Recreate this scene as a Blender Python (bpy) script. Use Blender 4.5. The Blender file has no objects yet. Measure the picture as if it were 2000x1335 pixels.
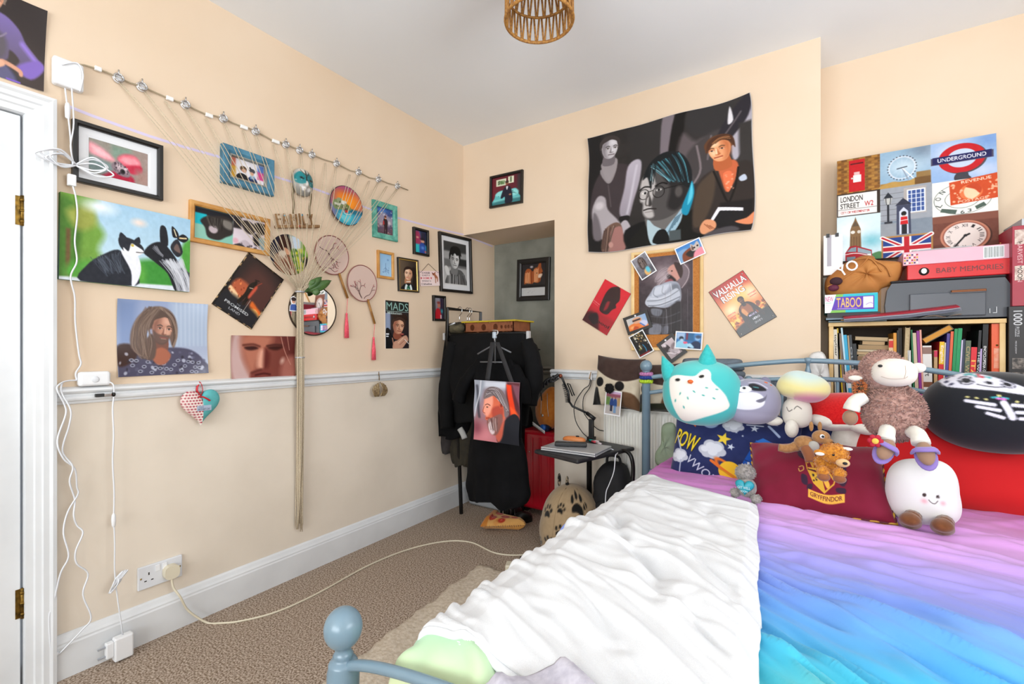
import bpy, bmesh, math, random
import numpy as np
from mathutils import Vector, Matrix, Euler
random.seed(7); np.random.seed(7)
SC = bpy.context.scene
COL = SC.collection
PI = math.pi
# ---------------------------------------------------------------- camera
YAW = math.radians(33.2); CAM = Vector((2.2, 0.0, 1.144)); FPX = 908.0; HX = 1000.0; HY = 680.0
cd = bpy.data.cameras.new('camera'); cam = bpy.data.objects.new('camera', cd); COL.objects.link(cam)
cam.location = CAM; cam.rotation_euler = (PI/2, 0, YAW)
cd.sensor_width = 36; cd.lens = FPX/2000*36; cd.shift_y = (HY-667.5)/2000; cd.clip_start = .02
SC.camera = cam
# ---------------------------------------------------------------- sky, window light, exposure
wd = bpy.data.worlds.new('sky'); SC.world = wd; wd.use_nodes = True
wd.node_tree.nodes['Background'].inputs[0].default_value = (.80, .88, 1, 1)
wd.node_tree.nodes['Background'].inputs[1].default_value = 1.0
def area_light(name, loc, rot, sx, sy, power, color):
    d = bpy.data.lights.new(name, 'AREA'); d.shape = 'RECTANGLE'; d.size = sx; d.size_y = sy
    d.energy = power; d.color = color
    o = bpy.data.objects.new(name, d); COL.objects.link(o); o.location = loc; o.rotation_euler = rot
    return o
RIGHT_X = 3.95; REAR_Y = -2.6; CEIL = 2.65
# area lamps just outside the two windows, both tilted up to brighten the ceiling
area_light('daylight_right', (RIGHT_X+.10, .75, 1.60), (0, math.radians(90+48), 0), 1.45, 1.7, 120, (.91, .965, 1))
area_light('rear_fill', (1.9, REAR_Y-.10, 1.55), (math.radians(90+27), 0, 0), 2.9, 1.55, 215, (.91, .965, 1))  # added fill lamp behind the camera, evens out the room light
SC.view_settings.view_transform = 'Standard'; SC.view_settings.look = 'None'
SC.view_settings.gamma = 1; SC.view_settings.use_curve_mapping = False
SC.view_settings.exposure = -0.62
# ---------------------------------------------------------------- measuring helpers: a line of sight meets a real plane
S_, C_ = math.sin(YAW), math.cos(YAW)
def ray(px, py):
    l = (px-HX)/FPX
    return Vector((-S_+C_*l, C_+S_*l, (HY-py)/FPX))
def on(px, py, ax, val):
    r = ray(px, py); return CAM + r*((val-CAM[ax])/r[ax])
BACK_Y = 2.70; ALC_Y = 3.01; NICHE_Y = 3.10
def LW(px, py, d=0): return on(px, py, 0, d)
def BW(px, py, d=0): return on(px, py, 1, BACK_Y-d)
def YP(px, py, y): return on(px, py, 1, y)
def ZP(px, py, z=0): return on(px, py, 2, z)
# ---------------------------------------------------------------- colours and materials
def lin1(c): return c/12.92 if c <= .04045 else ((c+.055)/1.055)**2.4
def rgb(h):
    if not isinstance(h, str): return tuple(h)
    h = h.lstrip('#'); h = ''.join(c*2 for c in h) if len(h) == 3 else h; return tuple(int(h[i:i+2], 16)/255 for i in (0, 2, 4))
def lin(h): return tuple(lin1(c) for c in rgb(h))
_M = {}
def mat(name, col='#808080', rough=.6, metal=0, bump=None, col2=None, scale=40, trans=0, alpha=1, sheen=0, spec=.5, fac=(.35, .65), coat=0, detail=3):
    if name in _M: return _M[name]
    m = bpy.data.materials.new(name); m.use_nodes = True; nt = m.node_tree; b = nt.nodes['Principled BSDF']
    b.inputs['Base Color'].default_value = (*lin(col), 1); b.inputs['Roughness'].default_value = rough
    b.inputs['Metallic'].default_value = metal; b.inputs['Transmission Weight'].default_value = trans
    b.inputs['Alpha'].default_value = alpha; b.inputs['Sheen Weight'].default_value = sheen
    b.inputs['Specular IOR Level'].default_value = spec; b.inputs['Coat Weight'].default_value = coat
    if col2 or bump:
        tc = nt.nodes.new('ShaderNodeTexCoord'); n = nt.nodes.new('ShaderNodeTexNoise')
        n.inputs['Scale'].default_value = scale; n.inputs['Detail'].default_value = detail
        nt.links.new(tc.outputs['Object'], n.inputs['Vector'])
        if col2:
            r = nt.nodes.new('ShaderNodeValToRGB'); r.color_ramp.elements[0].position = fac[0]; r.color_ramp.elements[1].position = fac[1]
            r.color_ramp.elements[0].color = (*lin(col), 1); r.color_ramp.elements[1].color = (*lin(col2), 1)
            nt.links.new(n.outputs['Fac'], r.inputs['Fac']); nt.links.new(r.outputs['Color'], b.inputs['Base Color'])
        if bump:
            bp = nt.nodes.new('ShaderNodeBump'); bp.inputs['Strength'].default_value = bump[0]; bp.inputs['Distance'].default_value = bump[1]
            nt.links.new(n.outputs['Fac'], bp.inputs['Height']); nt.links.new(bp.outputs['Normal'], b.inputs['Normal'])
    _M[name] = m; return m
def vmat(rough=.5, sheen=0, bump=None, scale=300, spec=.5):
    k = 'colours_%g_%g_%s' % (rough, sheen, bump)
    if k in _M: return _M[k]
    m = mat(k, '#ffffff', rough, bump=bump, scale=scale, sheen=sheen, spec=.25 if rough > .3 else .4); nt = m.node_tree
    a = nt.nodes.new('ShaderNodeAttribute'); a.attribute_name = 'Col'
    nt.links.new(a.outputs['Color'], nt.nodes['Principled BSDF'].inputs['Base Color']); return m
# ---------------------------------------------------------------- mesh builder
def catmull(p, n=6, closed=False):
    p = [np.array(q, float) for q in p]; out = []; L = len(p)
    for i in range(L if closed else L-1):
        a, b, c, d = (p[(i-1) % L], p[i], p[(i+1) % L], p[(i+2) % L]) if closed else (p[max(i-1, 0)], p[i], p[i+1], p[min(i+2, L-1)])
        for k in range(n):
            t = k/n; out.append(.5*((2*b)+(c-a)*t+(2*a-5*b+4*c-d)*t*t+(3*b-a-3*c+d)*t**3))
    if not closed: out.append(p[-1])
    return out
class MB:
    def __init__(s): s.v = []; s.f = []; s.m = []; s.s = []; s.c = {}
    def add(s, vs, fs, mi=0, sm=False, M=None, cols=None):
        k = len(s.v)
        if M is not None: vs = [M @ Vector(q) for q in vs]
        s.v += [tuple(q) for q in vs]; s.f += [[i+k for i in f] for f in fs]; s.m += [mi]*len(fs); s.s += [sm]*len(fs)
        if cols is not None:
            for i, c in enumerate(cols): s.c[k+i] = c
        return s
    def box(s, lo, hi, mi=0, M=None):
        x0, y0, z0 = lo; x1, y1, z1 = hi
        return s.add([(x0,y0,z0),(x1,y0,z0),(x1,y1,z0),(x0,y1,z0),(x0,y0,z1),(x1,y0,z1),(x1,y1,z1),(x0,y1,z1)],
            [(0,3,2,1),(4,5,6,7),(0,1,5,4),(1,2,6,5),(2,3,7,6),(3,0,4,7)], mi, False, M)
    def cbox(s, c, d, mi=0, M=None):
        return s.box([c[i]-d[i]/2 for i in range(3)], [c[i]+d[i]/2 for i in range(3)], mi, M)
    def tube(s, pts, r, n=8, mi=0, closed=False, M=None, smooth=0, flat=1):
        if smooth: pts = catmull(pts, smooth, closed)
        pts = [Vector(p) for p in pts]; L = len(pts); vs = []; fs = []; u = None
        for i, p in enumerate(pts):
            t = (pts[(i+1) % L]-pts[(i-1) % L]) if closed else (pts[min(i+1, L-1)]-pts[max(i-1, 0)])
            t = t.normalized() if t.length > 1e-9 else Vector((0,0,1))
            if u is None: u = t.orthogonal().normalized()
            else:
                u = u-t*u.dot(t); u = u.normalized() if u.length > 1e-6 else t.orthogonal().normalized()
            w = t.cross(u); rr = r[i] if isinstance(r, (list, tuple)) and not smooth else (r[min(int(i/max(1,L-1)*(len(r)-1)+.5), len(r)-1)] if isinstance(r, (list, tuple)) else r)
            for k in range(n):
                a = 2*PI*k/n; vs.append(p+(u*math.cos(a)+w*math.sin(a)*flat)*rr)
        for i in range(L if closed else L-1):
            for k in range(n):
                a, b = i*n+k, i*n+(k+1) % n; c, d = ((i+1) % L)*n+(k+1) % n, ((i+1) % L)*n+k
                fs.append((a, b, c, d))
        if not closed: fs += [tuple(range(n))[::-1], tuple((L-1)*n+k for k in range(n))]
        return s.add(vs, fs, mi, n > 4, M)
    def lathe(s, prof, n=24, mi=0, M=None, sm=True, caps=True):
        vs = [(r*math.cos(2*PI*k/n), r*math.sin(2*PI*k/n), z) for r, z in prof for k in range(n)]; L = len(prof)
        fs = [(i*n+k, i*n+(k+1) % n, (i+1)*n+(k+1) % n, (i+1)*n+k) for i in range(L-1) for k in range(n)]
        if caps: fs += [tuple(range(n))[::-1], tuple((L-1)*n+k for k in range(n))]
        return s.add(vs, fs, mi, sm, M)
    def ell(s, c, r, nu=24, nv=14, mi=0, M=None, p=2.0, pv=None, fn=None, col=None):
        pv = pv or p; vs = []; cs = []
        def sp(x, e): return math.copysign(abs(x)**(2/e), x)
        for j in range(nv+1):
            ph = -PI/2+PI*j/nv
            for i in range(nu):
                th = 2*PI*i/nu
                q = Vector((r[0]*sp(math.cos(th), p)*sp(math.cos(ph), pv), r[1]*sp(math.sin(th), p)*sp(math.cos(ph), pv), r[2]*sp(math.sin(ph), pv)))
                if fn: q = Vector(fn(q))
                if col: cs.append(col(q))
                vs.append(q+Vector(c))
        fs = [(j*nu+i, j*nu+(i+1) % nu, (j+1)*nu+(i+1) % nu, (j+1)*nu+i) for j in range(nv) for i in range(nu)]
        return s.add(vs, fs, mi, True, M, cs if col else None)
    def prism(s, poly, z0, z1, mi=0, M=None, sm=False):
        n = len(poly); vs = [(x, y, z0) for x, y in poly]+[(x, y, z1) for x, y in poly]
        s.add(vs, [tuple(range(n))[::-1], tuple(range(n, 2*n))], mi, False, M)
        return s.add(vs, [(i, (i+1) % n, n+(i+1) % n, n+i) for i in range(n)], mi, sm, M)
    def grid(s, fn, nu, nv, mi=0, M=None, sm=True, col=None, thick=0):
        vs = [Vector(fn(i/nu, j/nv)) for j in range(nv+1) for i in range(nu+1)]; w = nu+1
        fs = [(j*w+i, j*w+i+1, (j+1)*w+i+1, (j+1)*w+i) for j in range(nv) for i in range(nu)]
        cs = [col(i/nu, j/nv) for j in range(nv+1) for i in range(nu+1)] if col else None
        return s.add(vs, fs, mi, sm, M, cs)
def prop(o, label=None, cat=None, group=None, kind=None):
    if label: o['label'] = label
    if cat: o['category'] = cat
    if group: o['group'] = group
    if kind: o['kind'] = kind
    return o
def obj(name, mb, mats, parent=None, M=None, bevel=0, sub=0, solid=0, label=None, cat=None, group=None, kind=None, seg=2, weld=False):
    me = bpy.data.meshes.new(name); me.from_pydata(mb.v, [], mb.f); me.update()
    if not isinstance(mats, (list, tuple)): mats = [mats]
    for m in mats: me.materials.append(m)
    me.polygons.foreach_set('material_index', mb.m); me.polygons.foreach_set('use_smooth', mb.s)
    if mb.c:
        a = me.color_attributes.new('Col', 'FLOAT_COLOR', 'POINT'); d = np.ones((len(mb.v), 4), np.float32)
        for i, c in mb.c.items(): d[i, :3] = c
        a.data.foreach_set('color', d.ravel())
    if weld:
        bm = bmesh.new(); bm.from_mesh(me); bmesh.ops.remove_doubles(bm, verts=bm.verts, dist=1e-5); bmesh.ops.recalc_face_normals(bm, faces=bm.faces); bm.to_mesh(me); bm.free()
    o = bpy.data.objects.new(name, me); COL.objects.link(o)
    if parent: o.parent = parent
    if M is not None: o.matrix_local = M
    if bevel:
        b = o.modifiers.new('bevel', 'BEVEL'); b.width = bevel; b.segments = seg; b.limit_method = 'ANGLE'; b.angle_limit = .6
    if solid:
        b = o.modifiers.new('thickness', 'SOLIDIFY'); b.thickness = solid; b.offset = 0
    if sub:
        b = o.modifiers.new('smooth', 'SUBSURF'); b.levels = sub; b.render_levels = sub
    return prop(o, label, cat, group, kind)
def thing(name, label, cat, M=None, group=None):
    o = bpy.data.objects.new(name, None); COL.objects.link(o); o.empty_display_size = .05
    if M is not None: o.matrix_world = M
    return prop(o, label, cat, group)
def T(x, y, z): return Matrix.Translation((x, y, z))
def R(ax, deg): return Matrix.Rotation(math.radians(deg), 4, ax)
def frame_m(o, x, y, z):
    return Matrix(((x[0], y[0], z[0], o[0]), (x[1], y[1], z[1], o[1]), (x[2], y[2], z[2], o[2]), (0, 0, 0, 1)))
def wallM(kind, c, ang=0, lean=0):
    """local x to the right, y up, z out of the wall"""
    X = Vector((0, 1, 0)) if kind == 'L' else Vector((1, 0, 0)); Z = Vector((1, 0, 0)) if kind == 'L' else Vector((0, -1, 0))
    return frame_m(c, X, Vector((0, 0, 1)), Z) @ R('Z', ang) @ R('X', lean)
def fit(kind, quad, d=.01):
    """centre, width, height and tilt of a flat thing hung on a wall from its corners tl, tr, br, bl"""
    f = {'L': lambda a, b: LW(a, b, d), 'B': lambda a, b: BW(a, b, d), 'N': lambda a, b: YP(a, b, NICHE_Y-d), 'A': lambda a, b: YP(a, b, ALC_Y-d)}[kind]
    P = [f(*q) for q in quad]; c = sum(P, Vector())/4
    h = lambda v: (v.y if kind == 'L' else v.x, v.z)
    e = [h(P[1]-P[0]), h(P[2]-P[3])]; g = [h(P[0]-P[3]), h(P[1]-P[2])]
    w = sum(math.hypot(*q) for q in e)/2; hh = sum(math.hypot(*q) for q in g)/2
    ang = math.degrees(math.atan2(e[0][1]+e[1][1], e[0][0]+e[1][0]))
    if kind == 'L': c.x = 0
    elif kind == 'B': c.y = BACK_Y
    elif kind == 'N': c.y = NICHE_Y
    else: c.y = ALC_Y
    return c, w, hh, ang
# ---------------------------------------------------------------- lettering
def text_tris(body, bold=False):
    cu = bpy.data.curves.new('t', 'FONT'); cu.body = body; cu.resolution_u = 3; cu.align_x = 'CENTER'; cu.offset = .012 if bold else 0
    o = bpy.data.objects.new('t', cu); COL.objects.link(o)
    me = o.to_mesh(); vs = [v.co.copy() for v in me.vertices]; fs = [tuple(p.vertices) for p in me.polygons]
    o.to_mesh_clear(); bpy.data.objects.remove(o); bpy.data.curves.remove(cu)
    xs = [v.x for v in vs]; ys = [v.y for v in vs]
    x0, x1, y0, y1 = min(xs), max(xs), min(ys), max(ys)
    return [((v.x-x0)/(x1-x0)-.5, (v.y-y0)/(y1-y0)-.5) for v in vs], fs
def put_text(mb, body, c, w, h, mi=0, M=None, bold=False, fn=None, ang=0):
    vs, fs = text_tris(body, bold); ca, sa = math.cos(math.radians(ang)), math.sin(math.radians(ang)); out = []
    for x, y in vs:
        x, y = x*w, y*h; x, y = c[0]+x*ca-y*sa, c[1]+x*sa+y*ca
        out.append(fn(x, y) if fn else (x, y, c[2]))
    mb.add(out, fs, mi, False, M)
# ---------------------------------------------------------------- small painter for prints: colours kept per vertex of a fine sheet
def vnoise(h, w, sc, seed=0):
    r = np.random.RandomState(seed); gh, gw = int(h/sc)+3, int(w/sc)+3; g = r.rand(gh, gw)
    y, x = np.mgrid[0:h, 0:w]/sc; i, j = y.astype(int), x.astype(int); fy, fx = y-i, x-j
    fy, fx = fy*fy*(3-2*fy), fx*fx*(3-2*fx)
    return (g[i, j]*(1-fx)+g[i, j+1]*fx)*(1-fy)+(g[i+1, j]*(1-fx)+g[i+1, j+1]*fx)*fy
def fbm(h, w, sc, seed=0, o=3):
    return sum(vnoise(h, w, max(sc/2**k, 1.01), seed+k)*.5**k for k in range(o))/sum(.5**k for k in range(o))
class Pic:
    def __init__(s, w, h, bg='#808080', bg2=None, ang=90):
        s.W, s.H = int(w), int(h); s.a = np.zeros((s.H, s.W, 3)); s.a[:] = rgb(bg)
        s.y, s.x = np.mgrid[0:s.H, 0:s.W].astype(float)
        if bg2: s.grad(bg, bg2, ang)
        s.sd = 0
    def grad(s, c0, c1, ang=90, lo=0, hi=100):
        a = math.radians(ang); t = (s.x/s.W*math.cos(a)+s.y/s.H*math.sin(a))*100; t = np.clip((t-lo)/(hi-lo), 0, 1)[..., None]
        s.a = np.array(rgb(c0))*(1-t)+np.array(rgb(c1))*t; return s
    def _bl(s, sl, cov, col):
        cov = cov[..., None]
        if isinstance(col, tuple) and len(col) == 2 and isinstance(col[0], str):
            h, w = cov.shape[:2]; t = np.linspace(0, 1, h)[:, None, None]; c = np.array(rgb(col[0]))*(1-t)+np.array(rgb(col[1]))*t
        elif isinstance(col, tuple) and len(col) == 3 and isinstance(col[0], str):
            h, w = cov.shape[:2]; t = np.linspace(0, 1, w)[None, :, None]; c = np.array(rgb(col[0]))*(1-t)+np.array(rgb(col[1]))*t
        else: c = np.array(rgb(col))
        s.a[sl] = s.a[sl]*(1-cov)+c*cov
    def _box(s, p, m):
        x0, y0 = np.floor(p.min(0)-m).astype(int); x1, y1 = np.ceil(p.max(0)+m).astype(int)+1
        return (slice(max(y0, 0), max(min(y1, s.H), 0)), slice(max(x0, 0), max(min(x1, s.W), 0)))
    def _seg(s, sl, p, closed):
        X, Y = s.x[sl], s.y[sl]; d = np.full(X.shape, 1e9); ins = np.zeros(X.shape, bool); n = len(p)
        for i in range(n if closed else n-1):
            (ax, ay), (bx, by) = p[i], p[(i+1) % n]; dx, dy = bx-ax, by-ay; L = dx*dx+dy*dy or 1e-9
            t = np.clip(((X-ax)*dx+(Y-ay)*dy)/L, 0, 1); d = np.minimum(d, (X-ax-t*dx)**2+(Y-ay-t*dy)**2)
            if closed and ay != by: ins ^= ((ay > Y) != (by > Y)) & (X < dx*(Y-ay)/dy+ax)
        return np.sqrt(d), ins
    def poly(s, pts, col, soft=1.2, sm=True, a=1):
        p = np.array(pts, float)*(s.W/100, s.H/100)
        if sm: p = np.array(catmull(p, 4, True))
        sl = s._box(p, soft)
        if s.x[sl].size == 0: return s
        d, ins = s._seg(sl, p, True); s._bl(sl, np.clip(.5+np.where(ins, d, -d)/soft, 0, 1)*a, col); return s
    def P(s, pts, col, soft=1.0, a=1): return s.poly(pts, col, soft, False, a)
    def rect(s, x0, y0, x1, y1, col, soft=1, a=1): return s.poly([(x0, y0), (x1, y0), (x1, y1), (x0, y1)], col, soft, False, a)
    def ell(s, cx, cy, rx, ry, col, soft=1.2, rot=0, a=1):
        c, n = math.cos(math.radians(rot)), math.sin(math.radians(rot)); k = s.W/100, s.H/100
        X, Y = s.x-cx*k[0], s.y-cy*k[1]; U, V = X*c+Y*n, -X*n+Y*c; rx, ry = rx*s.W/100, ry*s.W/100
        r = np.sqrt((U/rx)**2+(V/ry)**2); s._bl((slice(None), slice(None)), np.clip(.5+(1-r)*min(rx, ry)/soft, 0, 1)*a, col); return s
    def glow(s, cx, cy, rx, ry, col, a=1, rot=0):
        c, n = math.cos(math.radians(rot)), math.sin(math.radians(rot)); X, Y = (s.x-cx*s.W/100), (s.y-cy*s.H/100)
        U, V = X*c+Y*n, -X*n+Y*c
        s._bl((slice(None), slice(None)), np.exp(-((U/(rx*s.W/100))**2+(V/(ry*s.W/100))**2)*1.5)*a, col); return s
    def line(s, pts, w, col, soft=1, sm=True, a=1):
        p = np.array(pts, float)*(s.W/100, s.H/100); w = w*s.W/100
        if sm and len(p) > 2: p = np.array(catmull(p, 4))
        sl = s._box(p, w+soft)
        if s.x[sl].size == 0: return s
        d, _ = s._seg(sl, p, False); s._bl(sl, np.clip((w/2-d)/soft+.5, 0, 1)*a, col); return s
    def strands(s, c0, c1, cols, n=14, w=1, jit=1.5, a=.8):
        r = random.Random(len(c0)*7+n); c0, c1 = np.array(c0, float), np.array(c1, float)
        for i in range(n):
            t = r.random(); q = c0*(1-t)+c1*t; q = q+np.array([[r.uniform(-jit, jit), r.uniform(-jit, jit)] for _ in q])
            s.line(q, w*r.uniform(.6, 1.3), r.choice(cols), a=a)
        return s
    def spots(s, n, box, size, cols, seed=1, a=.9):
        r = random.Random(seed)
        for i in range(n):
            z = r.uniform(*size); s.ell(r.uniform(box[0], box[2]), r.uniform(box[1], box[3]), z, z*r.uniform(.5, 1.2), r.choice(cols), 1.5, r.uniform(0, 180), a)
        return s
    def tex(s, amp=.05, sc=6, seed=3):
        s.a = np.clip(s.a+(fbm(s.H, s.W, sc, seed)-.5)[..., None]*amp*2, 0, 1); return s
    def text(s, body, cx, cy, w, h, col, bold=True, ang=0, fn=None):
        vs, fs = text_tris(body, bold); ca, sa = math.cos(math.radians(ang)), math.sin(math.radians(ang)); k = np.array((s.W/100, s.H/100)); W = w*s.W/100; Hh = h*s.H/100
        pts = []
        for x, y in vs:
            if fn: q = fn(x, -y)
            else: X, Y = x*W, -y*Hh; q = ((cx*k[0]+X*ca-Y*sa)/k[0], (cy*k[1]+X*sa+Y*ca)/k[1])
            pts.append(q)
        p = np.array(pts)*k; cov = np.zeros((s.H, s.W)); ss = (.25, .75)
        for oy in ss:
            for ox in ss:
                c = np.zeros((s.H, s.W), bool)
                for f in fs:
                    q = p[list(f)]; sl = s._box(q, 1)
                    X, Y = s.x[sl]+ox-.5, s.y[sl]+oy-.5
                    if X.size == 0: continue
                    ins = np.zeros(X.shape, bool); n = len(q)
                    for i in range(n):
                        (ax, ay), (bx, by) = q[i], q[(i+1) % n]
                        if ay != by: ins ^= ((ay > Y) != (by > Y)) & (X < (bx-ax)*(Y-ay)/(by-ay)+ax)
                    c[sl] |= ins
                cov += c/4
        s._bl((slice(None), slice(None)), cov, col); return s
    def lin(s):
        a = np.clip(s.a, 0, 1); return np.where(a <= .04045, a/12.92, ((a+.055)/1.055)**2.4)
    def sampler(s):
        L = s.lin(); H, W = s.H, s.W
        def f(u, v):
            x = min(max(u, 0), 1)*(W-1); y = min(max(v, 0), 1)*(H-1); i, j = int(y), int(x); i2, j2 = min(i+1, H-1), min(j+1, W-1); fy, fx = y-i, x-j
            return (L[i, j]*(1-fx)+L[i, j2]*fx)*(1-fy)+(L[i2, j]*(1-fx)+L[i2, j2]*fx)*fy
        return f
def sheet(mb, pic, w, h, z=0, fn=None, mi=0):
    """a print as a fine sheet of coloured vertices, x right, y up"""
    L = pic.lin(); W, H = pic.W, pic.H; vs = []
    for j in range(H):
        for i in range(W):
            x, y = (i/(W-1)-.5)*w, (.5-j/(H-1))*h
            vs.append(fn(x, y) if fn else (x, y, z))
    fs = [(j*W+i, (j+1)*W+i, (j+1)*W+i+1, j*W+i+1) for j in range(H-1) for i in range(W-1)]
    mb.add(vs, fs, mi, True, None, L.reshape(-1, 3))
def face(p, cx, cy, s, skin='#c89a7c', shade='#8a5a44', lite='#e8c4a8', hair='#4a382c', tilt=0, turn=0, beard=None, hairtop=1.0, mouth='#8a4a42', neck=True, eye='#2a2320'):
    """a generic head: s = half width in percent of the sheet's width; turn shifts the features sideways"""
    k = p.W/p.H; ca, sa = math.cos(math.radians(tilt)), math.sin(math.radians(tilt))
    def q(x, y): return (cx+(x*ca-y*sa)*s, cy+(x*sa+y*ca)*s*k)
    def Q(l): return [q(*t) for t in l]
    if neck: p.poly(Q([(-.5, .7), (.5, .7), (.6, 2.1), (-.65, 2.1)]), shade)
    p.poly(Q([(-1.05, -.2), (-.95, -1.0), (-.4, -1.45), (.4, -1.45), (.95, -1.0), (1.05, -.2), (.95, .1), (-.95, .1)]), hair)
    p.poly(Q([(-.86, -.5), (-.5, -1.05), (.5, -1.05), (.86, -.5), (.84, .3), (.6, .95), (.25, 1.28), (-.25, 1.28), (-.6, .95), (-.84, .3)]), skin)
    sx = 1 if turn <= 0 else -1
    p.poly(Q([(.25*sx, -.9), (.86*sx, -.5), (.84*sx, .3), (.6*sx, .95), (.2*sx, 1.2), (.42*sx, .4)]), shade, soft=s*p.W/100*.5, a=.75)
    p.poly(Q([(-.6*sx, -.8), (-.1*sx, -.9), (-.1*sx, -.4), (-.65*sx, -.35)]), lite, soft=s*p.W/100*.4, a=.7)
    p.poly(Q([(-.7*sx, .1), (-.3*sx, .15), (-.35*sx, .6), (-.65*sx, .5)]), lite, soft=s*p.W/100*.35, a=.6)
    t = turn
    if beard: p.poly(Q([(-.8, .25), (-.5+t, .55), (.5+t, .55), (.8, .25), (.62, 1.05), (.25, 1.45), (-.25, 1.45), (-.62, 1.05)]), beard, soft=max(1.5, s*p.W/100*.15), a=.85)
    for e in (-1, 1):
        p.poly(Q([(e*.18+t, -.22), (e*.4+t, -.32), (e*.66+t, -.2), (e*.62+t, -.12), (e*.4+t, -.2), (e*.2+t, -.12)]), hair, a=.9)
        p.ell(*q(e*.4+t, .02), s*.2, s*.09, '#e8dcd0', 1.2, tilt, .7); p.ell(*q(e*.4+t, .02), s*.09, s*.09, eye, 1.2)
        p.line(Q([(e*.2+t, .02), (e*.4+t, -.08), (e*.62+t, .03)]), s*.07, shade)
    p.poly(Q([(.02*sx+t, -.1), (.16*sx+t, .4), (.22*sx+t, .52), (0+t, .58)]), shade, soft=1.5, a=.8)
    p.line(Q([(-.05*sx+t, -.05), (-.06*sx+t, .42)]), s*.12, lite, a=.7)
    p.line(Q([(-.18+t, .53), (0+t, .58), (.18+t, .53)]), s*.07, shade)
    p.line(Q([(-.3+t, .82), (0+t, .84), (.3+t, .82)]), s*.13, mouth); p.line(Q([(-.2+t, .94), (.2+t, .94)]), s*.08, lite, a=.4)
    h = hairtop
    p.poly(Q([(-1.05, 0), (-1.1, -.8), (-.5, -1.5*h), (.45, -1.55*h), (1.08, -.9), (1.05, 0), (.84, -.35), (.72, -.75), (.2, -1.0), (-.3, -.85), (-.75, -.6), (-.86, -.2)]), hair)
    return q
# ================================================================ the room
def noise_wall(name, c1, c2, sc, bump):
    return mat(name, c1, .85, col2=c2, scale=sc, bump=bump, detail=4, spec=.25)
wall_m = noise_wall('cream_wall_paint', '#ddc6ac', '#e1ccb4', 1.6, (.12, .004))
def two_tone(m, low, z):
    """paler tone below the dado rail"""
    nt = m.node_tree; b = nt.nodes['Principled BSDF']; src = b.inputs['Base Color'].links[0].from_socket
    tc = nt.nodes.new('ShaderNodeNewGeometry'); sx = nt.nodes.new('ShaderNodeSeparateXYZ'); mt = nt.nodes.new('ShaderNodeMath'); mt.operation = 'LESS_THAN'; mt.inputs[1].default_value = z
    n = nt.nodes.new('ShaderNodeTexNoise'); n.inputs['Scale'].default_value = 2.2; n.inputs['Detail'].default_value = 5; r = nt.nodes.new('ShaderNodeValToRGB'); r.color_ramp.elements[0].position = .36; r.color_ramp.elements[1].position = .62
    r.color_ramp.elements[0].color = (*lin('#dacebe'), 1); r.color_ramp.elements[1].color = (*lin(low), 1); mx = nt.nodes.new('ShaderNodeMix'); mx.data_type = 'RGBA'
    for a, q in ((tc.outputs['Position'], sx.inputs[0]), (sx.outputs['Z'], mt.inputs[0]), (tc.outputs['Position'], n.inputs['Vector']), (n.outputs['Fac'], r.inputs['Fac']), (mt.outputs[0], mx.inputs['Factor']), (src, mx.inputs['A']), (r.outputs['Color'], mx.inputs['B']), (mx.outputs['Result'], b.inputs['Base Color'])): nt.links.new(a, q)
two_tone(wall_m, '#e4d8c8', .95)
ceil_m = noise_wall('white_ceiling_paint', '#eceff2', '#f1f3f5', 1.3, (.06, .004))
white_m = mat('white_gloss_paint', '#d8dadc', .32, col2='#e0e2e4', scale=6, bump=(.05, .003))
niche_m = noise_wall('grey_plaster', '#77786f', '#8d8e84', 5, (.25, .006))
carpet_m = mat('brown_carpet', '#75614f', .95, col2='#c4b3a3', scale=150, bump=(.8, .004), spec=.1, fac=(.38, .63), detail=5)
S = 'structure'
def struct(name, mb, m, **k): return obj(name, mb, m, kind=S, **k)
struct('floor', MB().box((-.2, REAR_Y-.2, -.08), (RIGHT_X+.2, 3.3, 0)), carpet_m)
struct('ceiling', MB().box((-.2, REAR_Y-.2, CEIL), (RIGHT_X+.2, 3.3, CEIL+.1)), ceil_m)
DOOR_Y1 = .415; DOOR_Y0 = -.40; DOOR_Z = 1.93
b = MB().box((-.16, DOOR_Y1, 0), (0, 3.3, CEIL)).box((-.16, DOOR_Y0, DOOR_Z), (0, DOOR_Y1, CEIL)).box((-.16, REAR_Y-.2, 0), (0, DOOR_Y0, CEIL))
struct('wall_left', b, wall_m)
NX = .766; NZ = 1.985; CHX = 2.218
b = MB().box((NX, BACK_Y, 0), (CHX, 3.3, CEIL)).box((0, BACK_Y, NZ), (NX, 3.3, CEIL))
struct('wall_back', b, wall_m)
struct('wall_niche', MB().box((0, NICHE_Y, 0), (NX, 3.3, NZ)), niche_m)
struct('wall_alcove', MB().box((CHX, ALC_Y, 0), (RIGHT_X+.2, 3.3, CEIL)), wall_m)
# right wall with a window opening, rear wall with an opening added for fill light
WR = (-.10, 1.60, .85, 2.35); WB = (.4, 3.4, .75, 2.35)
b = MB()
b.box((RIGHT_X, REAR_Y-.2, 0), (RIGHT_X+.2, WR[0], CEIL)).box((RIGHT_X, WR[1], 0), (RIGHT_X+.2, ALC_Y, CEIL))
b.box((RIGHT_X, WR[0], 0), (RIGHT_X+.2, WR[1], WR[2])).box((RIGHT_X, WR[0], WR[3]), (RIGHT_X+.2, WR[1], CEIL))
struct('wall_right', b, wall_m)
b = MB()
b.box((0, REAR_Y-.2, 0), (WB[0], REAR_Y, CEIL)).box((WB[1], REAR_Y-.2, 0), (RIGHT_X, REAR_Y, CEIL))
b.box((WB[0], REAR_Y-.2, 0), (WB[1], REAR_Y, WB[2])).box((WB[0], REAR_Y-.2, WB[3]), (WB[1], REAR_Y, CEIL))
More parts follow.
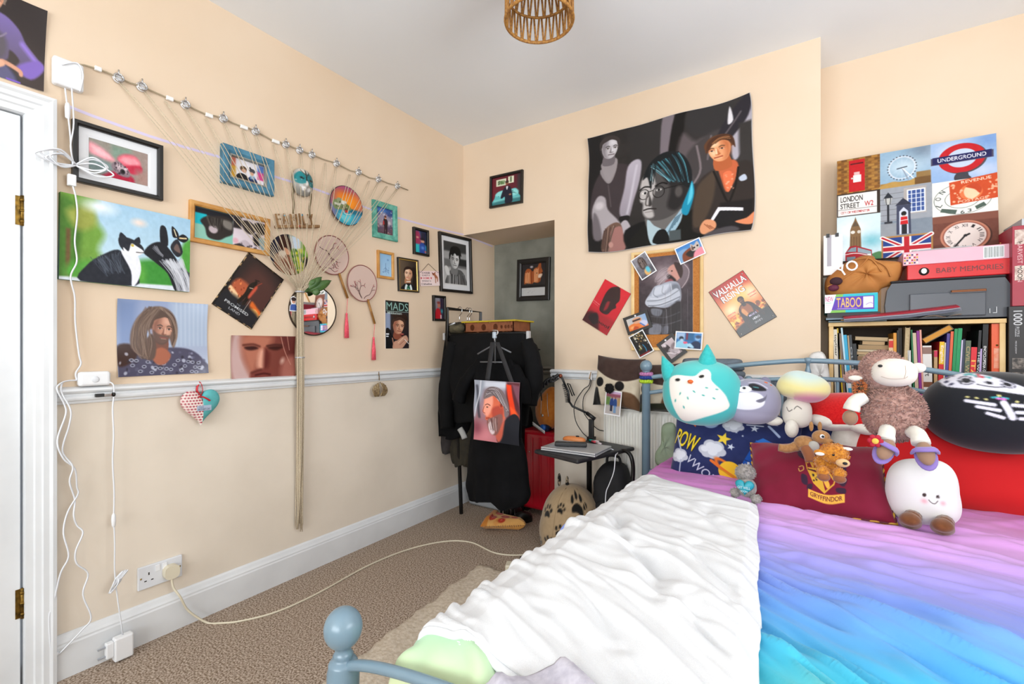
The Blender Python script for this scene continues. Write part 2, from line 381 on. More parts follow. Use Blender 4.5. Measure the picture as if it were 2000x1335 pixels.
struct('wall_rear', b, wall_m)
def window(name, M, w, h):
    b = MB(); t = .055
    b.box((-w/2, -.03, 0), (w/2, .03, t)).box((-w/2, -.03, h-t), (w/2, .03, h)).box((-w/2, -.03, t), (-w/2+t, .03, h-t)).box((w/2-t, -.03, t), (w/2, .03, h-t))
    b.box((-.02, -.02, t), (.02, .02, h-t)).box((-w/2+t, -.02, h*.62), (w/2-t, .02, h*.62+.035))
    struct(name, b, white_m, M=M, bevel=.004)
window('window_1', T(RIGHT_X+.05, (WR[0]+WR[1])/2, WR[2]) @ R('Z', 90), WR[1]-WR[0], WR[3]-WR[2])
window('added_window', T((WB[0]+WB[1])/2, REAR_Y-.05, WB[2]), WB[1]-WB[0], WB[3]-WB[2])  # unseen window, added to go with the rear fill lamp
# skirting with a moulded top
def skirting(name, p0, p1, out):
    d = (Vector(p1)-Vector(p0)); L = d.length; d.normalize(); n = Vector(out)
    prof = [(0, 0), (.022, 0), (.022, .112), (.019, .118), (.019, .124), (.014, .132), (.009, .144), (.004, .150), (0, .150)]
    M = frame_m(Vector(p0), n, Vector((0, 0, 1)), d)
    b = MB().prism(prof if n.cross(Vector((0, 0, 1))).dot(d) > 0 else prof, 0, L, 0, M); struct(name, b, white_m, weld=True)
skirting('baseboard_left', (0, .47, 0), (0, NICHE_Y, 0), (1, 0, 0))
skirting('baseboard_back', (NX+.0, BACK_Y, 0), (CHX, BACK_Y, 0), (0, -1, 0))
skirting('baseboard_alcove', (CHX, ALC_Y, 0), (RIGHT_X, ALC_Y, 0), (0, -1, 0))
def dado(name, p0, p1, out, z0=.947, m=None):
    d = (Vector(p1)-Vector(p0)); L = d.length; d.normalize(); n = Vector(out)
    prof = [(0, 0), (.008, .002), (.011, .010), (.018, .014), (.020, .020), (.020, .027), (.014, .031), (.014, .036), (.024, .041), (.028, .047), (.026, .054), (.018, .058), (.006, .061), (0, .062)]
    M = frame_m(Vector(p0)+Vector((0, 0, z0)), n, Vector((0, 0, 1)), d)
    struct(name, MB().prism(prof, 0, L, 0, M, sm=False), m or white_m, weld=True)
dado('trim_1', (0, .472, 0), (0, NICHE_Y, 0), (1, 0, 0))
dado('trim_2', (NX-.02, BACK_Y, 0), (CHX, BACK_Y, 0), (0, -1, 0))
dado('trim_3', (0, NICHE_Y, 0), (NX, NICHE_Y, 0), (0, -1, 0), m=mat('grey_dado_paint', '#8c8a82', .5))
# door with its moulded casing
def casing_prof(): return [(0, 0), (.034, 0), (.036, .010), (.030, .018), (.030, .032), (.024, .036), (.022, .050), (.016, .054), (.014, .072), (0, .074)]
pr_ = casing_prof(); path = [(DOOR_Y0-.062, 0, 1, 0), (DOOR_Y0-.062, DOOR_Z+.062, 1, -1), (DOOR_Y1+.062, DOOR_Z+.062, -1, -1), (DOOR_Y1+.062, 0, -1, 0)]
n_ = len(pr_); b = MB().add([(d, y+sy*q, z+sz*q) for y, z, sy, sz in path for d, q in pr_], [(k*n_+i, (k+1)*n_+i, (k+1)*n_+(i+1) % n_, k*n_+(i+1) % n_) for k in range(3) for i in range(n_)])
b.box((-.16, DOOR_Y1-.012, 0), (0, DOOR_Y1, DOOR_Z)).box((-.16, DOOR_Y0, DOOR_Z-.012), (0, DOOR_Y1, DOOR_Z)).box((-.16, DOOR_Y0, 0), (0, DOOR_Y0+.012, DOOR_Z))
struct('trim_4', b, white_m, weld=True)
door = struct('door_1', MB().box((-.048, DOOR_Y0+.014, .008), (-.006, DOOR_Y1-.018, DOOR_Z-.016)), white_m, bevel=.002)
brass = mat('old_brass', '#8a6a2c', .4, .9, col2='#4a3818', scale=60)
for z in (1.60, .30):
    b = MB().tube([(-.002, DOOR_Y1-.013, z-.05), (-.002, DOOR_Y1-.013, z+.05)], .0065, 10)
    for k in (-.035, 0, .035): b.tube([(-.002, DOOR_Y1-.013, z+k-.004), (-.002, DOOR_Y1-.013, z+k+.004)], .008, 10)
    b.box((-.012, DOOR_Y1-.03, z-.048), (-.004, DOOR_Y1-.013, z+.048))
    obj('hinge', b, brass, door)
# ================================================================ things on the left wall
blackwood = mat('black_frame_wood', '#14110f', .35)
oak = mat('golden_oak', '#b9803c', .45, col2='#cf9a55', scale=18, bump=(.1, .002))
paper = mat('white_paper', '#e8e8ea', .6)
mount_m = mat('mount_board', '#e2e3e6', .8)
tealwood = mat('distressed_teal_wood', '#3f8f80', .6, col2='#6fb5a2', scale=35, bump=(.3, .003))
bluewood = mat('distressed_blue_wood', '#3c6f88', .6, col2='#4f86a0', scale=22, bump=(.25, .003))
PR = vmat(.35); PM = vmat(.55)
def bars(b, w, h, fw, z0, z1, mi=0, prof=None):
    """four mitred bars with a small slope towards the picture"""
    prof = prof or [(0, z0), (0, z1*.92), (fw*.12, z1), (fw*.7, z1), (fw, z1*.72), (fw, z0)]
    c = [(-w/2, -h/2), (w/2, -h/2), (w/2, h/2), (-w/2, h/2)]; inn = [(1, 1), (-1, 1), (-1, -1), (1, -1)]
    n = len(prof); vs = [(c[k][0]+inn[k][0]*o, c[k][1]+inn[k][1]*o, z) for k in range(4) for o, z in prof]
    fs = [(k*n+i, ((k+1) % 4)*n+i, ((k+1) % 4)*n+(i+1) % n, k*n+(i+1) % n) for k in range(4) for i in range(n)]
    return b.add(vs, fs, mi)
def framed(name, label, kind, quad, fw, dep, fm, pic, mw=0, mount=None, group=None, cat='picture', lip=None, extra=None, lean=0):
    c, w, h, a = fit(kind, quad, dep); t = thing(name, label, cat, wallM(kind, c, a, lean), group)
    obj('frame', bars(MB(), w, h, fw, 0, dep), fm, t, weld=True)
    if lip:
        lw, lm = lip; obj('inner_trim', bars(MB(), w-2*fw, h-2*fw, lw, .001, dep*.8), lm, t, weld=True); fw += lw
    iw, ih = w-2*fw, h-2*fw
    if mw:
        mx, my = (mw if isinstance(mw, tuple) else (mw, mw))
        obj('mount', bars(MB(), iw, ih, max(mx, my) if mx == my else min(mx, my), 0, .006, prof=None) if mx == my else MB().box((-iw/2, -ih/2, 0), (iw/2, ih/2, .004)), mount or mount_m, t, weld=True)
        iw, ih = iw-2*mx, ih-2*my
    b = MB(); sheet(b, pic, iw, ih, .0052); obj('print', b, PR, t)
    obj('backing_board', MB().box((-w/2+.004, -h/2+.004, 0.0003), (w/2-.004, h/2-.004, .003)), paper, t)
    if extra: extra(t, w, h, dep)
    return t
def poster(name, label, kind, quad, pic, d=.004, rough=.35, curl=0, cat='poster', thick=.0016, extra=None, body=None, rim=None):
    c, w, h, a = fit(kind, quad, d); t = thing(name, label, cat, wallM(kind, c, a))
    b = MB(); fn = (lambda x, y: (x, y, d+curl*(abs(2*x/w)**3*abs(2*y/h)**2))) if curl else (lambda x, y: (x, y, d))
    sheet(b, pic, w, h, d, fn); obj('print', b, vmat(rough), t)
    if curl:
        b = MB(); b.grid(lambda u, v: (lambda x, y: (x, y, fn(x, y)[2]-.0012))((u-.5)*w, (v-.5)*h), 20, 20); obj('paper_back', b, body or paper, t)
    else: obj('backing', MB().box((-w/2-(rim or 0), -h/2-(rim or 0), .0008), (w/2+(rim or 0), h/2+(rim or 0), d-.0006)), body or paper, t, bevel=rim or 0)
    if extra: extra(t, w, h, d)
    return t
# --- framed turtle photograph
p = Pic(150, 84, '#8d8a80', '#a08c84', 0)
p.rect(36, 0, 70, 40, '#7d9484', 16).poly([(0,12),(18,18),(38,38),(40,50),(20,52),(0,40)], '#e79aa4', 10).poly([(4,20),(26,30),(34,44),(12,40)], '#f4bcc2', 8)
p.poly([(0,50),(26,55),(40,66),(30,90),(0,88)], '#7c8f8e', 10).poly([(46,40),(58,20),(76,18),(86,34),(84,58),(62,66)], '#d85a6c', 8).poly([(50,40),(60,26),(78,26),(84,40),(66,50)], '#f09aa4', 10)
p.poly([(56,58),(86,44),(88,66),(70,74)], '#c2304a', 6).poly([(24,96),(40,80),(70,82),(72,102),(24,102)], '#b01a3c', 8).rect(80, 60, 100, 100, '#a5837a', 20)
p.poly([(36,62),(46,46),(58,56),(67,70),(66,86),(54,88),(42,80)], '#8c7a82', 4).poly([(42,60),(50,52),(58,62),(62,74),(52,76)], '#b9a8ae', 5).spots(26, (40,52,64,84), (.8,2), ['#5a4650','#d8c4cc','#3a2a34'], 4).ell(55,74,4.5,4.5,'#3a3038').ell(55.6,73.6,2.4,2.4,'#14100f').tex(.04)
framed('framed_picture', 'wide black frame with white mount holding a turtle among pink flowers', 'L', [(143,229),(320,285),(319,391),(142,352)], .017, .022, blackwood, p, .03)
# --- canvas of two cats
p = Pic(230, 132, '#9fc4dd', '#c7dde6', 90)
p.poly([(-2,-2),(24,-2),(22,20),(30,40),(26,60),(34,80),(30,104),(-2,104)], '#6f9a3c', 14).poly([(-2,10),(12,14),(14,50),(8,100),(-2,100)], '#4c7a2c', 10).poly([(4,20),(20,10),(24,30),(12,40)], '#98a04a', 12)
p.rect(4, 40, 7, 96, '#6b5230', 4).poly([(52,70),(70,62),(86,70),(90,98),(52,98)], '#3c8c34', 10).poly([(92,40),(102,30),(102,90),(94,90)], '#4f9a3c', 8).poly([(8,78),(40,70),(60,72),(56,98),(8,98)], '#57a03c', 12).ell(26,8,10,4,'#e4ecf0',14).ell(56,18,5,2.5,'#e6d8d0',8)
p.poly([(-2,96),(50,95),(102,93),(102,104),(-2,104)], '#d8e0e8', 3)
p.poly([(14,99),(18,80),(28,66),(40,56),(48,66),(54,80),(54,98)], '#20232c', 2).poly([(42,56),(50,52),(56,62),(58,78),(55,94),(51,99),(50,80)], '#e6e8f2', 2)
p.strands([(22,72),(26,78),(30,88)], [(40,60),(42,68),(44,82)], ['#3c424e','#4c5460','#2c313a','#5a626e'], 50, .6, 2.5, .6)
p.poly([(41,42),(42,34),(47,41)], '#20232c').poly([(52,42),(56,36),(57,44)], '#20232c').poly([(41,40),(50,40),(58,46),(60,54),(54,60),(46,58),(41,50)], '#23262e', 1.5).poly([(50,46),(54,48),(60,54),(54,61),(46,60),(44,52),(48,56)], '#eceef4', 1.5).ell(51,48,1.2,1,'#c8b048').line([(54,56),(60,55)], .6, '#40342e')
p.poly([(60,54),(66,42),(75,38),(84,50),(92,66),(102,78),(102,102),(88,102),(80,78),(70,66),(64,60)], '#1b1c22', 2).poly([(74,42),(73,18),(78,18),(80,40)], '#1d1e24', 1.5).poly([(82,42),(88,30),(93,46),(88,54)], '#26262c', 1.5).poly([(85,44),(88,36),(91,48)], '#6a5650', 2)
p.strands([(74,62),(84,78),(90,102)], [(92,58),(100,84),(102,102)], ['#b9bcc6','#8c8f98','#dcdee4'], 70, .6, 2.5, .7).poly([(78,60),(88,62),(92,54),(94,66),(84,70)], '#c9ccd4', 3, a=.8).strands([(64,50),(70,52)], [(70,44),(76,56)], ['#7a7c84'], 10, .7, 1)
p.poly([(84,28),(83,14),(88,20),(89,27)], '#15151a').poly([(88,28),(93,22),(98,27),(94,33),(89,31)], '#15151a').line([(85,18),(87,26)], .9, '#e8dcb8').line([(90,28),(96,27)], 1, '#e8cf9a').tex(.03)
def canvas_edge(t, w, h, d): obj('stretcher', MB().box((-w/2, -h/2, 0), (w/2, h/2, d-.0008)), mat('canvas_edge', '#7fa0a0', .8, col2='#5b8a3c', scale=4), t)
c, w, h, a = fit('L', [(118,374),(373,429),(369,570),(115,544)], .02); t = thing('canvas_painting', 'stretched canvas of a black and white cat meeting a dog with a butterfly', 'painting', wallM('L', c, a)); b = MB(); sheet(b, p, w, h, .02); obj('painted_face', b, PM, t); canvas_edge(t, w, h, .02)
# --- blue frame with two children
p = Pic(84, 60, '#e8e4ea'); p.rect(0,0,16,45,'#c9705c',4).rect(0,40,16,100,'#d9a53c',6).rect(80,0,100,45,'#5878b8',6).rect(80,35,100,75,'#d04a88',6).rect(80,75,100,100,'#e8e0e8',3)
p.poly([(16,98),(26,68),(46,70),(56,98)], '#222428').poly([(52,98),(56,72),(72,70),(80,98)], '#23335a').ell(38,42,10,10,'#5f4a36',2).ell(40,50,7,7,'#cf9f84',2).ell(64,40,9,8,'#4a4a52',2).poly([(55,30),(58,22),(62,34)], '#222').ell(63,54,6,6,'#cf9f84',2).rect(58,64,72,80,'#88a8c8',4).rect(0,93,85,100,'#dba040',1)
framed('framed_picture', 'deep blue wooden frame with a photo of two smiling children', 'L', [(436,278),(537,313),(536,383),(436,354)], .032, .03, bluewood, p, lip=(.008, mat('grey_trim', '#8d8f88', .5)))
# --- oak frame with two cat photos
p = Pic(140, 64, '#8ec4b2', '#74b8a6', 0); p.rect(0,0,54,22,'#181a22',4).rect(0,18,16,52,'#12b4c4',3).rect(52,0,100,100,'#d8ccd4',1)
p.poly([(8,40),(20,20),(48,14),(52,60),(42,78),(32,92),(18,88),(14,60)], '#2b2624',3).poly([(36,24),(50,26),(50,50),(40,46)], '#9a948c',5,a=.7).ell(25,60,6,6,'#b8aab0',3).strands([(16,24),(20,50)],[(38,22),(36,60)],['#4a423c','#5c5650','#15110f','#241e1a'],40,.7,2,.6)
p.rect(52,0,64,40,'#2b2628',4).poly([(64,12),(76,8),(86,26),(82,48),(74,50),(66,34)], '#3a3230',3).strands([(66,14),(70,44)],[(82,14),(80,44)],['#6a605a','#4a423e','#241e1c'],24,.7,2,.6).poly([(84,10),(100,8),(100,40),(88,44)], '#241e1e',4).poly([(82,50),(92,46),(94,80),(84,84)], '#2a2426',4).poly([(90,60),(100,56),(100,92),(94,92)],'#7f9aa0',4).poly([(60,90),(70,74),(80,92),(70,100)], '#bdb0b8',3).poly([(52,100),(62,88),(70,100)],'#3a3436',2).ell(56,82,4,4,'#d8a8b4',4).spots(10,(60,84,96,98),(.8,2),['#3a3236','#5a5258'],3)
framed('framed_picture', 'wide golden wooden frame with two photos of fluffy dark pets', 'L', [(371,388),(529,428),(527,499),(372,470)], .02, .02, oak, p)
# --- teal distressed frame
p = Pic(64, 100, '#2b4c8c', '#6a4a52'); p.glow(30,10,40,20,'#4a86d0').poly([(0,40),(30,20),(50,16),(80,30),(100,26),(100,60),(0,70)], '#b8a8b0',10,a=.7).spots(30,(0,0,100,50),(2,6),['#d8dce8','#1b3a84','#c85060','#e8d8d8','#30407a'],7,.7).spots(40,(0,60,100,100),(2,7),['#7a4a48','#c8a8a0','#2a2434','#3a4a6a'],9,.7)
p.poly([(38,60),(44,40),(58,38),(68,48),(66,70),(62,96),(56,96),(54,74),(50,96),(44,96),(46,70)], '#2a1c24',2).poly([(38,56),(44,46),(48,58),(42,64)],'#b03030',2).ell(54,36,6,6,'#d89a70',2).ell(54,31,7,6,'#5a2a1c',2).ell(78,52,8,10,'#e0d0d4',5,a=.7)
framed('framed_picture', 'distressed teal wooden frame with a colourful figure print', 'L', [(729,388),(776,403),(778,472),(731,462)], .032, .018, tealwood, p)
# --- small oak frame with pale blue drawing
p = Pic(44, 66, '#8eb8dc', '#a4c8e4'); p.spots(18,(30,55,78,90),(1,3),['#4a6a9a','#5a7ab0','#6a8ab8'],3).line([(52,40),(50,80)],2.5,'#4a6a98').line([(34,70),(50,62),(66,72)],2,'#4a6a98').ell(70,24,7,6,'#6a90c0',3).line([(24,80),(76,78)],2,'#5a7cae')
framed('framed_picture', 'small golden wooden frame with a pale blue drawing', 'L', [(738,487),(770,494),(771,546),(740,542)], .016, .016, oak, p)
# --- school portrait
p = Pic(56, 84, '#6b5a48', '#2a2320', 0); face(p, 52, 44, 25, '#e0b496', '#b07a58', '#f6d8bc', '#2b1d18', 8, -.05, None, .95, '#b8544a'); p.poly([(76,20),(96,30),(100,100),(70,100),(76,70),(80,48)], '#1e1614',3).poly([(10,100),(24,82),(52,76),(78,82),(96,100)], '#15171c').poly([(30,102),(36,80),(52,88),(64,80),(70,102)], '#d8e4e4').poly([(44,86),(56,86),(60,102),(40,102)], '#1f5a44').line([(44,94),(58,98)],3,'#8ab8a0').line([(40,72),(62,70)],4,'#f0e8e0')
framed('framed_picture', 'thin black and gold frame with a smiling girl in school tie', 'L', [(778,501),(818,508),(819,571),(780,568)], .007, .016, blackwood, p, lip=(.007, mat('gilt', '#c8a860', .35, .7)))
# --- small black frame, two people
p = Pic(40, 76, '#3b5a8c', '#2fa0b0'); p.rect(50,0,100,60,'#23233a',8).poly([(0,10),(40,5),(50,60),(0,60)],'#a03058',6).ell(24,30,10,8,'#d89888',4).ell(66,44,16,14,'#c8907c',4).ell(64,34,18,10,'#1f1a24',4).poly([(40,60),(80,54),(90,100),(36,100)],'#2a4a9c',4).ell(66,74,12,12,'#5a88d0',8).rect(0,60,38,100,'#2fc0c8',6).ell(90,90,8,8,'#d06050',6)
framed('framed_picture', 'small black frame with a bright pink and blue family photo', 'L', [(809,442),(839,450),(839,501),(810,495)], .016, .02, blackwood, p)
# --- large black frame, grey portrait
p = Pic(84, 120, '#8f8f8f', '#c4c4c4'); p.rect(0,0,100,22,'#3c3c3c',6).rect(0,40,100,58,'#6a6a6a',6).rect(60,36,100,52,'#2f2f2f',4)
p.poly([(8,100),(12,78),(30,64),(70,62),(90,76),(96,100)], '#5a5a5a',2).strands([(14,76),(10,100)],[(92,74),(96,100)],['#2a2a2a','#8f8f8f','#bcbcbc','#404040'],40,2.5,3).poly([(2,60),(10,56),(20,64),(22,76),(10,76)],'#d8d8d8',3); face(p, 46, 40, 22, '#c8c8c8', '#7a7a7a', '#e4e4e4', '#1c1c1c', 4, .05, None, 1.05, '#6e6e6e'); p.poly([(24,30),(30,14),(48,8),(68,12),(76,30),(66,26),(56,30),(46,24),(38,32),(30,26)], '#1a1a1a',2).rect(0,96,100,100,'#e0e0e0',2)
framed('framed_picture', 'large black frame with white mount around a grey portrait of a man', 'L', [(859,451),(921,466),(925,574),(863,568)], .02, .022, blackwood, p, .032)
# --- small black frame, red clothing
p = Pic(36, 72, '#9a98a4', '#6a5a60'); p.rect(64,0,100,100,'#2f2438',6).poly([(10,100),(16,60),(40,48),(64,60),(72,100)],'#c8202e',3).ell(50,36,15,18,'#b87058',4).ell(48,22,17,12,'#8a3a34',4).ell(80,62,10,18,'#48b0c0',6).rect(64,80,76,100,'#e8dcdc',3)
framed('framed_picture', 'small black frame with a person in red, beside the clothes rail', 'L', [(848,576),(872,578),(872,627),(848,626)], .016, .02, blackwood, p)
# --- person seated, poster over the door
c0 = [(-120,-75),(88,22),(88,181),(-120,108)]
p = Pic(150, 120, '#2b2322', '#3b302e'); p.glow(70,80,40,30,'#4a403a',.6)
p.poly([(22,34),(40,26),(58,26),(72,36),(80,50),(92,62),(99,70),(92,84),(78,90),(70,82),(74,72),(64,64),(60,78),(30,82),(14,90),(6,60)], ('#7a68a8','#5c5260'),3).poly([(30,44),(58,50),(58,76),(30,80)], '#5c545c',8).line([(30,60),(52,54),(60,46)],1.6,'#85788e').line([(34,72),(52,66)],1.4,'#8a7c96').line([(76,52),(90,66)],5,'#8f76c8',6).poly([(72,80),(92,64),(99,72),(86,90)],'#7e64b4',4)
p.poly([(4,84),(40,78),(62,84),(72,92),(70,102),(4,104)],'#33313a',3).poly([(46,84),(60,82),(72,96),(66,104),(48,104)],'#5c5878',6).line([(50,86),(58,80),(74,84),(76,88)],4,'#d0987e',2).poly([(44,86),(56,79),(60,84),(48,92)],'#dca68a',2).rect(62,97,76,99,'#7a5ac0',1.5)
face(p, 46, 10, 11, '#c88a6c', '#7a4a38', '#e0aa88', '#7a6a60', 14, .1, '#8a7a70', .9); p.spots(16,(36,-4,56,8),(1.2,3),['#b02838','#d84858','#8a1c2c'],5)
poster('wall_poster', 'dark poster of a seated man in a purple jumper, above the door', 'L', c0, p, .004, .3, .008)
# --- tin sign with burning field, tilted
p = Pic(110, 146, '#2a1f1f', '#15171c'); p.poly([(30,10),(100,24),(104,80),(60,90),(20,60)],'#4a2c28',30).poly([(8,56),(14,44),(28,42),(44,46),(44,66),(30,68),(16,66)], '#b05838',8).poly([(8,60),(20,62),(40,68),(42,72),(24,72),(8,66)],'#f0c898',3).poly([(66,62),(84,66),(98,70),(98,78),(72,76)],'#d86828',5).poly([(72,74),(84,70),(98,76),(98,80)],'#f6b05c',3).spots(20,(8,44,44,68),(1,3),['#e8864c','#7a2c1c'],4,.7)
p.poly([(0,74),(40,70),(100,78),(100,100),(0,100)],'#191d24',10).poly([(40,44),(46,34),(56,36),(60,50),(58,60),(56,74),(50,74),(50,62),(44,76),(38,74),(42,58)],'#17130f',2).poly([(54,38),(60,40),(58,60),(52,58)],'#c0503a',4).ell(50,33,3.4,3.8,'#0f0d0c').line([(56,36),(62,28)],2,'#8a3c2c').line([(46,30),(54,28)],3,'#241a16').line([(62,62),(62,84)],.8,'#c8b8a8').line([(45,46),(52,44)],1.4,'#d8c0a8')
p.text('PROMISED', 46, 84, 60, 4.2, '#c8ccd0').text('LAND', 46, 90.5, 28, 3.6, '#a8acb2').text('THE', 46, 79, 9, 2, '#b8bcc0')
rim = mat('worn_tin_edge', '#1a1512', .4, .5, col2='#b89a70', scale=60, fac=(.52, .62))
def sign_bevel(t, w, h, d): obj('rim', bars(MB(), w+.004, h+.004, .006, 0, d+.0012), rim, t, weld=True)
poster('tin_sign', 'dark tilted tin sign with worn corners and a burning field', 'L', [(488,495),(555,547),(489,641),(413,591)], p, .005, .25, 0, 'sign', body=rim, rim=.001, extra=sign_bevel)
# --- poster of the long-haired warrior
p = Pic(150, 124, '#93a2c4', '#b4bccf'); p.rect(56,0,100,60,'#a8b8d0',12).rect(0,0,20,60,'#7f93bb',16)
for k in range(8): p.rect(62+k*5, 0, 63.5+k*5, 60, '#c2cedd', 3, .6)
p.poly([(0,100),(2,74),(16,62),(34,64),(60,62),(80,66),(94,80),(98,102),(0,102)],'#4c4a60',3).poly([(0,60),(14,58),(20,72),(10,84),(0,84)],'#3a2420',4).spots(60,(2,68,96,98),(1.2,2.6),['#c8ccdc','#2c2a38','#8d90a8','#5c5c74'],6,.75)
for k in range(26):
    x, y = 14+(k*37 % 78), 78+(k*13 % 20); p.ell(x, y, 2.4, 1.7, '#b4b8ca', 1).ell(x, y, 1.6, 1.0, '#3a3a4c', 1)
p.poly([(14,62),(14,40),(22,20),(36,8),(50,8),(60,18),(64,36),(62,54),(58,62),(50,40),(30,40),(32,66),(26,74)],'#6e5a50',3); face(p, 47, 36, 12.5, '#c08a74', '#7a5044', '#e0b29c', '#57443c', 6, .18, '#5c4a44', 1.0, '#84504a')
p.poly([(34,70),(46,62),(56,72),(50,84),(40,84)],'#a8644c',3).poly([(30,50),(36,44),(40,58),(38,76),(30,78),(24,66)],'#5f4c44',3).strands([(30,10),(18,30),(16,60),(24,74)],[(46,10),(34,34),(34,56),(32,76)],['#7c6658','#5a483e','#8c7668','#64524a'],70,.7,2.5).strands([(44,8),(58,20),(63,44),(59,62)],[(50,12),(54,24),(59,44),(58,56)],['#8c7668','#4a3a32'],18,.8,1.2)
poster('wall_poster', 'pale blue poster of a long-haired bearded man in chain mail', 'L', [(228,583),(404,594),(405,728),(228,736)], p, .004, .25, .012)
# --- brown close-up of a face
p = Pic(120, 84, '#8c4a3c', '#6e342c', 0); p.poly([(0,0),(16,0),(18,50),(30,100),(0,100)],'#c8a8a4',14).poly([(16,0),(60,0),(56,30),(40,60),(34,100),(20,60)],'#b4705a',16).poly([(42,36),(50,36),(52,70),(46,78),(38,70)],'#e0a48c',8).poly([(50,30),(58,40),(56,72),(48,80)],'#5f241f',8).poly([(20,26),(34,24),(40,30),(30,34),(22,32)],'#3a1a18',4).poly([(56,26),(72,24),(80,26),(70,34),(58,32)],'#37140f',5).line([(18,22),(32,20),(42,25)],3,'#5a2a22',4).line([(54,24),(66,21),(80,22)],3,'#451c18',4)
p.poly([(76,0),(100,0),(100,100),(80,100),(88,50)],'#5f2a26',10).poly([(80,60),(100,50),(100,100),(76,100)],'#a06054',12).poly([(30,84),(46,78),(60,84),(56,100),(30,100)],'#7a3a32',6).line([(36,92),(48,89),(58,92)],3,'#4a1a18',3).ell(78,60,3,5,'#e8c8b8',6,20,.7).line([(76,2),(82,36),(92,70)],1,'#c08878').line([(86,0),(90,34)],1,'#b07868').line([(30,86),(44,80)],3,'#4f231d',4,a=.7)
poster('wall_poster', 'reddish brown close-up poster of a frowning face, above the dado rail', 'L', [(450,654),(573,657),(578,733),(451,741)], p, .004, .25, .008)
# --- tall poster with lettering
p = Pic(110, 222, '#1e1c20', '#2b2428'); p.rect(0,26,20,60,'#8a98b4',6); face(p, 54, 52, 26, '#c89478', '#8a4e3c', '#e6b898', '#3a2620', 6, .22, None, .92, '#7a2c28'); p.poly([(28,30),(40,24),(80,26),(92,34),(90,40),(70,34),(50,33),(38,38)],'#2a1a16',2).ell(69,70,8,5,'#4a1414',2).ell(69,69,8,2.5,'#c06a60',2).poly([(0,62),(14,58),(30,74),(40,88),(30,102),(0,102)],'#14161a',2).poly([(30,100),(34,86),(50,82),(72,74),(88,72),(96,82),(84,90),(66,100)],'#c89880',3).line([(52,88),(74,77)],3,'#e8c0a4',3).line([(58,92),(80,82)],2,'#8a5a48',2).line([(28,78),(34,96)],4,'#c08c74',3).line([(80,80),(98,90)],2.4,'#e8e4e0').rect(2,68,14,71,'#dce0e8',1.5).rect(2,73,12,75.5,'#dce0e8',1.5)
p.rect(0,0,100,21,'#14201f',8).text('MADS', 50, 11.5, 92, 16.5, '#8cb4aa', False).rect(2,21.5,98,22.3,'#a8c0b8').text('Mikkelsen', 38, 25.5, 60, 5, '#b8ccc8')
poster('wall_poster', 'narrow dark portrait poster with large green lettering', 'L', [(752,586),(798,590),(799,680),(754,680)], p, .004, .25, 0)
# --- chihuahua sign
c, w, h, a = fit('L', [(820,529),(858,529),(858,558),(821,558)], .006); t = thing('hanging_sign', 'small pink lettered hanging sign with a tan dog', 'sign', wallM('L', c, a))
p = Pic(96, 76, '#ecd2d0', '#f2dedc'); d_ = '#3a3038'
p.text('A HOUSE', 31, 13, 40, 11, d_).text('IS NOT A', 31, 29, 38, 10, d_).text('HOME', 31, 47, 32, 12, '#c8283c').text('WITHOUT A', 31, 66, 46, 10, d_).text('Chihuahua', 31, 85, 52, 13, d_)
for x in (6, 56): p.ell(x-1.3, 45, 2.2, 2.2, '#c8283c').ell(x+1.3, 45, 2.2, 2.2, '#c8283c').P([(x-3.4,47),(x+3.4,47),(x,55)], '#c8283c')
p.ell(5,9,2,2,'#4a2a28').ell(95,9,2,2,'#4a2a28').poly([(62,10),(68,14),(74,12),(82,4),(80,20),(88,34),(92,46),(90,70),(86,70),(86,52),(80,50),(80,78),(76,78),(76,48),(72,30),(66,28)], '#a8684a',1.2).poly([(62,8),(70,16),(66,20)],'#7a3a2c').ell(70,22,1.5,1.5,'#1a1210').spots(6,(76,40,90,60),(1,2.5),['#e0b890'],3)
b = MB(); sheet(b, p, w, h, .006); obj('lettered_face', b, PM, t); obj('board', MB().box((-w/2, -h/2, .001), (w/2, h/2, .0055)), mat('pink_board', '#d8b4b0', .6), t)
obj('hanging_string', MB().tube([(-w*.42, h*.42, .006), (-.002, h*.98, .004), (.002, h*.98, .004), (w*.42, h*.42, .006)], .0012, 6), mat('dark_twine', '#4a3428', .9), t)
# --- mask
c = LW(587, 358); t = thing('carnival_mask', 'silver and teal carnival mask with hanging ribbons', 'mask', wallM('L', c, 0)); k = .001
p = Pic(70, 90, '#b8b4ac', '#8c8a84'); p.poly([(4,30),(20,16),(46,22),(50,50),(28,62),(6,56)],'#1f7a80',3).poly([(54,24),(78,18),(96,34),(94,58),(74,64),(54,52)],'#1d6e74',3).poly([(0,0),(50,0),(46,20),(20,14)],'#cfc8bc',4).line([(50,8),(50,60)],6,'#23201f').line([(20,10),(46,26)],4,'#5a4a3a').line([(80,8),(56,28)],4,'#3a3430').ell(30,40,9,5,'#15181a',2,10).ell(74,42,9,5,'#15181a',2,-10).ell(38,76,11,9,'#dcdad8',4).ell(66,76,11,9,'#d4d2d0',4).poly([(46,50),(54,50),(58,66),(44,66)],'#c8c4c0',3).poly([(44,80),(52,78),(60,80),(52,85)],'#a09a98',2).spots(20,(4,14,96,60),(1,3),['#48b0b0','#e0dcd0','#0f4a50'],3,.6)
s_ = p.sampler(); b = MB()
mr = .062
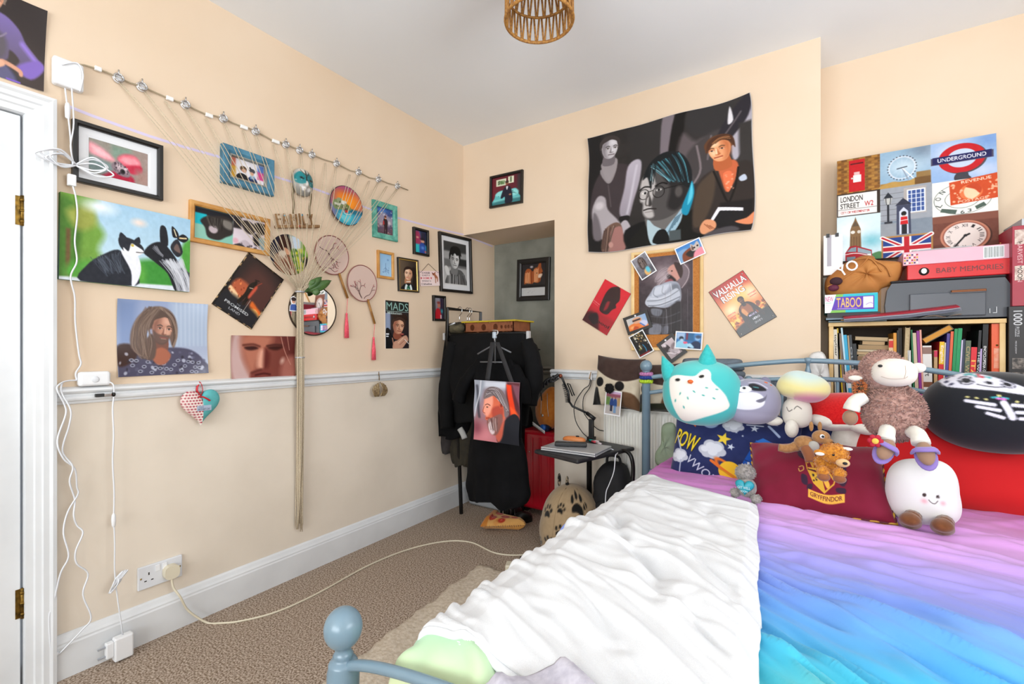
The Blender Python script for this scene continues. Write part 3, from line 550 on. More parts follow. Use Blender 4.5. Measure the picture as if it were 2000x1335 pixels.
b.grid(lambda u, v: ((u-.5)*2*mr*.92*math.sqrt(max(0, 1-((v-.5)*1.99)**2))**.8, (.5-v)*2*mr*1.12, .012+.04*math.sqrt(max(0, 1-((u-.5)*1.95)**2))*math.sqrt(max(0, 1-((v-.5)*1.9)**2))+.012*math.exp(-((u-.5)/.1)**2-((v-.62)/.12)**2)), 48, 56, col=lambda u, v: s_(u, v)); obj('face', b, vmat(.2), t)
rb = mat('olive_ribbon', '#6a5c3c', .6)
for x in (-.045, .05): obj('ribbon', MB().tube([(x, -.02, .012), (x*1.05, -.07, .008), (x*.9, -.12, .006), (x*.96, -.165, .006)], .0045, 6, flat=.3, smooth=4), rb, t)
# --- carved FAMILY sign
c, w, h, a = fit('L', [(535,414),(619,417),(622,444),(539,446)], .02); t = thing('wooden_word_sign', 'carved brown wooden word sign FAMILY hung among the strings', 'sign', wallM('L', c, a))
cw = mat('carved_wood', '#a8845c', .7, col2='#7a5836', scale=30, bump=(.3, .002))
obj('base', MB().box((-w/2, -h/2, .002), (w*.52, -h*.3, .026)), cw, t, bevel=.003)
bd = mat('painted_dots', '#b03030', .5); bt = mat('painted_dots_blue', '#4a98b8', .5)
for ch, xc_, lw_ in (('F',-.42,.095),('A',-.265,.135),('M',-.07,.15),('I',.075,.03),('L',.18,.09),('Y',.335,.13)):
    b = MB(); vs, fs = text_tris(ch, False); x0 = w*xc_; n = len(vs); lw = w*lw_; k = xc_*9
    for z in (.016, .024): b.add([(x0+x*lw, y*h*.72+h*.08+.002*math.sin(k*2), z) for x, y in vs], fs)
    from collections import Counter
    ec = Counter(tuple(sorted((f[i], f[(i+1) % len(f)]))) for f in fs for i in range(len(f)))
    e_ = [[i, j, j+n, i+n] for (i, j), q in ec.items() if q == 1]; b.f += e_; b.m += [0]*len(e_); b.s += [False]*len(e_); obj('letter', b, cw, t)
for x, y in ((-.28, .3), (.0, -.38), (.12, .35)): obj('bead', MB().ell((x*w, y*h, .026), (.005, .005, .004), 10, 6), bd if y < 0 else bt, t)
# --- round plate
c = LW(676, 402, .02); c.x = 0; dz = (LW(676, 363, .02).z-LW(676, 440, .02).z)/2*.97
p = Pic(120, 120, '#8a4a8c', '#6a4a90'); p.glow(54,34,60,40,'#f0781c',1).glow(54,40,44,26,'#f89a28',1).glow(50,2,60,14,'#a04a80',.7); p.rect(0,56,100,100,'#2898b0',3).glow(50,80,36,14,'#48c8d8',.9).rect(60,54,100,66,'#1d6a80',5).glow(10,70,16,40,'#8a6a98',.8).glow(92,86,24,24,'#6a88b0',.7)
p.poly([(10,46),(24,38),(44,40),(62,50),(64,58),(40,62),(14,64)],'#7a8a5c',3).poly([(22,36),(34,34),(36,46),(24,46)],'#8f9a78',2).rect(36,38,50,48,'#e0e0d8',1.5).rect(14,48,28,54,'#c8c8b8',2).poly([(46,44),(60,48),(60,56),(48,54)],'#6f7a3c',2).rect(46,60,56,67,'#c83c30',2).line([(42,64),(46,70),(60,70),(64,64)],1.6,'#e8dccc').spots(14,(14,44,60,62),(1,3),['#3a4428','#d8d8c8','#4a3a38'],5)
for k in range(6): p.line([(26+k*3,74+k*3),(44,76+k*3),(66-k*2,74+k*3)],1.2,'#bff0f0',a=.6)
s_ = p.sampler(); t = thing('decorative_plate', 'round purple plate with a sunset harbour scene', 'plate', wallM('L', c, 0)); b = MB()
b.grid(lambda u, v: (dz*v*math.cos(2*PI*u), dz*v*math.sin(2*PI*u), .02+.006*v**4), 90, 44, col=lambda u, v: s_(.5+v*math.cos(2*PI*u)/2, .5-v*math.sin(2*PI*u)/2)); obj('painted_face', b, vmat(.2), t)
obj('rim', MB().lathe([(dz*.6, .004), (dz*.98, .018), (dz*1.02, .026), (dz*.99, .027)], 60, caps=False), mat('plum_glaze', '#3c1c34', .25), t)
# --- round photo print
c = LW(566, 497, .006); c.x = 0; dz = .5*(LW(566, 458, .006).z-LW(566, 536, .006).z)
p = Pic(100, 100, '#1b1f38', '#2a1a18', 0); p.rect(50,0,100,100,'#7a9a3c',10).rect(50,0,80,34,'#c8d8e8',8).spots(50,(58,28,100,100),(2,7),['#e8d838','#3c7a2c','#8ab848','#23501f','#c8c83c'],8,.8).poly([(24,10),(44,4),(54,24),(50,46),(34,44),(24,36)],'#3a1f18',3).poly([(36,34),(50,40),(50,50),(38,50)],'#d8a080',3).poly([(10,60),(30,48),(52,56),(64,80),(62,102),(20,102)],'#8a5a44',4).poly([(22,46),(36,42),(40,56),(24,64)],'#d8c8b8',4).strands([(20,60),(40,80),(56,102)],[(40,54),(54,76),(64,100)],['#c89878','#5a3024','#e0c0a8'],24,1.2,2).rect(88,50,100,80,'#1f1c20',4)
s_ = p.sampler(); b = MB(); b.grid(lambda u, v: (dz*v*math.cos(2*PI*u), dz*v*math.sin(2*PI*u), .004), 72, 40, col=lambda u, v: s_(.5+v*math.cos(2*PI*u)/2, .5-v*math.sin(2*PI*u)/2))
t = thing('round_photo', 'round photo disc with brown hair and yellow flowers, below FAMILY', 'photo', wallM('L', c, 0)); obj('print', b, PR, t); obj('backing', MB().lathe([(dz, .0008), (dz*1.01, .002), (dz, .0036)], 60), blackwood, t)
# --- two silk fans
silk = mat('pink_silk', '#ecd2c8', .6, alpha=.45); rimm = mat('rosy_fan_rim', '#8a5450', .5); bamboo = mat('bamboo', '#a87838', .5, col2='#8a5c28', scale=30); tas = mat('coral_tassel', '#e0485c', .7, col2='#f06878', scale=120)
def fan(label, cx, cy, ty, by, h0, h1, t0, t1, seed):
    c = LW(cx, cy, .015); c.x = 0; r = .5*(LW(cx, ty, .015).z-LW(cx, by, .015).z); t = thing('hand_fan', label, 'fan', wallM('L', c, 0), 'silk fans with tassels')
    loc = lambda q, d: (LW(*q, d).y-c.y, LW(*q, d).z-c.z, d)
    b = MB().lathe([(r*.99, .015), (r*.99, .0158)], 60, sm=False); obj('silk', b, silk, t)
    obj('rim', MB().tube([(r*math.cos(k*PI/30), r*math.sin(k*PI/30), .0155) for k in range(60)], .0028, 8, closed=True), rimm, t)
    rr = random.Random(seed); b = MB()
    def branch(x, y, a, L, d):
        if d == 0 or L < .006: return
        n = [(x, y)]
        for k in range(4): a += rr.uniform(-.3, .3); x += math.cos(a)*L/4; y += math.sin(a)*L/4; n.append((x, y))
        if max(math.hypot(*q) for q in n) > r*.92: return
        b.tube([(q[0], q[1], .0166) for q in n], .0005+.0003*d, 4); 
        for q in n[1:]:
            if rr.random() < .6: b.ell((q[0], q[1], .0168), (.0022, .0022, .0006), 6, 4, 1)
        for s in (-.5, .5): branch(x, y, a+s+rr.uniform(-.2, .2), L*.72, d-1)
    if seed == 1: branch(-r*.75, r*.3, -.3, r*.5, 4); branch(-r*.4, r*.2, -.2, r*.5, 3); branch(-r*.5, -r*.7, .3, r*.4, 3)
    else: branch(-r*.05, -r*.85, 1.7, r*.42, 4); branch(r*.1, -r*.85, 1.2, r*.45, 4); branch(-r*.1, -r*.8, 2.3, r*.4, 3)
    obj('painted_branches', b, [mat('branch_ink', '#5a4440', .7), mat('plum_blossom', '#a84c54', .7)], t)
    a_, b_ = loc(h0, .016), loc(h1, .016); obj('handle', MB().tube([a_, b_], .0065, 8, flat=.8), bamboo, t)
    u, v = loc(t0, .014), loc(t1, .012); b = MB().tube([b_, u], .0012, 6).lathe([(.003, 0), (.006, -.004), (.006, -.012), (.004, -.016)], 10, M=T(*u))
    L = u[1]-v[1]
    b = MB().tube([b_, u], .0013, 6).ell((u[0], u[1]-.006, u[2]), (.006, .008, .006), 10, 8)
    for k in range(22):
        an = k*2.4; q = .012*math.sqrt((k+.5)/22); b.tube([(u[0]+q*.3*math.cos(an), u[1]-.01, u[2]+q*.2*math.sin(an)), (u[0]+q*math.cos(an), u[1]-L*.6, u[2]+q*.5*math.sin(an)), (u[0]+q*1.15*math.cos(an), v[1]-.003*math.sin(k*7), u[2]+q*.5*math.sin(an))], .0022, 5)
    obj('tassel', b, tas, t)
fan('round pink silk fan with blossom branch, upper left of the two fans', 649, 498, 461, 536, (662,533), (679,582), (677,611), (677,659), 1)
fan('round pink silk fan with branching twigs, lower right of the two fans', 708, 553, 518, 588, (718,584), (732,632), (730,658), (730,702), 2)
# --- round mirror
c = LW(612, 606, .012); c.x = 0; r = .5*(LW(612, 558, .012).z-LW(612, 655, .012).z); t = thing('wall_mirror', 'round mirror with thin dark rim behind the string bundle', 'mirror', wallM('L', Vector((.006, c.y, c.z)), 0) @ R('Y', -3.6))
obj('glass', MB().lathe([(r*.985, .004), (r*.985, .010)], 64, sm=False), mat('mirror_silver', '#f2f4f4', .02, 1.0), t)
obj('rim', MB().lathe([(r*.97, .001), (r*1.01, .001), (r*1.015, .012), (r*.985, .0135), (r*.97, .011)], 64, caps=False), mat('dark_bronze', '#3a2c20', .4, .6), t)
# small card tucked in the mirror edge
c2 = LW(574, 592, .016); t = thing('photo_cutout', 'small cutout of a dark-haired figure stuck on the mirror', 'photo', wallM('L', Vector((.0125, c2.y, c2.z))))
b = MB(); o_ = [(-.022,-.04),(.022,-.04),(.02,-.014),(.012,-.004),(.016,.012),(.014,.03),(.0,.037),(-.014,.03),(-.016,.012),(-.012,-.004),(-.02,-.014)]
b.prism(o_, .0002, .001, 0); b.prism([(x*.86, y*.86-.001) for x, y in o_[:4]+o_[9:]], .0011, .0014, 1).prism([(.010*math.cos(k*PI/6), .012+.013*math.sin(k*PI/6)) for k in range(12)], .0011, .0016, 2).prism([(.013*math.cos(k*PI/6), .021+.010*math.sin(k*PI/6)) for k in range(12)], .0016, .0018, 3)
obj('card', b, [paper, mat('blue_print', '#3a58a0', .5), mat('skin_print', '#d09a80', .5), mat('dark_print', '#2a1a1c', .5)], t)
# --- leafy sprig
leafm = mat('green_leaf', '#3a5a2c', .45, col2='#4f7038', scale=20); c = LW(590, 566, .02); t = thing('leafy_sprig', 'sprig of large green leaves tucked above the mirror', 'plant', wallM('L', c, 0))
def leaf(mb, base, tip, wd, bend=.01, n=10, mi=0):
    base, tip = Vector(base), Vector(tip); d = tip-base; L = d.length; d.normalize(); s = d.cross(Vector((0, 0, 1))).normalized()
    mb.grid(lambda u, v: base+d*(L*v)+s*((u-.5)*wd*(math.sin(PI*min(1, v**.75))**.7+.001)*(1))+Vector((0, 0, 1))*(bend*math.sin(PI*v)-abs(u-.5)*bend*1.5), 6, n, mi)
for q0, q1, w_ in (((600,568),(644,548),.05), ((598,566),(625,541),.05), ((606,568),(622,572),.04), ((600,560),(612,545),.035)):
    f = lambda q, d: (LW(*q, d).y-c.y, LW(*q, d).z-c.z, d); b = MB(); leaf(b, f(q0, .022), f(q1, .035), w_, .012); b.tube([f((590,570), .015), f(q0, .022)], .0015, 5); obj('leaf', b, leafm, t, solid=.0006)
# --- string tree
rope = mat('cotton_string', '#b8a68c', .9, col2='#cdbfa6', scale=200); chrome = mat('polished_metal', '#c8c8c8', .12, 1); clear = mat('clear_plastic', '#f4f4f8', .15, alpha=.75)
cordp = [(145,125),(165,127),(185,133),(208,141),(232,152),(255,162),(278,169),(302,180),(325,190),(345,198),(363,204),(382,214),(402,223),(420,226),(437,231),(455,240),(470,246),(486,250),(500,256),(516,265),(532,274),(546,277),(559,282),(586,293),(610,302),(635,312),(646,315),(658,319),(684,333),(701,336),(722,347),(740,350),(757,357),(777,363),(797,371)]
c = LW(585, 570); t = thing('string_tree', 'tree of cotton strings hung on a hooked cord and gathered into a trunk', 'wall hanging', T(*c)); L_ = lambda q, d: LW(*q, d)-c
obj('cord', MB().tube([L_(q, .012) for q in cordp], .0032, 6), mat('grey_cord', '#a8987e', .9), t)
rings = [(232,152),(278,169),(363,204),(437,231),(500,256),(559,282),(586,293),(610,302),(658,319),(701,336),(740,350),(777,363)]
tapes = [(185,132),(325,190),(402,223),(470,246),(532,274)]
for q in rings:
    o = L_(q, .016); M = T(*o) @ R('Y', 90)
    b = MB().lathe([(.0, -.014), (.016, -.012), (.018, -.006), (.016, -.002), (.0, -.001)], 18, M=M)
    b.tube([(.014*math.cos(k*PI/8), .014*math.sin(k*PI/8), .003) for k in range(16)], .0035, 6, 1, True, M=M).tube([(0, 0, .030), (0, 0, .012)], .003, 6, 1, M=T(*o)); obj('hook', b, [clear, chrome], t)
for q in tapes:
    q2 = (q[0]+13, q[1]+5); o = (L_(q, .014)+L_(q2, .014))/2; d = L_(q2, .014)-L_(q, .014); obj('tape', MB().cbox((0, 0, 0), (.012, d.length*1.1, .016), M=T(*o) @ R('X', math.degrees(math.atan2(d.z, d.y)))), mat('white_tape', '#ecebe8', .5), t, bevel=.003)
knot = (586, 572)
starts = rings+[(325,192),(402,225),(474,248),(534,276),(635,312),(684,335),(722,347),(755,357)]
rr = random.Random(5)
for q in starts:
    b = MB()
    for s in (-1, 1):
        a, z = L_((q[0]+s*1.2, q[1]+6), .012), L_((knot[0]+rr.uniform(-4, 4), knot[1]), .034); n = []
        for k in range(9):
            f = k/8; v = a.lerp(z, f); v.x += .038*math.sin(PI*f)**.8+.003*s*math.sin(PI*f); v.y += s*.010*math.sin(PI*f)+(.004*math.sin(9*f+q[0])); v.z += -.03*math.sin(PI*f)*(1 if q[0] < 586 else .5); n.append(v)
        b.tube(n, .0015, 5)
    obj('string', b, rope, t)
b = MB()
for k in range(44):
    an = k*2.4; q = .015*math.sqrt((k+.5)/44); dy = q*math.cos(an); dx = q*.75*math.sin(an); end = rr.uniform(1015, 1040) if k % 3 else rr.uniform(930, 1000)
    b.tube([L_((586, 562), .034)+Vector((dx, dy, 0)), L_((586, 600), .032)+Vector((dx, dy*1.1, 0)), L_((587, 750), .045)+Vector((dx*1.1, dy*1.3+rr.uniform(-.002, .002), 0)), L_((586, 900), .03)+Vector((dx, dy*1.2+rr.uniform(-.004, .004), 0)), L_((585+rr.uniform(-4, 5), end), .025)+Vector((dx, dy, 0))], .0021, 5, smooth=3)
obj('trunk', b, rope, t)
tie = mat('silver_tie', '#c0c4cc', .3, .6)
for y in (570, 698): obj('tie', MB().tube([L_((586, y), .036)+Vector((.017*math.cos(k*PI/8), .021*math.sin(k*PI/8), .001*(k % 2))) for k in range(16)], .0042, 6, closed=True), tie, t)
# --- LED strip and controller, white cables
strip = [(130,206),(180,226),(236,246),(293,266),(360,287),(435,308),(490,329),(544,347),(607,366),(668,388),(728,410),(777,425),(849,445),(906,458),(962,481)]
prop(obj('light_strip', MB().grid(lambda u, v: LW(*strip[min(int(u*14+.5), 14)], .0006)+Vector((0, 0, (v-.5)*.011)), 14, 1), mat('lilac_strip', '#d4c8e4', .4)), 'thin lilac light strip running along the cream wall', 'light strip')
wcab = mat('white_cable', '#dfe1e6', .45); wpl = mat('white_plastic', '#e9eaec', .4)
c = LW(130, 149); t = thing('light_controller', 'white controller box beside the top of the door frame', 'controller', wallM('L', c)); hw = .040
obj('case', MB().box((-hw, -.048, 0), (hw, .048, .03)), wpl, t, bevel=.008, seg=3)
pts = [L_2 for L_2 in [(-.02, .02, .033), (.02, .045, .034), (.035, .01, .036), (.028, -.05, .03)]]; obj('lead', MB().tube(pts, .0026, 6, smooth=5), wcab, t)
def wall_cable(label, path, r=.0026, ds=None, cat='cable'):
    ds = ds or [.012]*len(path); b = MB().tube([LW(*q, d) for q, d in zip(path, ds)], r, 7, smooth=6); return prop(obj('cable', b, wcab), label, cat)
# coil of cable tied beside the frame, with its plug and lead down to the lamp
t = thing('cable_bundle', 'white cable coil tied in a bow beside the turtle frame', 'cable', T(*LW(142, 325))); c = LW(142, 325)
b = MB(); rr = random.Random(3)
for k in range(7):
    s = 1 if k % 2 else -1; Lx = rr.uniform(.07, .115); a = rr.uniform(-.25, .1); zz = rr.uniform(-.01, .012)
    b.tube([(.035, 0, 0), (.05+.01*k*.3, s*Lx*.5, zz+.022+a*.03), (.06, s*Lx, zz+a*.1), (.05, s*Lx*.55, zz-.02), (.035, 0, -.004)], .0028, 6, smooth=7)
obj('coil', b, wcab, t)
b = MB(); b.tube([LW(*q, d)-c for q, d in (((127,172),.02),((131,205),.025),((133,225),.03),((137,262),.035),((139,292),.04),((142,322),.04))], .0026, 6, smooth=5).tube([LW(*q, d)-c for q, d in (((140,172),.03),((144,240),.03),((138,285),.04),((144,320),.04))], .0026, 6, smooth=5); obj('lead', b, wcab, t)
obj('connector', MB().lathe([(.003, -.028), (.007, -.024), (.008, .01), (.006, .024), (.003, .028)], 12, M=T(*(LW(132,216,.027)-c))), wpl, t)
obj('plug', MB().cbox((0, 0, 0), (.018, .022, .04), M=T(*(LW(140,352,.03)-c))), wpl, t, bevel=.003)
wall_cable('long white cable wandering down over the cat canvas to the lamp bar', [(142,362),(148,385),(151,420),(146,470),(150,510),(138,540),(146,580),(147,630),(154,690),(158,710),(148,728),(150,742)], ds=[.03,.03,.028,.028,.028,.03,.02,.018,.02,.02,.02,.02])
c = LW(180, 742); t = thing('lamp_bar', 'slim white battery lamp bar standing on the dado rail', 'lamp', wallM('L', Vector((0, c.y, 1.009+.026)))); b = MB(); hw = (LW(212,742,.03).y-LW(148,742,.03).y)/2
obj('case', MB().box((-hw, -.026, .004), (hw, .026, .034)), wpl, t, bevel=.01, seg=4); obj('button', MB().lathe([(.011, 0), (.011, .0015), (.009, .002)], 20, M=T(.0, -.002, .034)), mat('pale_button', '#d8dade', .3), t)
c = LW(203, 771, .03); t = thing('cable_clip', 'small black and silver clip on the dado rail below the lamp bar', 'clip', T(c.x, c.y, c.z)); obj('body', MB().cbox((0, -.012, 0), (.014, .026, .012)), blackwood, t, bevel=.002); obj('jaw', MB().cbox((.002, .010, 0), (.014, .022, .011)), chrome, t, bevel=.002)
obj('nut', MB().ell((0, .028, 0), (.007, .006, .009), 10, 8), blackwood, t)
wall_cable('twisted white cable hanging from lamp bar towards skirting, left strand', [(150,742),(128,744),(114,752),(112,762),(126,790),(128,810),(112,860),(124,895),(146,915),(150,950),(152,965),(132,1000),(124,1040),(134,1085),(118,1120),(104,1180),(96,1205),(100,1270),(110,1277)], ds=[.02,.03,.045,.05,.04,.04,.05,.05,.04,.035,.035,.04,.045,.05,.045,.03,.03,.03,.028])
wall_cable('twisted white cable hanging from lamp bar towards skirting, right strand', [(122,746),(120,765),(138,800),(135,830),(122,880),(142,910),(136,940),(146,975),(144,1005),(150,1025),(162,1040),(148,1075),(150,1100),(172,1120),(162,1160),(178,1205),(160,1230),(116,1276)], ds=[.03,.045,.045,.04,.045,.05,.045,.035,.045,.04,.045,.05,.05,.045,.05,.05,.045,.028])
c = LW(110, 1277, .024); prop(obj('cable_end', MB().ell(c, (.006, .008, .008), 12, 8), wpl), 'round white cable end resting against the skirting by the door', 'plug')
wall_cable('straight thin white cable with inline connector below the dado clip', [(212,745),(222,752),(222,775),(220,800),(222,850),(220,900),(223,960),(222,1010)], ds=[.03,.035,.03,.035,.04,.04,.04,.04])
t = thing('power_adaptor', 'white plug adaptor hanging above the floor, its spare cable tied in a loop', 'adaptor', T(*LW(228, 1250))); c = LW(228, 1250)
g = lambda q, d: LW(*q, d)-c
obj('case', MB().box((.045, -.028, -.042), (.078, .028, .042)), wpl, t, bevel=.005, M=None)
obj('plug_face', MB().box((.048, -.05, -.02), (.072, -.028, .034)), wpl, t, bevel=.003)
for z in (-.012, .022): obj('pin', MB().box((.056, -.072, z-.003), (.064, -.05, z+.003)), mat('grey_pin', '#b8bcc4', .3, .4), t)
obj('lead', MB().tube([g((222,1010), .04), g((224,1060), .045), g((225,1130), .05), (.06, 0, .042)], .0024, 6, smooth=5), wcab, t)
obj('connector', MB().lathe([(.002, -.03), (.006, -.022), (.0075, 0), (.006, .016), (.002, .024)], 12, M=T(*g((222,1014), .04))), wpl, t)
b = MB(); o = g((226,1135), .055)
for k in range(6): b.tube([o+Vector((.006*math.sin(k), -.02+.002*k, -.035)), o+Vector((.008*math.cos(k*2), -.012+.005*k, -.01)), o+Vector((0, .0+.004*k, .01)), o+Vector((.006*math.sin(k*3), .02+.003*k, .03)), o+Vector((0, .008+.003*k, .012)), o+Vector((0, -.012, -.02))], .0022, 5, smooth=5)
obj('tied_loop', b, wcab, t)
# --- double socket with plug
c, w, h, a = fit('L', [(271,1111),(355,1084),(355,1124),(271,1153)], .012); t = thing('wall_socket', 'white double wall socket above the skirting with one plug in', 'socket', wallM('L', c, 0)); w, h = .150, .088
sk = mat('socket_plastic', '#dcdee2', .4)
obj('plate', MB().box((-w/2, -h/2, 0), (w/2, h/2, .012)), sk, t, bevel=.003, seg=3)
for s in (-1, 1):
    obj('switch', MB().box((s*.012-.008, .012, .012), (s*.012+.008, .036, .016)), wpl, t, bevel=.0015)
b = MB(); dk = mat('dark_slot', '#221c18', .7)
for q in ((-.040, .012, .003, .008), (-.051, -.014, .006, .003), (-.029, -.014, .006, .003)): b.cbox((q[0], q[1], .0122), (q[2]*1.3, q[3]*1.3, .001))
obj('pin_hole', b, dk, t)
for s in (-1, 1): obj('screw', MB().lathe([(.0035, .012), (.0035, .0128)], 10, M=T(s*.066, 0, 0)), mat('brass_screw', '#a8905c', .4, .7), t)
pc = c+Vector((0, .030, .0)); t = thing('plug', 'cream plug with an orange label in the right half of the socket', 'plug', wallM('L', pc))
crm = mat('cream_plastic', '#d8cfb8', .4)
o_ = [(.026*math.copysign(abs(math.cos(a))**.7, math.cos(a)), -.004+.027*math.copysign(abs(math.sin(a))**.7, math.sin(a))) for a in [k*PI/12 for k in range(24)]]
obj('body', MB().prism(o_, .0125, .040, sm=True), crm, t, bevel=.004); obj('label', MB().box((-.012, -.004, .0402), (.012, .008, .0408)), mat('orange_sticker', '#c08a3c', .5, col2='#7a4a1c', scale=90), t)
fl = [ZP(404,1217), ZP(430,1218), ZP(470,1214), ZP(540,1196), ZP(620,1160), ZP(720,1105), ZP(800,1073), ZP(870,1058), ZP(920,1060), ZP(965,1080), ZP(1010,1085), ZP(1070,1079)]
b = MB().tube([pc+Vector((.03, 0, -.03)), pc+Vector((.035, .005, -.07)), LW(352, 1165, .05), LW(368, 1192, .05)]+[v+Vector((0, 0, .004)) for v in fl], .0042, 8, smooth=8); obj('flex', b, crm, t).matrix_world = Matrix()
t.children[-1].matrix_parent_inverse = t.matrix_world.inverted()
# --- heart ornament
c = LW(385, 795); t = thing('heart_ornament', 'stuffed fabric heart, half spotted red and half aqua, hanging from dado rail', 'ornament', wallM('L', Vector((.03, c.y, c.z)), 0))
p = Pic(110, 110, '#e2d4cc'); 
for j in range(15):
    for i in range(8): p.ell(i*7+(j % 2)*3.5, j*7.2, 2.6, 2.0, '#a02840', 1)
p.rect(50,0,100,100,'#5fb2b4',1.5).tex(.02,5); s_ = p.sampler()
def heart(u): 
    a = 2*PI*u; x = 16*math.sin(a)**3; y = 13*math.cos(a)-5*math.cos(2*a)-2*math.cos(3*a)-math.cos(4*a); return x/17, (y+2.5)/15.5
hr = .5*(LW(385,755,.03).z-LW(385,830,.03).z); hx = .5*(LW(426,790,.03).y-LW(344,790,.03).y); b = MB()
for sg in (1, -1): b.grid(lambda u, v: (heart(u)[0]*hx*v, heart(u)[1]*hr*v, sg*.026*math.sqrt(max(0, 1-v**2.2))), 140, 60, col=lambda u, v: s_(.5+heart(u)[0]*v/2, .5-heart(u)[1]*v/2))
obj('stuffed_body', b, vmat(.8), t, weld=True)
lb = MB(); lb.box((-.024, -.010, .0265), (.030, .012, .028)); put_text(lb, "MOTHER'S DAY", (.003, -.0035, .0284), .046, .009, 1); put_text(lb, 'Happy', (-.008, .006, .0284), .018, .006, 1); obj('label', lb, [mat('grey_label', '#a8b4c8', .7), mat('navy_print', '#22304a', .7)], t)
rd = mat('red_ribbon', '#c01828', .5)
obj('ribbon', MB().tube([(.0, hr*.62, .0), (-.012, hr*.95, -.004), (.0, hr*1.35, -.006), (.010, hr*.95, -.002), (.0, hr*.62, .002)], .0045, 6, smooth=5, flat=.35).tube([(-.02, hr*.62, .028), (-.004, hr*.6, .030), (.016, hr*.45, .030), (.024, hr*.36, .028)], .0042, 6, smooth=4, flat=.5), rd, t)
# --- angel wings on a hook
c = LW(734, 760); t = thing('wings_ornament', 'small brown angel wings hanging from a hook on dado rail', 'ornament', wallM('L', Vector((.03, c.y, c.z)))); wm = mat('brown_resin', '#6a543a', .6, col2='#a08a64', scale=90, bump=(.6, .003))
for s in (-1, 1):
    b = MB(); b.grid(lambda u, v: (s*(.004+.05*v*(1-.35*u)+.008*math.sin(PI*u)), .045-.075*u-.03*v*v*(1-u)-.01*abs(math.sin(v*12)), .004+.012*math.sin(PI*u)*(1-.5*v)), 14, 18); obj('wing', b, wm, t, solid=.006)
obj('hook', MB().tube([(0, .055, 0), (.004, .075, -.004), (-.003, .09, .0), (.002, .105, -.006)], .0022, 6, smooth=4), brass, t)
# ================================================================ flat things on the chimney breast and in the niche
p = Pic(70, 74, '#6e2430', '#5c2430', 0); p.rect(86,0,100,100,'#3c3438',6).rect(14,8,48,32,'#d8dcc4').rect(20,14,42,27,'#5a7a4c',3).spots(10,(20,13,44,28),(1.5,4),['#23281c','#7a9a6c','#c8ccb8'],4).rect(55,4,74,28,'#e0e0c8').line([(64,8),(64,22)],5,'#4a5a3c',3)
p.poly([(4,94),(8,74),(14,58),(30,50),(62,50),(82,50),(90,70),(96,80),(96,94)],'#5fb8bc',2).poly([(14,66),(18,54),(40,50),(84,54),(88,70),(60,76)],'#8ed8d8',4).spots(16,(16,54,84,72),(1,1.8),['#1f4a4c'],6).rect(6,80,94,90,'#7ecccc',4).poly([(2,100),(4,88),(96,84),(98,100)],'#3a7a80',5)
p.poly([(30,72),(40,44),(52,36),(64,44),(70,72),(68,96),(46,98),(44,74),(34,78)],'#1d2030',2).ell(51,26,5.5,6.5,'#8a5a44',2).ell(51,21,6,4.5,'#3a2a22',2).poly([(48,38),(51,50),(55,38)],'#d8d8dc').ell(62,68,4,3,'#b0785c',2)
framed('framed_picture', 'black frame of a suited man on a turquoise sofa, above the niche', 'B', [(955,345),(1019,330),(1020,395),(956,406)], .016, .02, blackwood, p)
p = Pic(66, 96, '#2a2628', '#3a3432'); p.rect(0,73,100,100,'#c8c8c8',1).rect(0,66,100,73,'#1f1c1c',4).spots(12,(6,78,60,90),(1,1.6),['#9a9a9c'],3,.6)
p.poly([(10,60),(12,30),(20,16),(34,16),(44,24),(54,14),(64,12),(70,2),(78,0),(80,14),(86,28),(80,40),(76,54),(66,60),(52,58),(36,62),(26,54),(20,60)],'#a8562c',2).strands([(14,30),(12,58)],[(40,24),(44,60)],['#d88a54','#7a3418','#f0b080'],24,2,2).strands([(50,20),(50,58)],[(76,14),(74,54)],['#d88a54','#8a4420','#f0b080'],24,2,2).ell(62,30,2,2,'#1a0f0a').ell(84,30,3,2.4,'#1c1210').poly([(70,34),(84,34),(78,44),(68,44)],'#e8d0bc',3).ell(40,10,6,5,'#b8b0b4',3)
framed('framed_picture', 'wide black frame with a russet fox print on the grey niche wall', 'N', [(1009,507),(1073,501),(1072,585),(1009,588)], .038, .022, blackwood, p)
# --- tapestry
p = Pic(250, 236, '#2a2624', '#332f2e', 0).tex(.03, 20)
p.rect(0,0,10,100,'#1c1918',8).poly([(30,0),(50,0),(48,40),(36,40),(28,20)],'#2e2b2a',10).poly([(50,0),(57,0),(56,30),(50,36),(48,30)],'#746a70',3).poly([(57,2),(64,0),(58,36),(54,44),(53,30)],'#15110f',3).poly([(62,16),(70,24),(84,14),(82,50),(70,56),(60,44),(58,34)],'#5a5052',8).poly([(66,0),(88,0),(86,16),(74,22),(64,12)],'#2f2c2c',6).poly([(64,34),(74,22),(84,20),(82,48),(70,56),(66,46)],'#403a3a',6).line([(70,28),(72,46),(68,56)],1.2,'#7a6e70',2).line([(78,22),(76,40)],1,'#6a6062',2)
p.poly([(92,8),(100,2),(100,24),(94,40),(90,44),(89,32)],'#a8a2ac',3).poly([(80,30),(84,16),(92,4),(100,0),(98,14),(90,26),(85,32)],'#28242a',3).line([(84,26),(94,10)],1,'#5c5458',2).poly([(80,24),(84,24),(84,31),(80,31)],'#c0bcd0',2).rect(93,18,100,60,'#34302e',5).poly([(88,4),(90,14),(87,16)],'#d8d4d8',2)
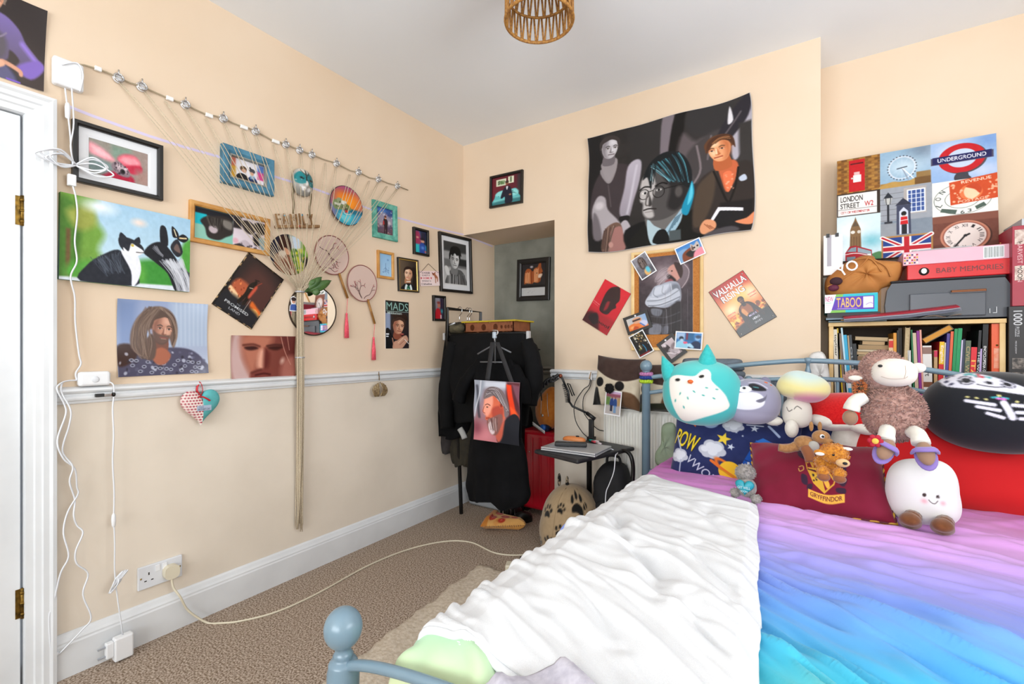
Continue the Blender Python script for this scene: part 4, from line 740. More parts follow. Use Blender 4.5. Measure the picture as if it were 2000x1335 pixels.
# left seated figure in greys
p.poly([(2,70),(3,46),(10,30),(20,27),(31,34),(33,50),(29,64),(22,74),(12,70)],'#3b3234',3).line([(14,44),(16,62)],.8,'#52484a',2).poly([(8,30),(19,28),(17,40),(13,42)],'#8a8284',2).poly([(9,24),(19,22),(19,32),(14,41),(10,32)],'#928a8c',2); face(p, 14.5, 12.5, 6.3, '#b8b2b6', '#6a6266', '#d8d4d8', '#3a3230', 4, .2, None, .9, '#6a5c60')
p.poly([(27,32),(32,27),(36,30),(35,44),(31,60),(28,74),(23,72),(22,64),(25,48)],('#b4acb8','#8f868f'),3).line([(33,32),(27,70)],1.4,'#d0cad4',3,a=.6).poly([(3,62),(7,52),(12,54),(14,64),(22,76),(26,90),(8,88),(4,76)],'#a49ca0',3).poly([(4,66),(8,72),(10,88),(4,88)],'#6c6468',4).ell(8,60,3,3,'#c4bcc0',6).poly([(22,72),(28,72),(28,76),(23,76)],'#1a1516').poly([(23,78),(27,76),(31,88),(30,96),(26,97),(24,88)],'#aaa2a8',2)
for k in range(4): p.line([(26+k*1.4,86),(25+k*1.7,96)],.5,'#5f575c')
# small tilted head, lower left
p.poly([(10,100),(10,90),(13,80),(20,76),(24,82),(22,100)],'#6a5044',2).poly([(17,82),(23,80),(25,88),(27,93),(26,97),(24,100),(15,100),(15,90)],'#9a6c66',2).strands([(12,82),(10,98)],[(20,78),(15,100)],['#8c7468','#4a3630'],14,.7).ell(16,94,1.6,2.2,'#b88a80',2).poly([(26,84),(44,80),(46,100),(28,100)],'#100e0e',3)
# central head in monochrome
p.poly([(30,100),(36,84),(44,78),(60,80),(72,76),(80,100)],'#15130f',3).poly([(40,72),(58,70),(60,84),(48,92),(40,86)],'#6a6664',3).poly([(40,78),(44,84),(50,90),(46,99),(42,99),(40,90)],'#a8bcc4',1.5).poly([(50,90),(58,78),(61,74),(60,84),(53,96),(51,96)],'#9ab8c8',1.5)
for k in range(5): p.line([(52+k*1.5,92-k*2),(57+k*.9,80-k*.6)],.4,'#3c5a6c')
p.poly([(43,98),(46,89),(51,89),(53,99)],'#0f0e0f').rect(53,90,60,98,'#4a5254',2)
p.poly([(36,54),(38,44),(46,34),(58,36),(66,46),(65,62),(60,74),(50,80),(41,79),(37,74),(37,66),(35,62)],'#4b4746',2).poly([(36,46),(42,40),(45,48),(44,58),(42,66),(44,76),(40,77),(37,72),(37,64),(35,61)],'#b4aeac',4).poly([(50,44),(64,44),(65,62),(58,74),(52,70),(54,56)],'#252222',6).poly([(37,45),(41,34),(48,28),(56,28),(63,34),(67,46),(66,58),(62,56),(58,46),(50,40),(44,42),(42,54),(40,44)],'#16181a',2).strands([(42,36),(46,42),(52,50)],[(60,30),(64,40),(66,54)],['#5aa8b8','#9accd8','#2c4a54','#0f1214'],34,.55,1).strands([(41,34),(40,44)],[(46,36),(44,50)],['#8cb0b8','#1c2426'],8,.5)
p.line([(35,53),(38,51),(42,52)],1.1,'#1a1716').line([(45,52),(49,50.5),(52,52)],1.1,'#141110').ell(38,56,1.7,.9,'#e0dcd8').ell(47,55.5,1.8,.9,'#c8c4c0').ell(38.3,56,.8,.9,'#0c0b0b').ell(47,55.5,.8,.9,'#0c0b0b')
for x, r in ((37.5,3.2),(46.8,3.6)): p.line([(x+r*math.cos(a*PI/8), 57+r*1.25*math.sin(a*PI/8)) for a in range(17)], .5, '#14110f')
p.line([(40.7,55.5),(43,55)],.6,'#14110f').line([(50.4,55.5),(62,55)],.6,'#14110f').line([(40,56),(38.6,64),(39.4,66.5),(42,66)],.9,'#5a5452',1.5).poly([(41,58),(42.5,66),(40.5,67)],'#3a3634',2).line([(37.6,70),(40.5,69.4),(45,70.4)],1.1,'#2a2422').line([(38.5,72),(43,72)],.7,'#8a8280',2).ell(59,60,2.2,4,'#4f4a48',3)
p.poly([(65,60),(67,54),(68,64),(66,74),(64,80),(61,78),(61,72)],'#1a88a8',2).poly([(66,58),(67,56),(67,66),(64,72)],'#58c0d8',2)
# right-hand man in brown suit
p.poly([(67,84),(69,60),(76,50),(90,46),(100,52),(100,100),(70,96)],'#2f2723',3).poly([(69,62),(76,52),(80,50),(78,74),(72,90),(67,88)],'#4a3c30',4).poly([(82,46),(90,44),(92,52),(86,68),(83,58)],'#c0603c',2).poly([(84,53),(88,52),(89,60),(86.4,68),(84.6,62)],'#e07048',1.5).line([(79,50),(84,70),(86,76)],1.2,'#18120f').line([(92,50),(90,64),(87,76)],1.2,'#18120f').spots(10,(84,54,89,66),(.3,.6),['#f0b090'],2).poly([(92,58),(95,56),(96,60),(93,61)],'#b8c0d0').rect(82,76,99,99,'#1c1716',4)
face(p, 82.5, 33.5, 7.0, '#e09a6c', '#b05c34', '#fcd8b4', '#5c3a24', -8, -.2, None, .85, '#a04830'); p.poly([(75.5,36),(76,28),(80,23.5),(86,23),(90,27),(91,35),(88.5,30),(84,27),(79.5,29),(77,33)],'#4a2c1c',1.5).strands([(78,28),(82,24.5),(87,24)],[(80,29),(84,26.5),(89,29)],['#8a5834','#3a2214','#b8845a'],14,.4,.4)
p.P([(76,90),(81,79),(94,82),(94,84.5),(82,82),(77.5,91)],'#e8e4ec').P([(77.5,91),(82,82),(94,84.5),(95,96),(82,96)],'#1b1819').poly([(71,92),(74,87),(79,89),(80,94),(76,98),(72,97)],'#d8946c',1.5).poly([(90,92),(96,90),(100,86),(100,94),(96,95)],'#d8845c',1.5).poly([(76,97),(88,95),(92,99),(74,100)],'#4a4548',3)
for k in range(3): p.line([(73.5+k*1.5,90+k),(77+k,95)],.4,'#8a4a30')
c, w, h, a = fit('B', [(1148,272),(1474,184),(1468,455),(1153,496)], .012); t = thing('tapestry', 'large dark cloth tapestry collage of several men in suits', 'tapestry', wallM('B', c, a))
def tap(x, y):
    u, v = x/w*2, y/h*2; e = max(abs(u), abs(v))
    return (x-.006*math.sin(v*3)*u-(.012*(abs(u*v))**8 if u > 0 else 0)*u, y+.010*math.sin(u*2.6+.6)*max(0, -v)+.004*math.sin(u*7)*v+(.02*u*u if v < 0 else 0)*-v, .017+.006*math.sin(u*5+v*2)+.004*math.sin(v*7)+.012*abs(u*v)**6)
b = MB(); sheet(b, p, w, h, 0, tap); obj('printed_face', b, vmat(.75), t)
b = MB().grid(lambda u, v: (lambda q: (q[0]*1.008, q[1]*1.008, q[2]-.003))(tap((u-.5)*w, (v-.5)*h)), 50, 50); obj('pale_backing', b, mat('pale_backing_cloth', '#b8b2b0', .9), t)
# --- cork board with a big print
cork = mat('cork', '#a8672c', .9, col2='#bc7c3c', scale=160, bump=(.3, .001)); pine = mat('pale_pine', '#d8b478', .5, col2='#e4c48c', scale=14, bump=(.08, .002))
c, w, h, a = fit('B', [(1233,493),(1373,478),(1373,684),(1232,684)], .016); t = thing('cork_board', 'cork notice board in a pale wooden frame behind the big print', 'notice board', wallM('B', c, 0))
obj('frame', bars(MB(), w, h, .018, .001, .016), pine, t, weld=True); obj('cork', MB().box((-w/2+.004, -h/2+.004, .0005), (w/2-.004, h/2-.004, .009)), cork, t)
p = Pic(112, 160, '#4a3c42', '#2a2226'); p.glow(50,20,40,30,'#7a6a70',.8).glow(46,26,18,18,'#b8a8ac',.7).tex(.05,8).poly([(70,12),(80,8),(92,18),(90,34),(78,42),(72,40)],'#8a7a80',6,a=.6)
p.line([(80,10),(92,20),(90,32),(80,42)],1,'#c8b8bc',2)
p.poly([(54,18),(64,12),(76,16),(80,24),(76,30),(66,34),(58,28)],'#c08c80',2).poly([(66,10),(78,12),(82,22),(78,30),(72,22)],'#3a2a28',2).poly([(52,26),(58,24),(70,32),(62,34)],'#241c1c',3).poly([(50,32),(62,30),(66,38),(54,42)],'#8a4448',3).ell(62,20,1.6,1.2,'#2a1a18')
p.strands([(54,14),(40,18),(30,28)],[(60,26),(50,32),(38,40)],['#a8989e','#6a5a60','#c8b8be'],26,.8,3,.45)
p.poly([(14,54),(22,46),(30,38),(42,36),(54,33),(66,33),(75,37),(79,48),(78,58),(70,63),(48,66),(24,63),(13,60)],'#9a9eac',2).poly([(30,40),(44,37),(58,36),(50,46),(34,50),(24,52)],'#c2c6d2',5).poly([(62,38),(74,38),(78,50),(70,60),(62,50)],'#70747f',5)
p.poly([(12,58),(20,50),(36,52),(54,48),(70,42),(77,48),(74,56),(58,60),(40,64),(20,64)],'#b8bcc8',2).line([(16,56),(36,56),(56,52),(74,45)],.9,'#5a5e68',2).line([(18,62),(38,62),(58,58),(76,53)],1.1,'#4c505a',2).line([(30,40),(28,48),(36,52)],.9,'#6a6e78',2).line([(46,38),(44,46),(50,49)],.7,'#7a7e88',2).line([(60,36),(62,44)],.8,'#e0e2ea',2).line([(22,53),(40,54),(60,49)],.8,'#e4e6ee',2,a=.8).line([(20,60),(42,60),(62,55)],.7,'#dcdee6',2,a=.8)
p.poly([(22,64),(50,67),(76,58),(80,76),(76,100),(18,100),(22,80)],'#2b2628',4).poly([(24,66),(44,68),(40,76),(26,74)],'#7c808c',3,a=.8).line([(24,76),(50,78),(76,72)],1.6,'#4a474e',2).line([(22,84),(50,87),(78,82)],1.4,'#57545c',2).poly([(22,88),(36,86),(44,90),(40,99),(20,99)],'#8a8c98',3,a=.8).poly([(46,90),(56,89),(54,99),(44,99)],'#6c6e7a',3,a=.8).strands([(28,70),(24,98)],[(72,68),(70,98)],['#3a373c','#1a171c','#4c4950'],24,.6,2,.6).line([(52,68),(54,98)],.8,'#a8a8b2',1.5,a=.7)
for x in (50, 60, 78, 90): p.line([(x,44),(x+.6,96)],.6,'#8a8288',a=.6)
def wb(t, w, h, d): pass
poster('art_print', 'tall print of a figure in grey straitjacket pinned on cork board', 'B', [(1248,504),(1353,494),(1353,651),(1248,654)], p, .013, .35, 0, 'print', extra=None)
# --- photos pinned round the board
def snapshot(label, quad, p, d, border, bm, pin=False):
    c, w, h, a = fit('B', quad, d); t = thing('photo_print', label, 'photo', wallM('B', c, a), 'snapshots round the cork board'); m = min(w, h)
    bt_, bs = border; obj('border', MB().box((-w/2, -h/2, d-.0012), (w/2, h/2, d)), bm, t)
    b = MB(); sheet(b, p, w-2*bs*m, h-(bs+bt_)*m, 0, lambda x, y: (x, y+(bt_-bs)*m/2, d+.0005)); obj('image', b, PR, t)
    if pin: obj('pin', MB().ell((0, h/2-.012, d+.002), (.006, .006, .004), 10, 6), mat('white_pin', '#e8e8ec', .3), t)
q = Pic(44, 52, '#8a8890', '#5a5860'); q.tex(.12,6).poly([(30,60),(28,20),(46,6),(68,14),(74,40),(66,60)],'#4a3c38',3).strands([(34,14),(32,56)],[(66,14),(70,54)],['#b8a8a0','#2a2220','#8a7a74'],22,1.6,3).ell(40,30,3,3,'#181414').ell(58,30,3,3,'#181414').ell(54,82,20,20,'#d8a868',3).ell(62,74,13,17,'#58b8d0',4)
snapshot('small photo of a shaggy dog behind an egg, top left of board', [(1231,509),(1260,490),(1283,528),(1254,548)], q, .020, (.06,.06), paper)
q = Pic(62, 46, '#3a7ac0', '#88a8c8'); q.poly([(0,30),(30,20),(50,40),(40,80),(0,70)],'#7aa0c8',4).poly([(14,100),(16,56),(34,36),(60,30),(72,50),(60,84),(50,100)],'#7a3c24',3).poly([(30,60),(50,46),(70,60),(50,90)],'#1f1a1c',4).poly([(56,50),(60,10),(72,24),(88,8),(92,40),(84,58),(68,60)],'#c0b0a8',3).ell(70,40,4,4,'#1a1416').ell(84,36,4,4,'#1a1416').poly([(56,90),(66,66),(100,54),(100,100),(60,100)],'#e88a98',4).poly([(64,20),(66,50),(58,46)],'#5a4038',2)
snapshot('photo of a tan chihuahua on blue and pink, top right of board', [(1316,486),(1366,463),(1379,494),(1330,517)], q, .022, (.06,.06), paper)
q = Pic(48, 40, '#c8c0b8', '#88a8d0', 0); q.poly([(0,100),(0,60),(30,46),(60,56),(80,60),(96,100)],'#e07838',3).poly([(30,14),(56,6),(74,26),(66,52),(40,54),(30,36)],'#d8a080',3).rect(28,22,68,34,'#2a2024',3).poly([(60,54),(76,44),(96,60),(90,90),(70,84)],'#c8c8e0',3).line([(62,60),(78,90)],6,'#3a68b0',2).ell(20,76,12,9,'#f0a868',4).poly([(20,100),(30,70),(50,90)],'#b84a24',3)
snapshot('black-bordered snapshot with orange clothing, left edge of cork board', [(1215,622),(1263,604),(1275,638),(1228,654)], q, .020, (.16,.16), blackwood, True)
q = Pic(40, 48, '#1f1c14', '#101014'); q.spots(60,(20,0,90,70),(2,6),['#c89a4c','#e8d8b0','#5a4420','#f0e8d8','#2a2014'],5).poly([(50,60),(70,44),(90,60),(94,92),(60,94)],'#0f0e14',3).line([(56,56),(62,74),(58,92)],5,'#3a9ac8',2).rect(0,90,80,100,'#7a1c1c',3).spots(10,(0,50,40,90),(2,5),['#7a7a34','#3a3a20'],8)
snapshot('small photo of golden lights and a dark figure, bottom left of board', [(1227,658),(1254,644),(1279,683),(1250,700)], q, .024, (.06,.06), paper)
q = Pic(46, 46, '#c8b8bc', '#a8989c'); q.poly([(0,20),(30,10),(44,40),(20,60),(0,50)],'#3a3032',3).poly([(40,100),(44,50),(70,30),(100,40),(100,100)],'#8a7a7e',4).poly([(50,80),(70,50),(90,60),(80,96)],'#d8c8cc',4).strands([(0,60),(40,90)],[(40,40),(90,80)],['#4a3e42','#e0d4d8'],14,3).ell(20,14,12,10,'#d8ccd0',4)
snapshot('black-bordered grey snapshot hung as a diamond below the board', [(1278,676),(1310,652),(1346,684),(1314,707)], q, .018, (.17,.17), blackwood, True)
q = Pic(60, 40, '#4a8ac8', '#2a5a90'); q.rect(0,0,34,40,'#a0b8d8',5).rect(36,0,70,50,'#28608c',5).rect(38,0,46,44,'#7a3048',3).poly([(0,100),(2,66),(20,50),(40,60),(56,84),(50,100)],'#90c8e0',3).ell(20,36,9,8,'#1f2838',3).ell(22,48,7,6,'#b0c8e0',3).poly([(50,100),(58,70),(74,50),(92,56),(100,80),(100,100)],'#1b2a4c',3).ell(84,30,10,11,'#88b0d8',3).ell(86,22,11,7,'#3a4a68',3).poly([(28,60),(40,56),(46,64),(34,72)],'#e05878',2).poly([(44,80),(56,66),(72,88),(64,96)],'#a8d0e8',3)
snapshot('white-bordered blue photo of two people, bottom right of board', [(1319,646),(1372,649),(1372,684),(1318,680)], q, .026, (.07,.07), paper)
# --- two tilted signs
p = Pic(84, 118, '#d01428', '#b81424'); p.rect(0,66,100,100,'#a01420',10).poly([(34,8),(56,0),(70,12),(78,24),(74,34),(80,40),(72,48),(64,62),(36,62),(28,44),(26,22)],'#2a0a0c',2).poly([(44,40),(52,36),(56,50),(48,58)],'#8a1420',4).poly([(0,100),(0,80),(20,72),(46,78),(60,92),(62,100)],'#3c0a10',8).poly([(14,86),(30,70),(46,78),(44,94)],'#1f060a',5).line([(2,50),(26,52)],1,'#f0c8c8',a=.8).line([(2,54),(24,56)],.8,'#e8a8a8',a=.7).text('pool', 70, 84, 44, 9, '#1f0608')
poster('tin_sign', 'red tilted sign with a dark curly-haired silhouette', 'B', [(1182,545),(1232,573),(1185,655),(1137,624)], p, .005, .25, 0, 'sign', body=mat('dark_red_edge', '#5a0c14', .4))
p = Pic(120, 160, '#a8241c', '#d8862c'); p.glow(60,36,60,30,'#f0c060',.9).glow(20,50,30,20,'#f8e0b0',.9).glow(86,40,20,24,'#f0e0c8',.7).glow(90,10,20,16,'#c01818',.8).glow(10,8,26,14,'#8a1c18',.8).spots(90,(0,62,100,84),(2,6),['#c87820','#e8b040','#5a3414','#f0c868','#7a2c14'],7,.8).poly([(0,100),(0,86),(30,80),(60,78),(100,76),(100,100)],'#1c1714',6)
p.poly([(30,98),(32,66),(36,56),(48,50),(62,50),(72,56),(78,66),(84,82),(78,86),(70,70),(68,86),(60,96),(48,98),(42,80),(40,96)],'#2a1812',2).poly([(40,56),(50,52),(62,54),(66,64),(60,74),(44,72)],'#8a4a24',4).poly([(38,62),(46,58),(50,70),(44,74)],'#c88448',3).poly([(44,74),(62,72),(64,92),(48,94)],'#15100e',3); face(p, 54, 44, 7, '#5a3424', '#2a1610', '#8a5434', '#1c100c', 0, 0, '#1f130e', .85)
for k, (s_, w_) in enumerate((('VALHALLA', 88), ('RISING', 62))): p.text(s_, 50-k*4, 12+k*14.5, w_+3, 13, '#3a100c').text(s_, 50-k*4, 12+k*14.5, w_, 12, '#f4eeee')
p.text('MADS', 58, 75, 20, 3, '#c8b8e0').text('HERO', 60, 83, 18, 4, '#d8d8e0').text('ONE EYE', 60, 90, 20, 4, '#b8b8c0').text('savage', 86, 42, 22, 3, '#c83028').text('stunning', 15, 56, 22, 3, '#c83028').rect(6,61,22,62,'#c83028').rect(76,46,94,47,'#b83028').spots(5,(6,65,20,66),(.8,1),['#a82020'],3)
def corner_holes(t, w, h, d):
    for x in (-1, 1):
        for y in (-1, 1): obj('eyelet', MB().lathe([(.0035, d), (.0035, d+.0012)], 10, M=T(x*(w/2-.012), y*(h/2-.012), 0)), chrome, t)
poster('tin_sign', 'tilted yellow and red lettered tin sign with a bare-chested warrior', 'B', [(1383,571),(1450,529),(1517,617),(1448,658)], p, .005, .22, 0, 'sign', body=mat('dark_edge', '#2a1210', .4), rim=.002, extra=corner_holes)
# --- hook and black cables on the dado rail
blk = mat('black_plastic', '#161618', .4); c = BW(1153, 735, .03)
t = thing('cable_hook', 'pale adhesive hook on dado rail holding two black cables', 'hook', T(*c)); obj('plate', MB().box((-.012, -.004, -.022), (.012, .004, .022)), wpl, t, bevel=.003); obj('prong', MB().tube([(0, -.004, -.01), (.0, -.018, -.012), (.004, -.02, .0), (.01, -.014, .03)], .003, 6, smooth=4), mat('tan_plastic', '#b89468', .5), t)
w_ = lambda *q: BW(q[0], q[1], q[2])
prop(obj('cable', MB().tube([w_(1153,740,.04), w_(1150,752,.04), w_(1138,762,.05), w_(1122,790,.06), w_(1124,820,.06), w_(1136,842,.07), w_(1146,852,.08)], .0028, 7, smooth=6), blk), 'black cable looping down from hook to microphone arm, long left loop', 'cable')
prop(obj('cable', MB().tube([w_(1155,740,.03), w_(1152,756,.03), w_(1140,775,.03), w_(1139,800,.03), w_(1146,815,.04), w_(1165,836,.03), w_(1178,841,.03), w_(1192,842,.02)], .0026, 7, smooth=6), blk), 'thin black cable from hook passing towards the radiator', 'cable')
# --- radiator
radm = mat('radiator_enamel', '#dedcd4', .4); x0, x1, zt, zb = 1.145, 2.10, .79, .17; ry = 2.615
t = thing('radiator', 'cream panel radiator on the wall behind the bed post', 'radiator', T(x0, ry, zb)); W_, H_ = x1-x0, zt-zb
def rad(u, v):
    k = (u*W_/.033) % 1; q = .5-.5*math.cos(2*PI*k); d = .012*min(1, max(0, (q-.25)*2.2)); e = min(1, (min(v, 1-v)*H_)/.05); e2 = min(1, min(u, 1-u)*W_/.02)
    return (u*W_, -d*max(0, min(1, e*2-.8))*e2, v*H_)
obj('panel', MB().grid(rad, 290, 26), radm, t, solid=.003)
obj('back_panel', MB().box((0, .05, 0), (W_, .056, H_)), radm, t)
obj('top_grille', MB().box((-.003, -.002, H_-.006), (W_+.003, .058, H_+.004)), radm, t, bevel=.003); obj('side_cover', MB().box((-.003, -.001, .005), (.002, .058, H_-.004)), radm, t, bevel=.001)
b = MB()
for x in (.1, W_-.1): b.box((x-.02, .056, .05), (x+.02, BACK_Y-ry-.001, H_-.08))
obj('wall_bracket', b, radm, t); obj('valve_pipe', MB().tube([(.03, .03, .01), (.03, .03, -zb-.0)], .008, 8), radm, t)
# --- snapshot and pompom stuck at the radiator top
q = Pic(46, 70, '#9a88a8', '#b8b0a8'); q.rect(0,0,100,16,'#c8a8c8',4).rect(0,10,100,24,'#8a4858',5).rect(0,24,30,60,'#5a7a3c',6).rect(76,24,100,60,'#a8885c',6).rect(0,66,100,100,'#b0a8a4',8).poly([(28,60),(32,34),(48,30),(52,60)],'#1f3a78').poly([(52,60),(54,34),(72,32),(76,62)],'#24427c').ell(42,26,6,6,'#8a5a3c',2).ell(64,26,6,6,'#8a5a3c',2).rect(32,60,48,86,'#23263c',2).rect(56,60,64,92,'#5a88b8',2).rect(66,60,72,92,'#5a88b8',2)
P4 = [YP(a_, b_, 2.52) for a_, b_ in ((1185,761),(1216,764),(1210,813),(1178,808))]; c = sum(P4, Vector())/4; w = ((P4[1]-P4[0]).length+(P4[2]-P4[3]).length)/2; h = ((P4[3]-P4[0]).length+(P4[2]-P4[1]).length)/2
t = thing('photo_print', 'white-bordered photo of two schoolchildren propped on the radiator', 'photo', frame_m(c, (1, 0, 0), (0, 0, 1), (0, -1, 0)) @ R('Z', -5)); obj('border', MB().box((-w/2, -h/2, -.001), (w/2, h/2, 0)), paper, t); b = MB(); sheet(b, q, w*.88, h*.9, .0006); obj('image', b, PR, t)
c = YP(1190, 758, 2.50); b = MB().ell(c, (.024, .02, .022), 16, 10); rr = random.Random(2)
for k in range(260):
    d = Vector((rr.gauss(0, 1), rr.gauss(0, 1), rr.gauss(0, 1))).normalized(); o = c+d*.018; b.add([o+d.orthogonal()*.003, o-d.orthogonal()*.003, o+d*rr.uniform(.010, .016)], [(0, 1, 2)])
prop(obj('pompom', b, mat('black_fluff', '#0f0f10', .95)), 'small black fluffy pompom above the schoolchildren photo', 'pompom')
# ================================================================ clothes rail, niche corner, side table, floor
def loft(b, levels, n=40, mi=0, folds=(7, .012), seed=1, p=2.4, sub=5, M=None, caps=True, yk=None):
    """levels: (z, xc, halfwidth, yc, halfdepth); soft vertical folds grow downwards"""
    lv = catmull(levels, sub); rr = random.Random(seed); ph = [rr.uniform(0, 6.3) for _ in range(4)]; vs = []; L = len(lv)
    for i, (z, xc, hw, yc, hd) in enumerate(lv):
        f = i/(L-1)
        for k in range(n):
            th = 2*PI*k/n; c, s = math.cos(th), math.sin(th)
            x = math.copysign(abs(c)**(2/p), c); y = math.copysign(abs(s)**(2/p), s)
            a = folds[1]*(.25+f)*(math.sin(folds[0]*x*2+ph[0]+z*3)+.6*math.sin(folds[0]*1.7*x*2+ph[1]-z*5)+.4*math.sin(z*19+x*4+ph[2]))
            vs.append((xc+hw*x*(1+.02*math.sin(z*17+ph[3])), yc+hd*y+a*(1 if s < 0 else -1)*abs(s), z+.012*math.sin(x*5+ph[2])*(f > .95)))
    fs = [(i*n+k, i*n+(k+1) % n, (i+1)*n+(k+1) % n, (i+1)*n+k) for i in range(L-1) for k in range(n)]
    if caps: fs += [tuple(range(n)), tuple((L-1)*n+k for k in range(n))[::-1]]
    b.add(vs, fs, mi, True, M); return b
def rows(y, rs, hd, o=None):
    out = []
    for py, l, r in rs:
        a, c = YP(l, py, y), YP(r, py, y); d = hd if not isinstance(hd, dict) else hd.get(py, .05)
        out.append((a.z-(o.z if o else 0), (a.x+c.x)/2-(o.x if o else 0), (c.x-a.x)/2, y-(o.y if o else 0), d))
    return out
cloth_k = mat('black_cloth', '#08080a', .9, col2='#0e0e10', scale=9, bump=(.3, .004), spec=.15)
cloth_k2 = mat('black_jersey', '#060607', .85, col2='#0b0b0d', scale=14, bump=(.2, .003), spec=.2)
railm = mat('black_rail_metal', '#0e0d0d', .35, .3)
YR = 2.40; BZ = 1.236; bl, br_ = YP(870, 650, YR).x, YP(1031, 655, YR).x
t = thing('clothes_rail', 'black metal clothes rail in the corner of the niche', 'clothes rail', T(.13, 2.55, 0))
b = MB(); A = (0, -.18, 0); B = (0, .20, 0)
b.tube([(.015, -.05, 0), (.01, -.08, .6), (0, -.18, 1.2), (0, -.18, 1.411), (0, .19, 1.411), (0, .19, 0)], .013, 4)
obj('side_frame', b, railm, t)
obj('front_bar', MB().tube([(bl-.13, YR-2.55, BZ), (br_-.13, YR-2.55, BZ)], .011, 8), railm, t); obj('rear_bar', MB().tube([(0, .19, BZ), (.38, .19, BZ)], .011, 8), railm, t)
b = MB().tube([(.36, .02, 0), (.37, -.05, BZ-.3), (.38, -.12, BZ), (.38, .19, BZ), (.36, .19, 0)], .013, 4); obj('side_frame', b, railm, t)
for x in (bl-.13-.004, br_-.13+.004): obj('end_cap', MB().cbox((x, YR-2.55, BZ-.012), (.018, .03, .05)), mat('pale_grey_plastic', '#b4b4b6', .4), t, bevel=.004)
# wire hooks over the top of the left arch
for y in (2.50, 2.585, 2.61):
    prop(obj('wire_hook', MB().tube([(.13, y, 1.34), (.13, y, 1.37), (.148, y, 1.39), (.15, y, 1.42), (.13, y, 1.432), (.112, y, 1.42)], .0025, 6, smooth=4), chrome), 'thin silver hanger hook over the top of the black rail', 'hook', 'hooks on the rail')
# garments
def garment(name, label, y, rs, hd, m, folds, seed, cat='clothing', **k):
    o = YP((rs[-1][1]+rs[-1][2])/2, rs[-1][0], y); t = thing(name, label, cat, T(*o)); obj('body', loft(MB(), rows(y, rs, hd, o), folds=folds, seed=seed, **k), m, t); return t, o
t, o = garment('jacket', 'long black jacket at the left end of the clothes rail', 2.47, [(654,874,930),(690,868,935),(740,864,930),(790,858,925),(830,853,915),(848,852,905)], .06, cloth_k, (6, .010), 4)
garment('coat', 'dark grey-brown coat whose sleeve shows below the long black jacket', 2.50, [(770,862,890),(830,852,887),(862,848,884),(878,850,880)], .045, mat('grey_brown_wool', '#2a2524', .9, col2='#353030', scale=30, bump=(.3, .003)), (5, .006), 9)
garment('coat', 'olive coat hem hanging below the black jackets', 2.52, [(780,885,935),(850,880,930),(890,884,925),(904,890,918)], .05, mat('olive_cloth', '#26221a', .9, col2='#332d20', scale=20, bump=(.3, .004)), (6, .01), 11)
t, o = garment('jacket', 'wide black jacket hanging across the middle of the clothes rail', 2.40, [(653,880,1029),(668,876,1032),(700,872,1038),(740,872,1042),(780,880,1034),(820,890,1028)], {653: .03, 668: .045, 700: .06, 740: .07, 780: .06, 820: .05}, cloth_k2, (5, .014), 6)
for pts, r_ in (([(1028,664),(1040,700),(1043,740),(1036,790)], [.04,.05,.055,.04]), ([(884,668),(876,720),(872,780),(874,835)], [.035,.05,.055,.045])):
    obj('sleeve', MB().tube([YP(*q, 2.36)-o for q in pts], r_, 14, smooth=6, flat=.8), cloth_k2, t)
t, o = garment('dress', 'long black short-sleeved dress hanging in front on a grey hanger', 2.26, [(700,930,1000),(720,922,1008),(760,930,1006),(800,926,1006),(860,920,1022),(920,914,1032),(945,912,1035),(968,920,1022)], {700: .02, 720: .035, 760: .045, 800: .05, 860: .06, 920: .07, 945: .08, 968: .075}, cloth_k, (4, .014), 3)
for pts in ([(936,712),(918,732),(902,760),(896,782)], [(996,712),(1008,732),(1018,762),(1016,784)]):
    obj('sleeve', MB().tube([YP(*q, 2.26)-o for q in pts], [.03,.045,.055,.06], 14, smooth=6, flat=.7), cloth_k, t)
obj('drawstring_charm', MB().tube([YP(*q, 2.2)-o for q in ((898,836),(904,846),(908,856))], .018, 8, smooth=3, flat=.5), mat('pale_grey_cord', '#9a9a98', .7), t)
gh = mat('grey_hanger_plastic', '#66686c', .4); o = YP(966, 690, 2.22); g = lambda x, y, yy=2.22: YP(x, y, yy)-o
t = thing('coat_hanger', 'grey clip hanger hung from the front bar above the black dress', 'hanger', T(*o))
obj('arms', MB().tube([g(933,691), g(966,672), g(998,688)], .005, 8).tube([g(938,706.5), g(988,707)], .0045, 8).tube([g(967,660), g(967,709)], .004, 6), gh, t); obj('swivel_hook', MB().tube([g(967,668), g(966,658), g(972,652), g(971,645), g(962,645)], .0035, 6, smooth=4), chrome, t)
obj('grip', MB().cbox(g(966,654), (.024, .02, .04)), mat('pale_grip', '#a8b4c0', .3), t, bevel=.006)
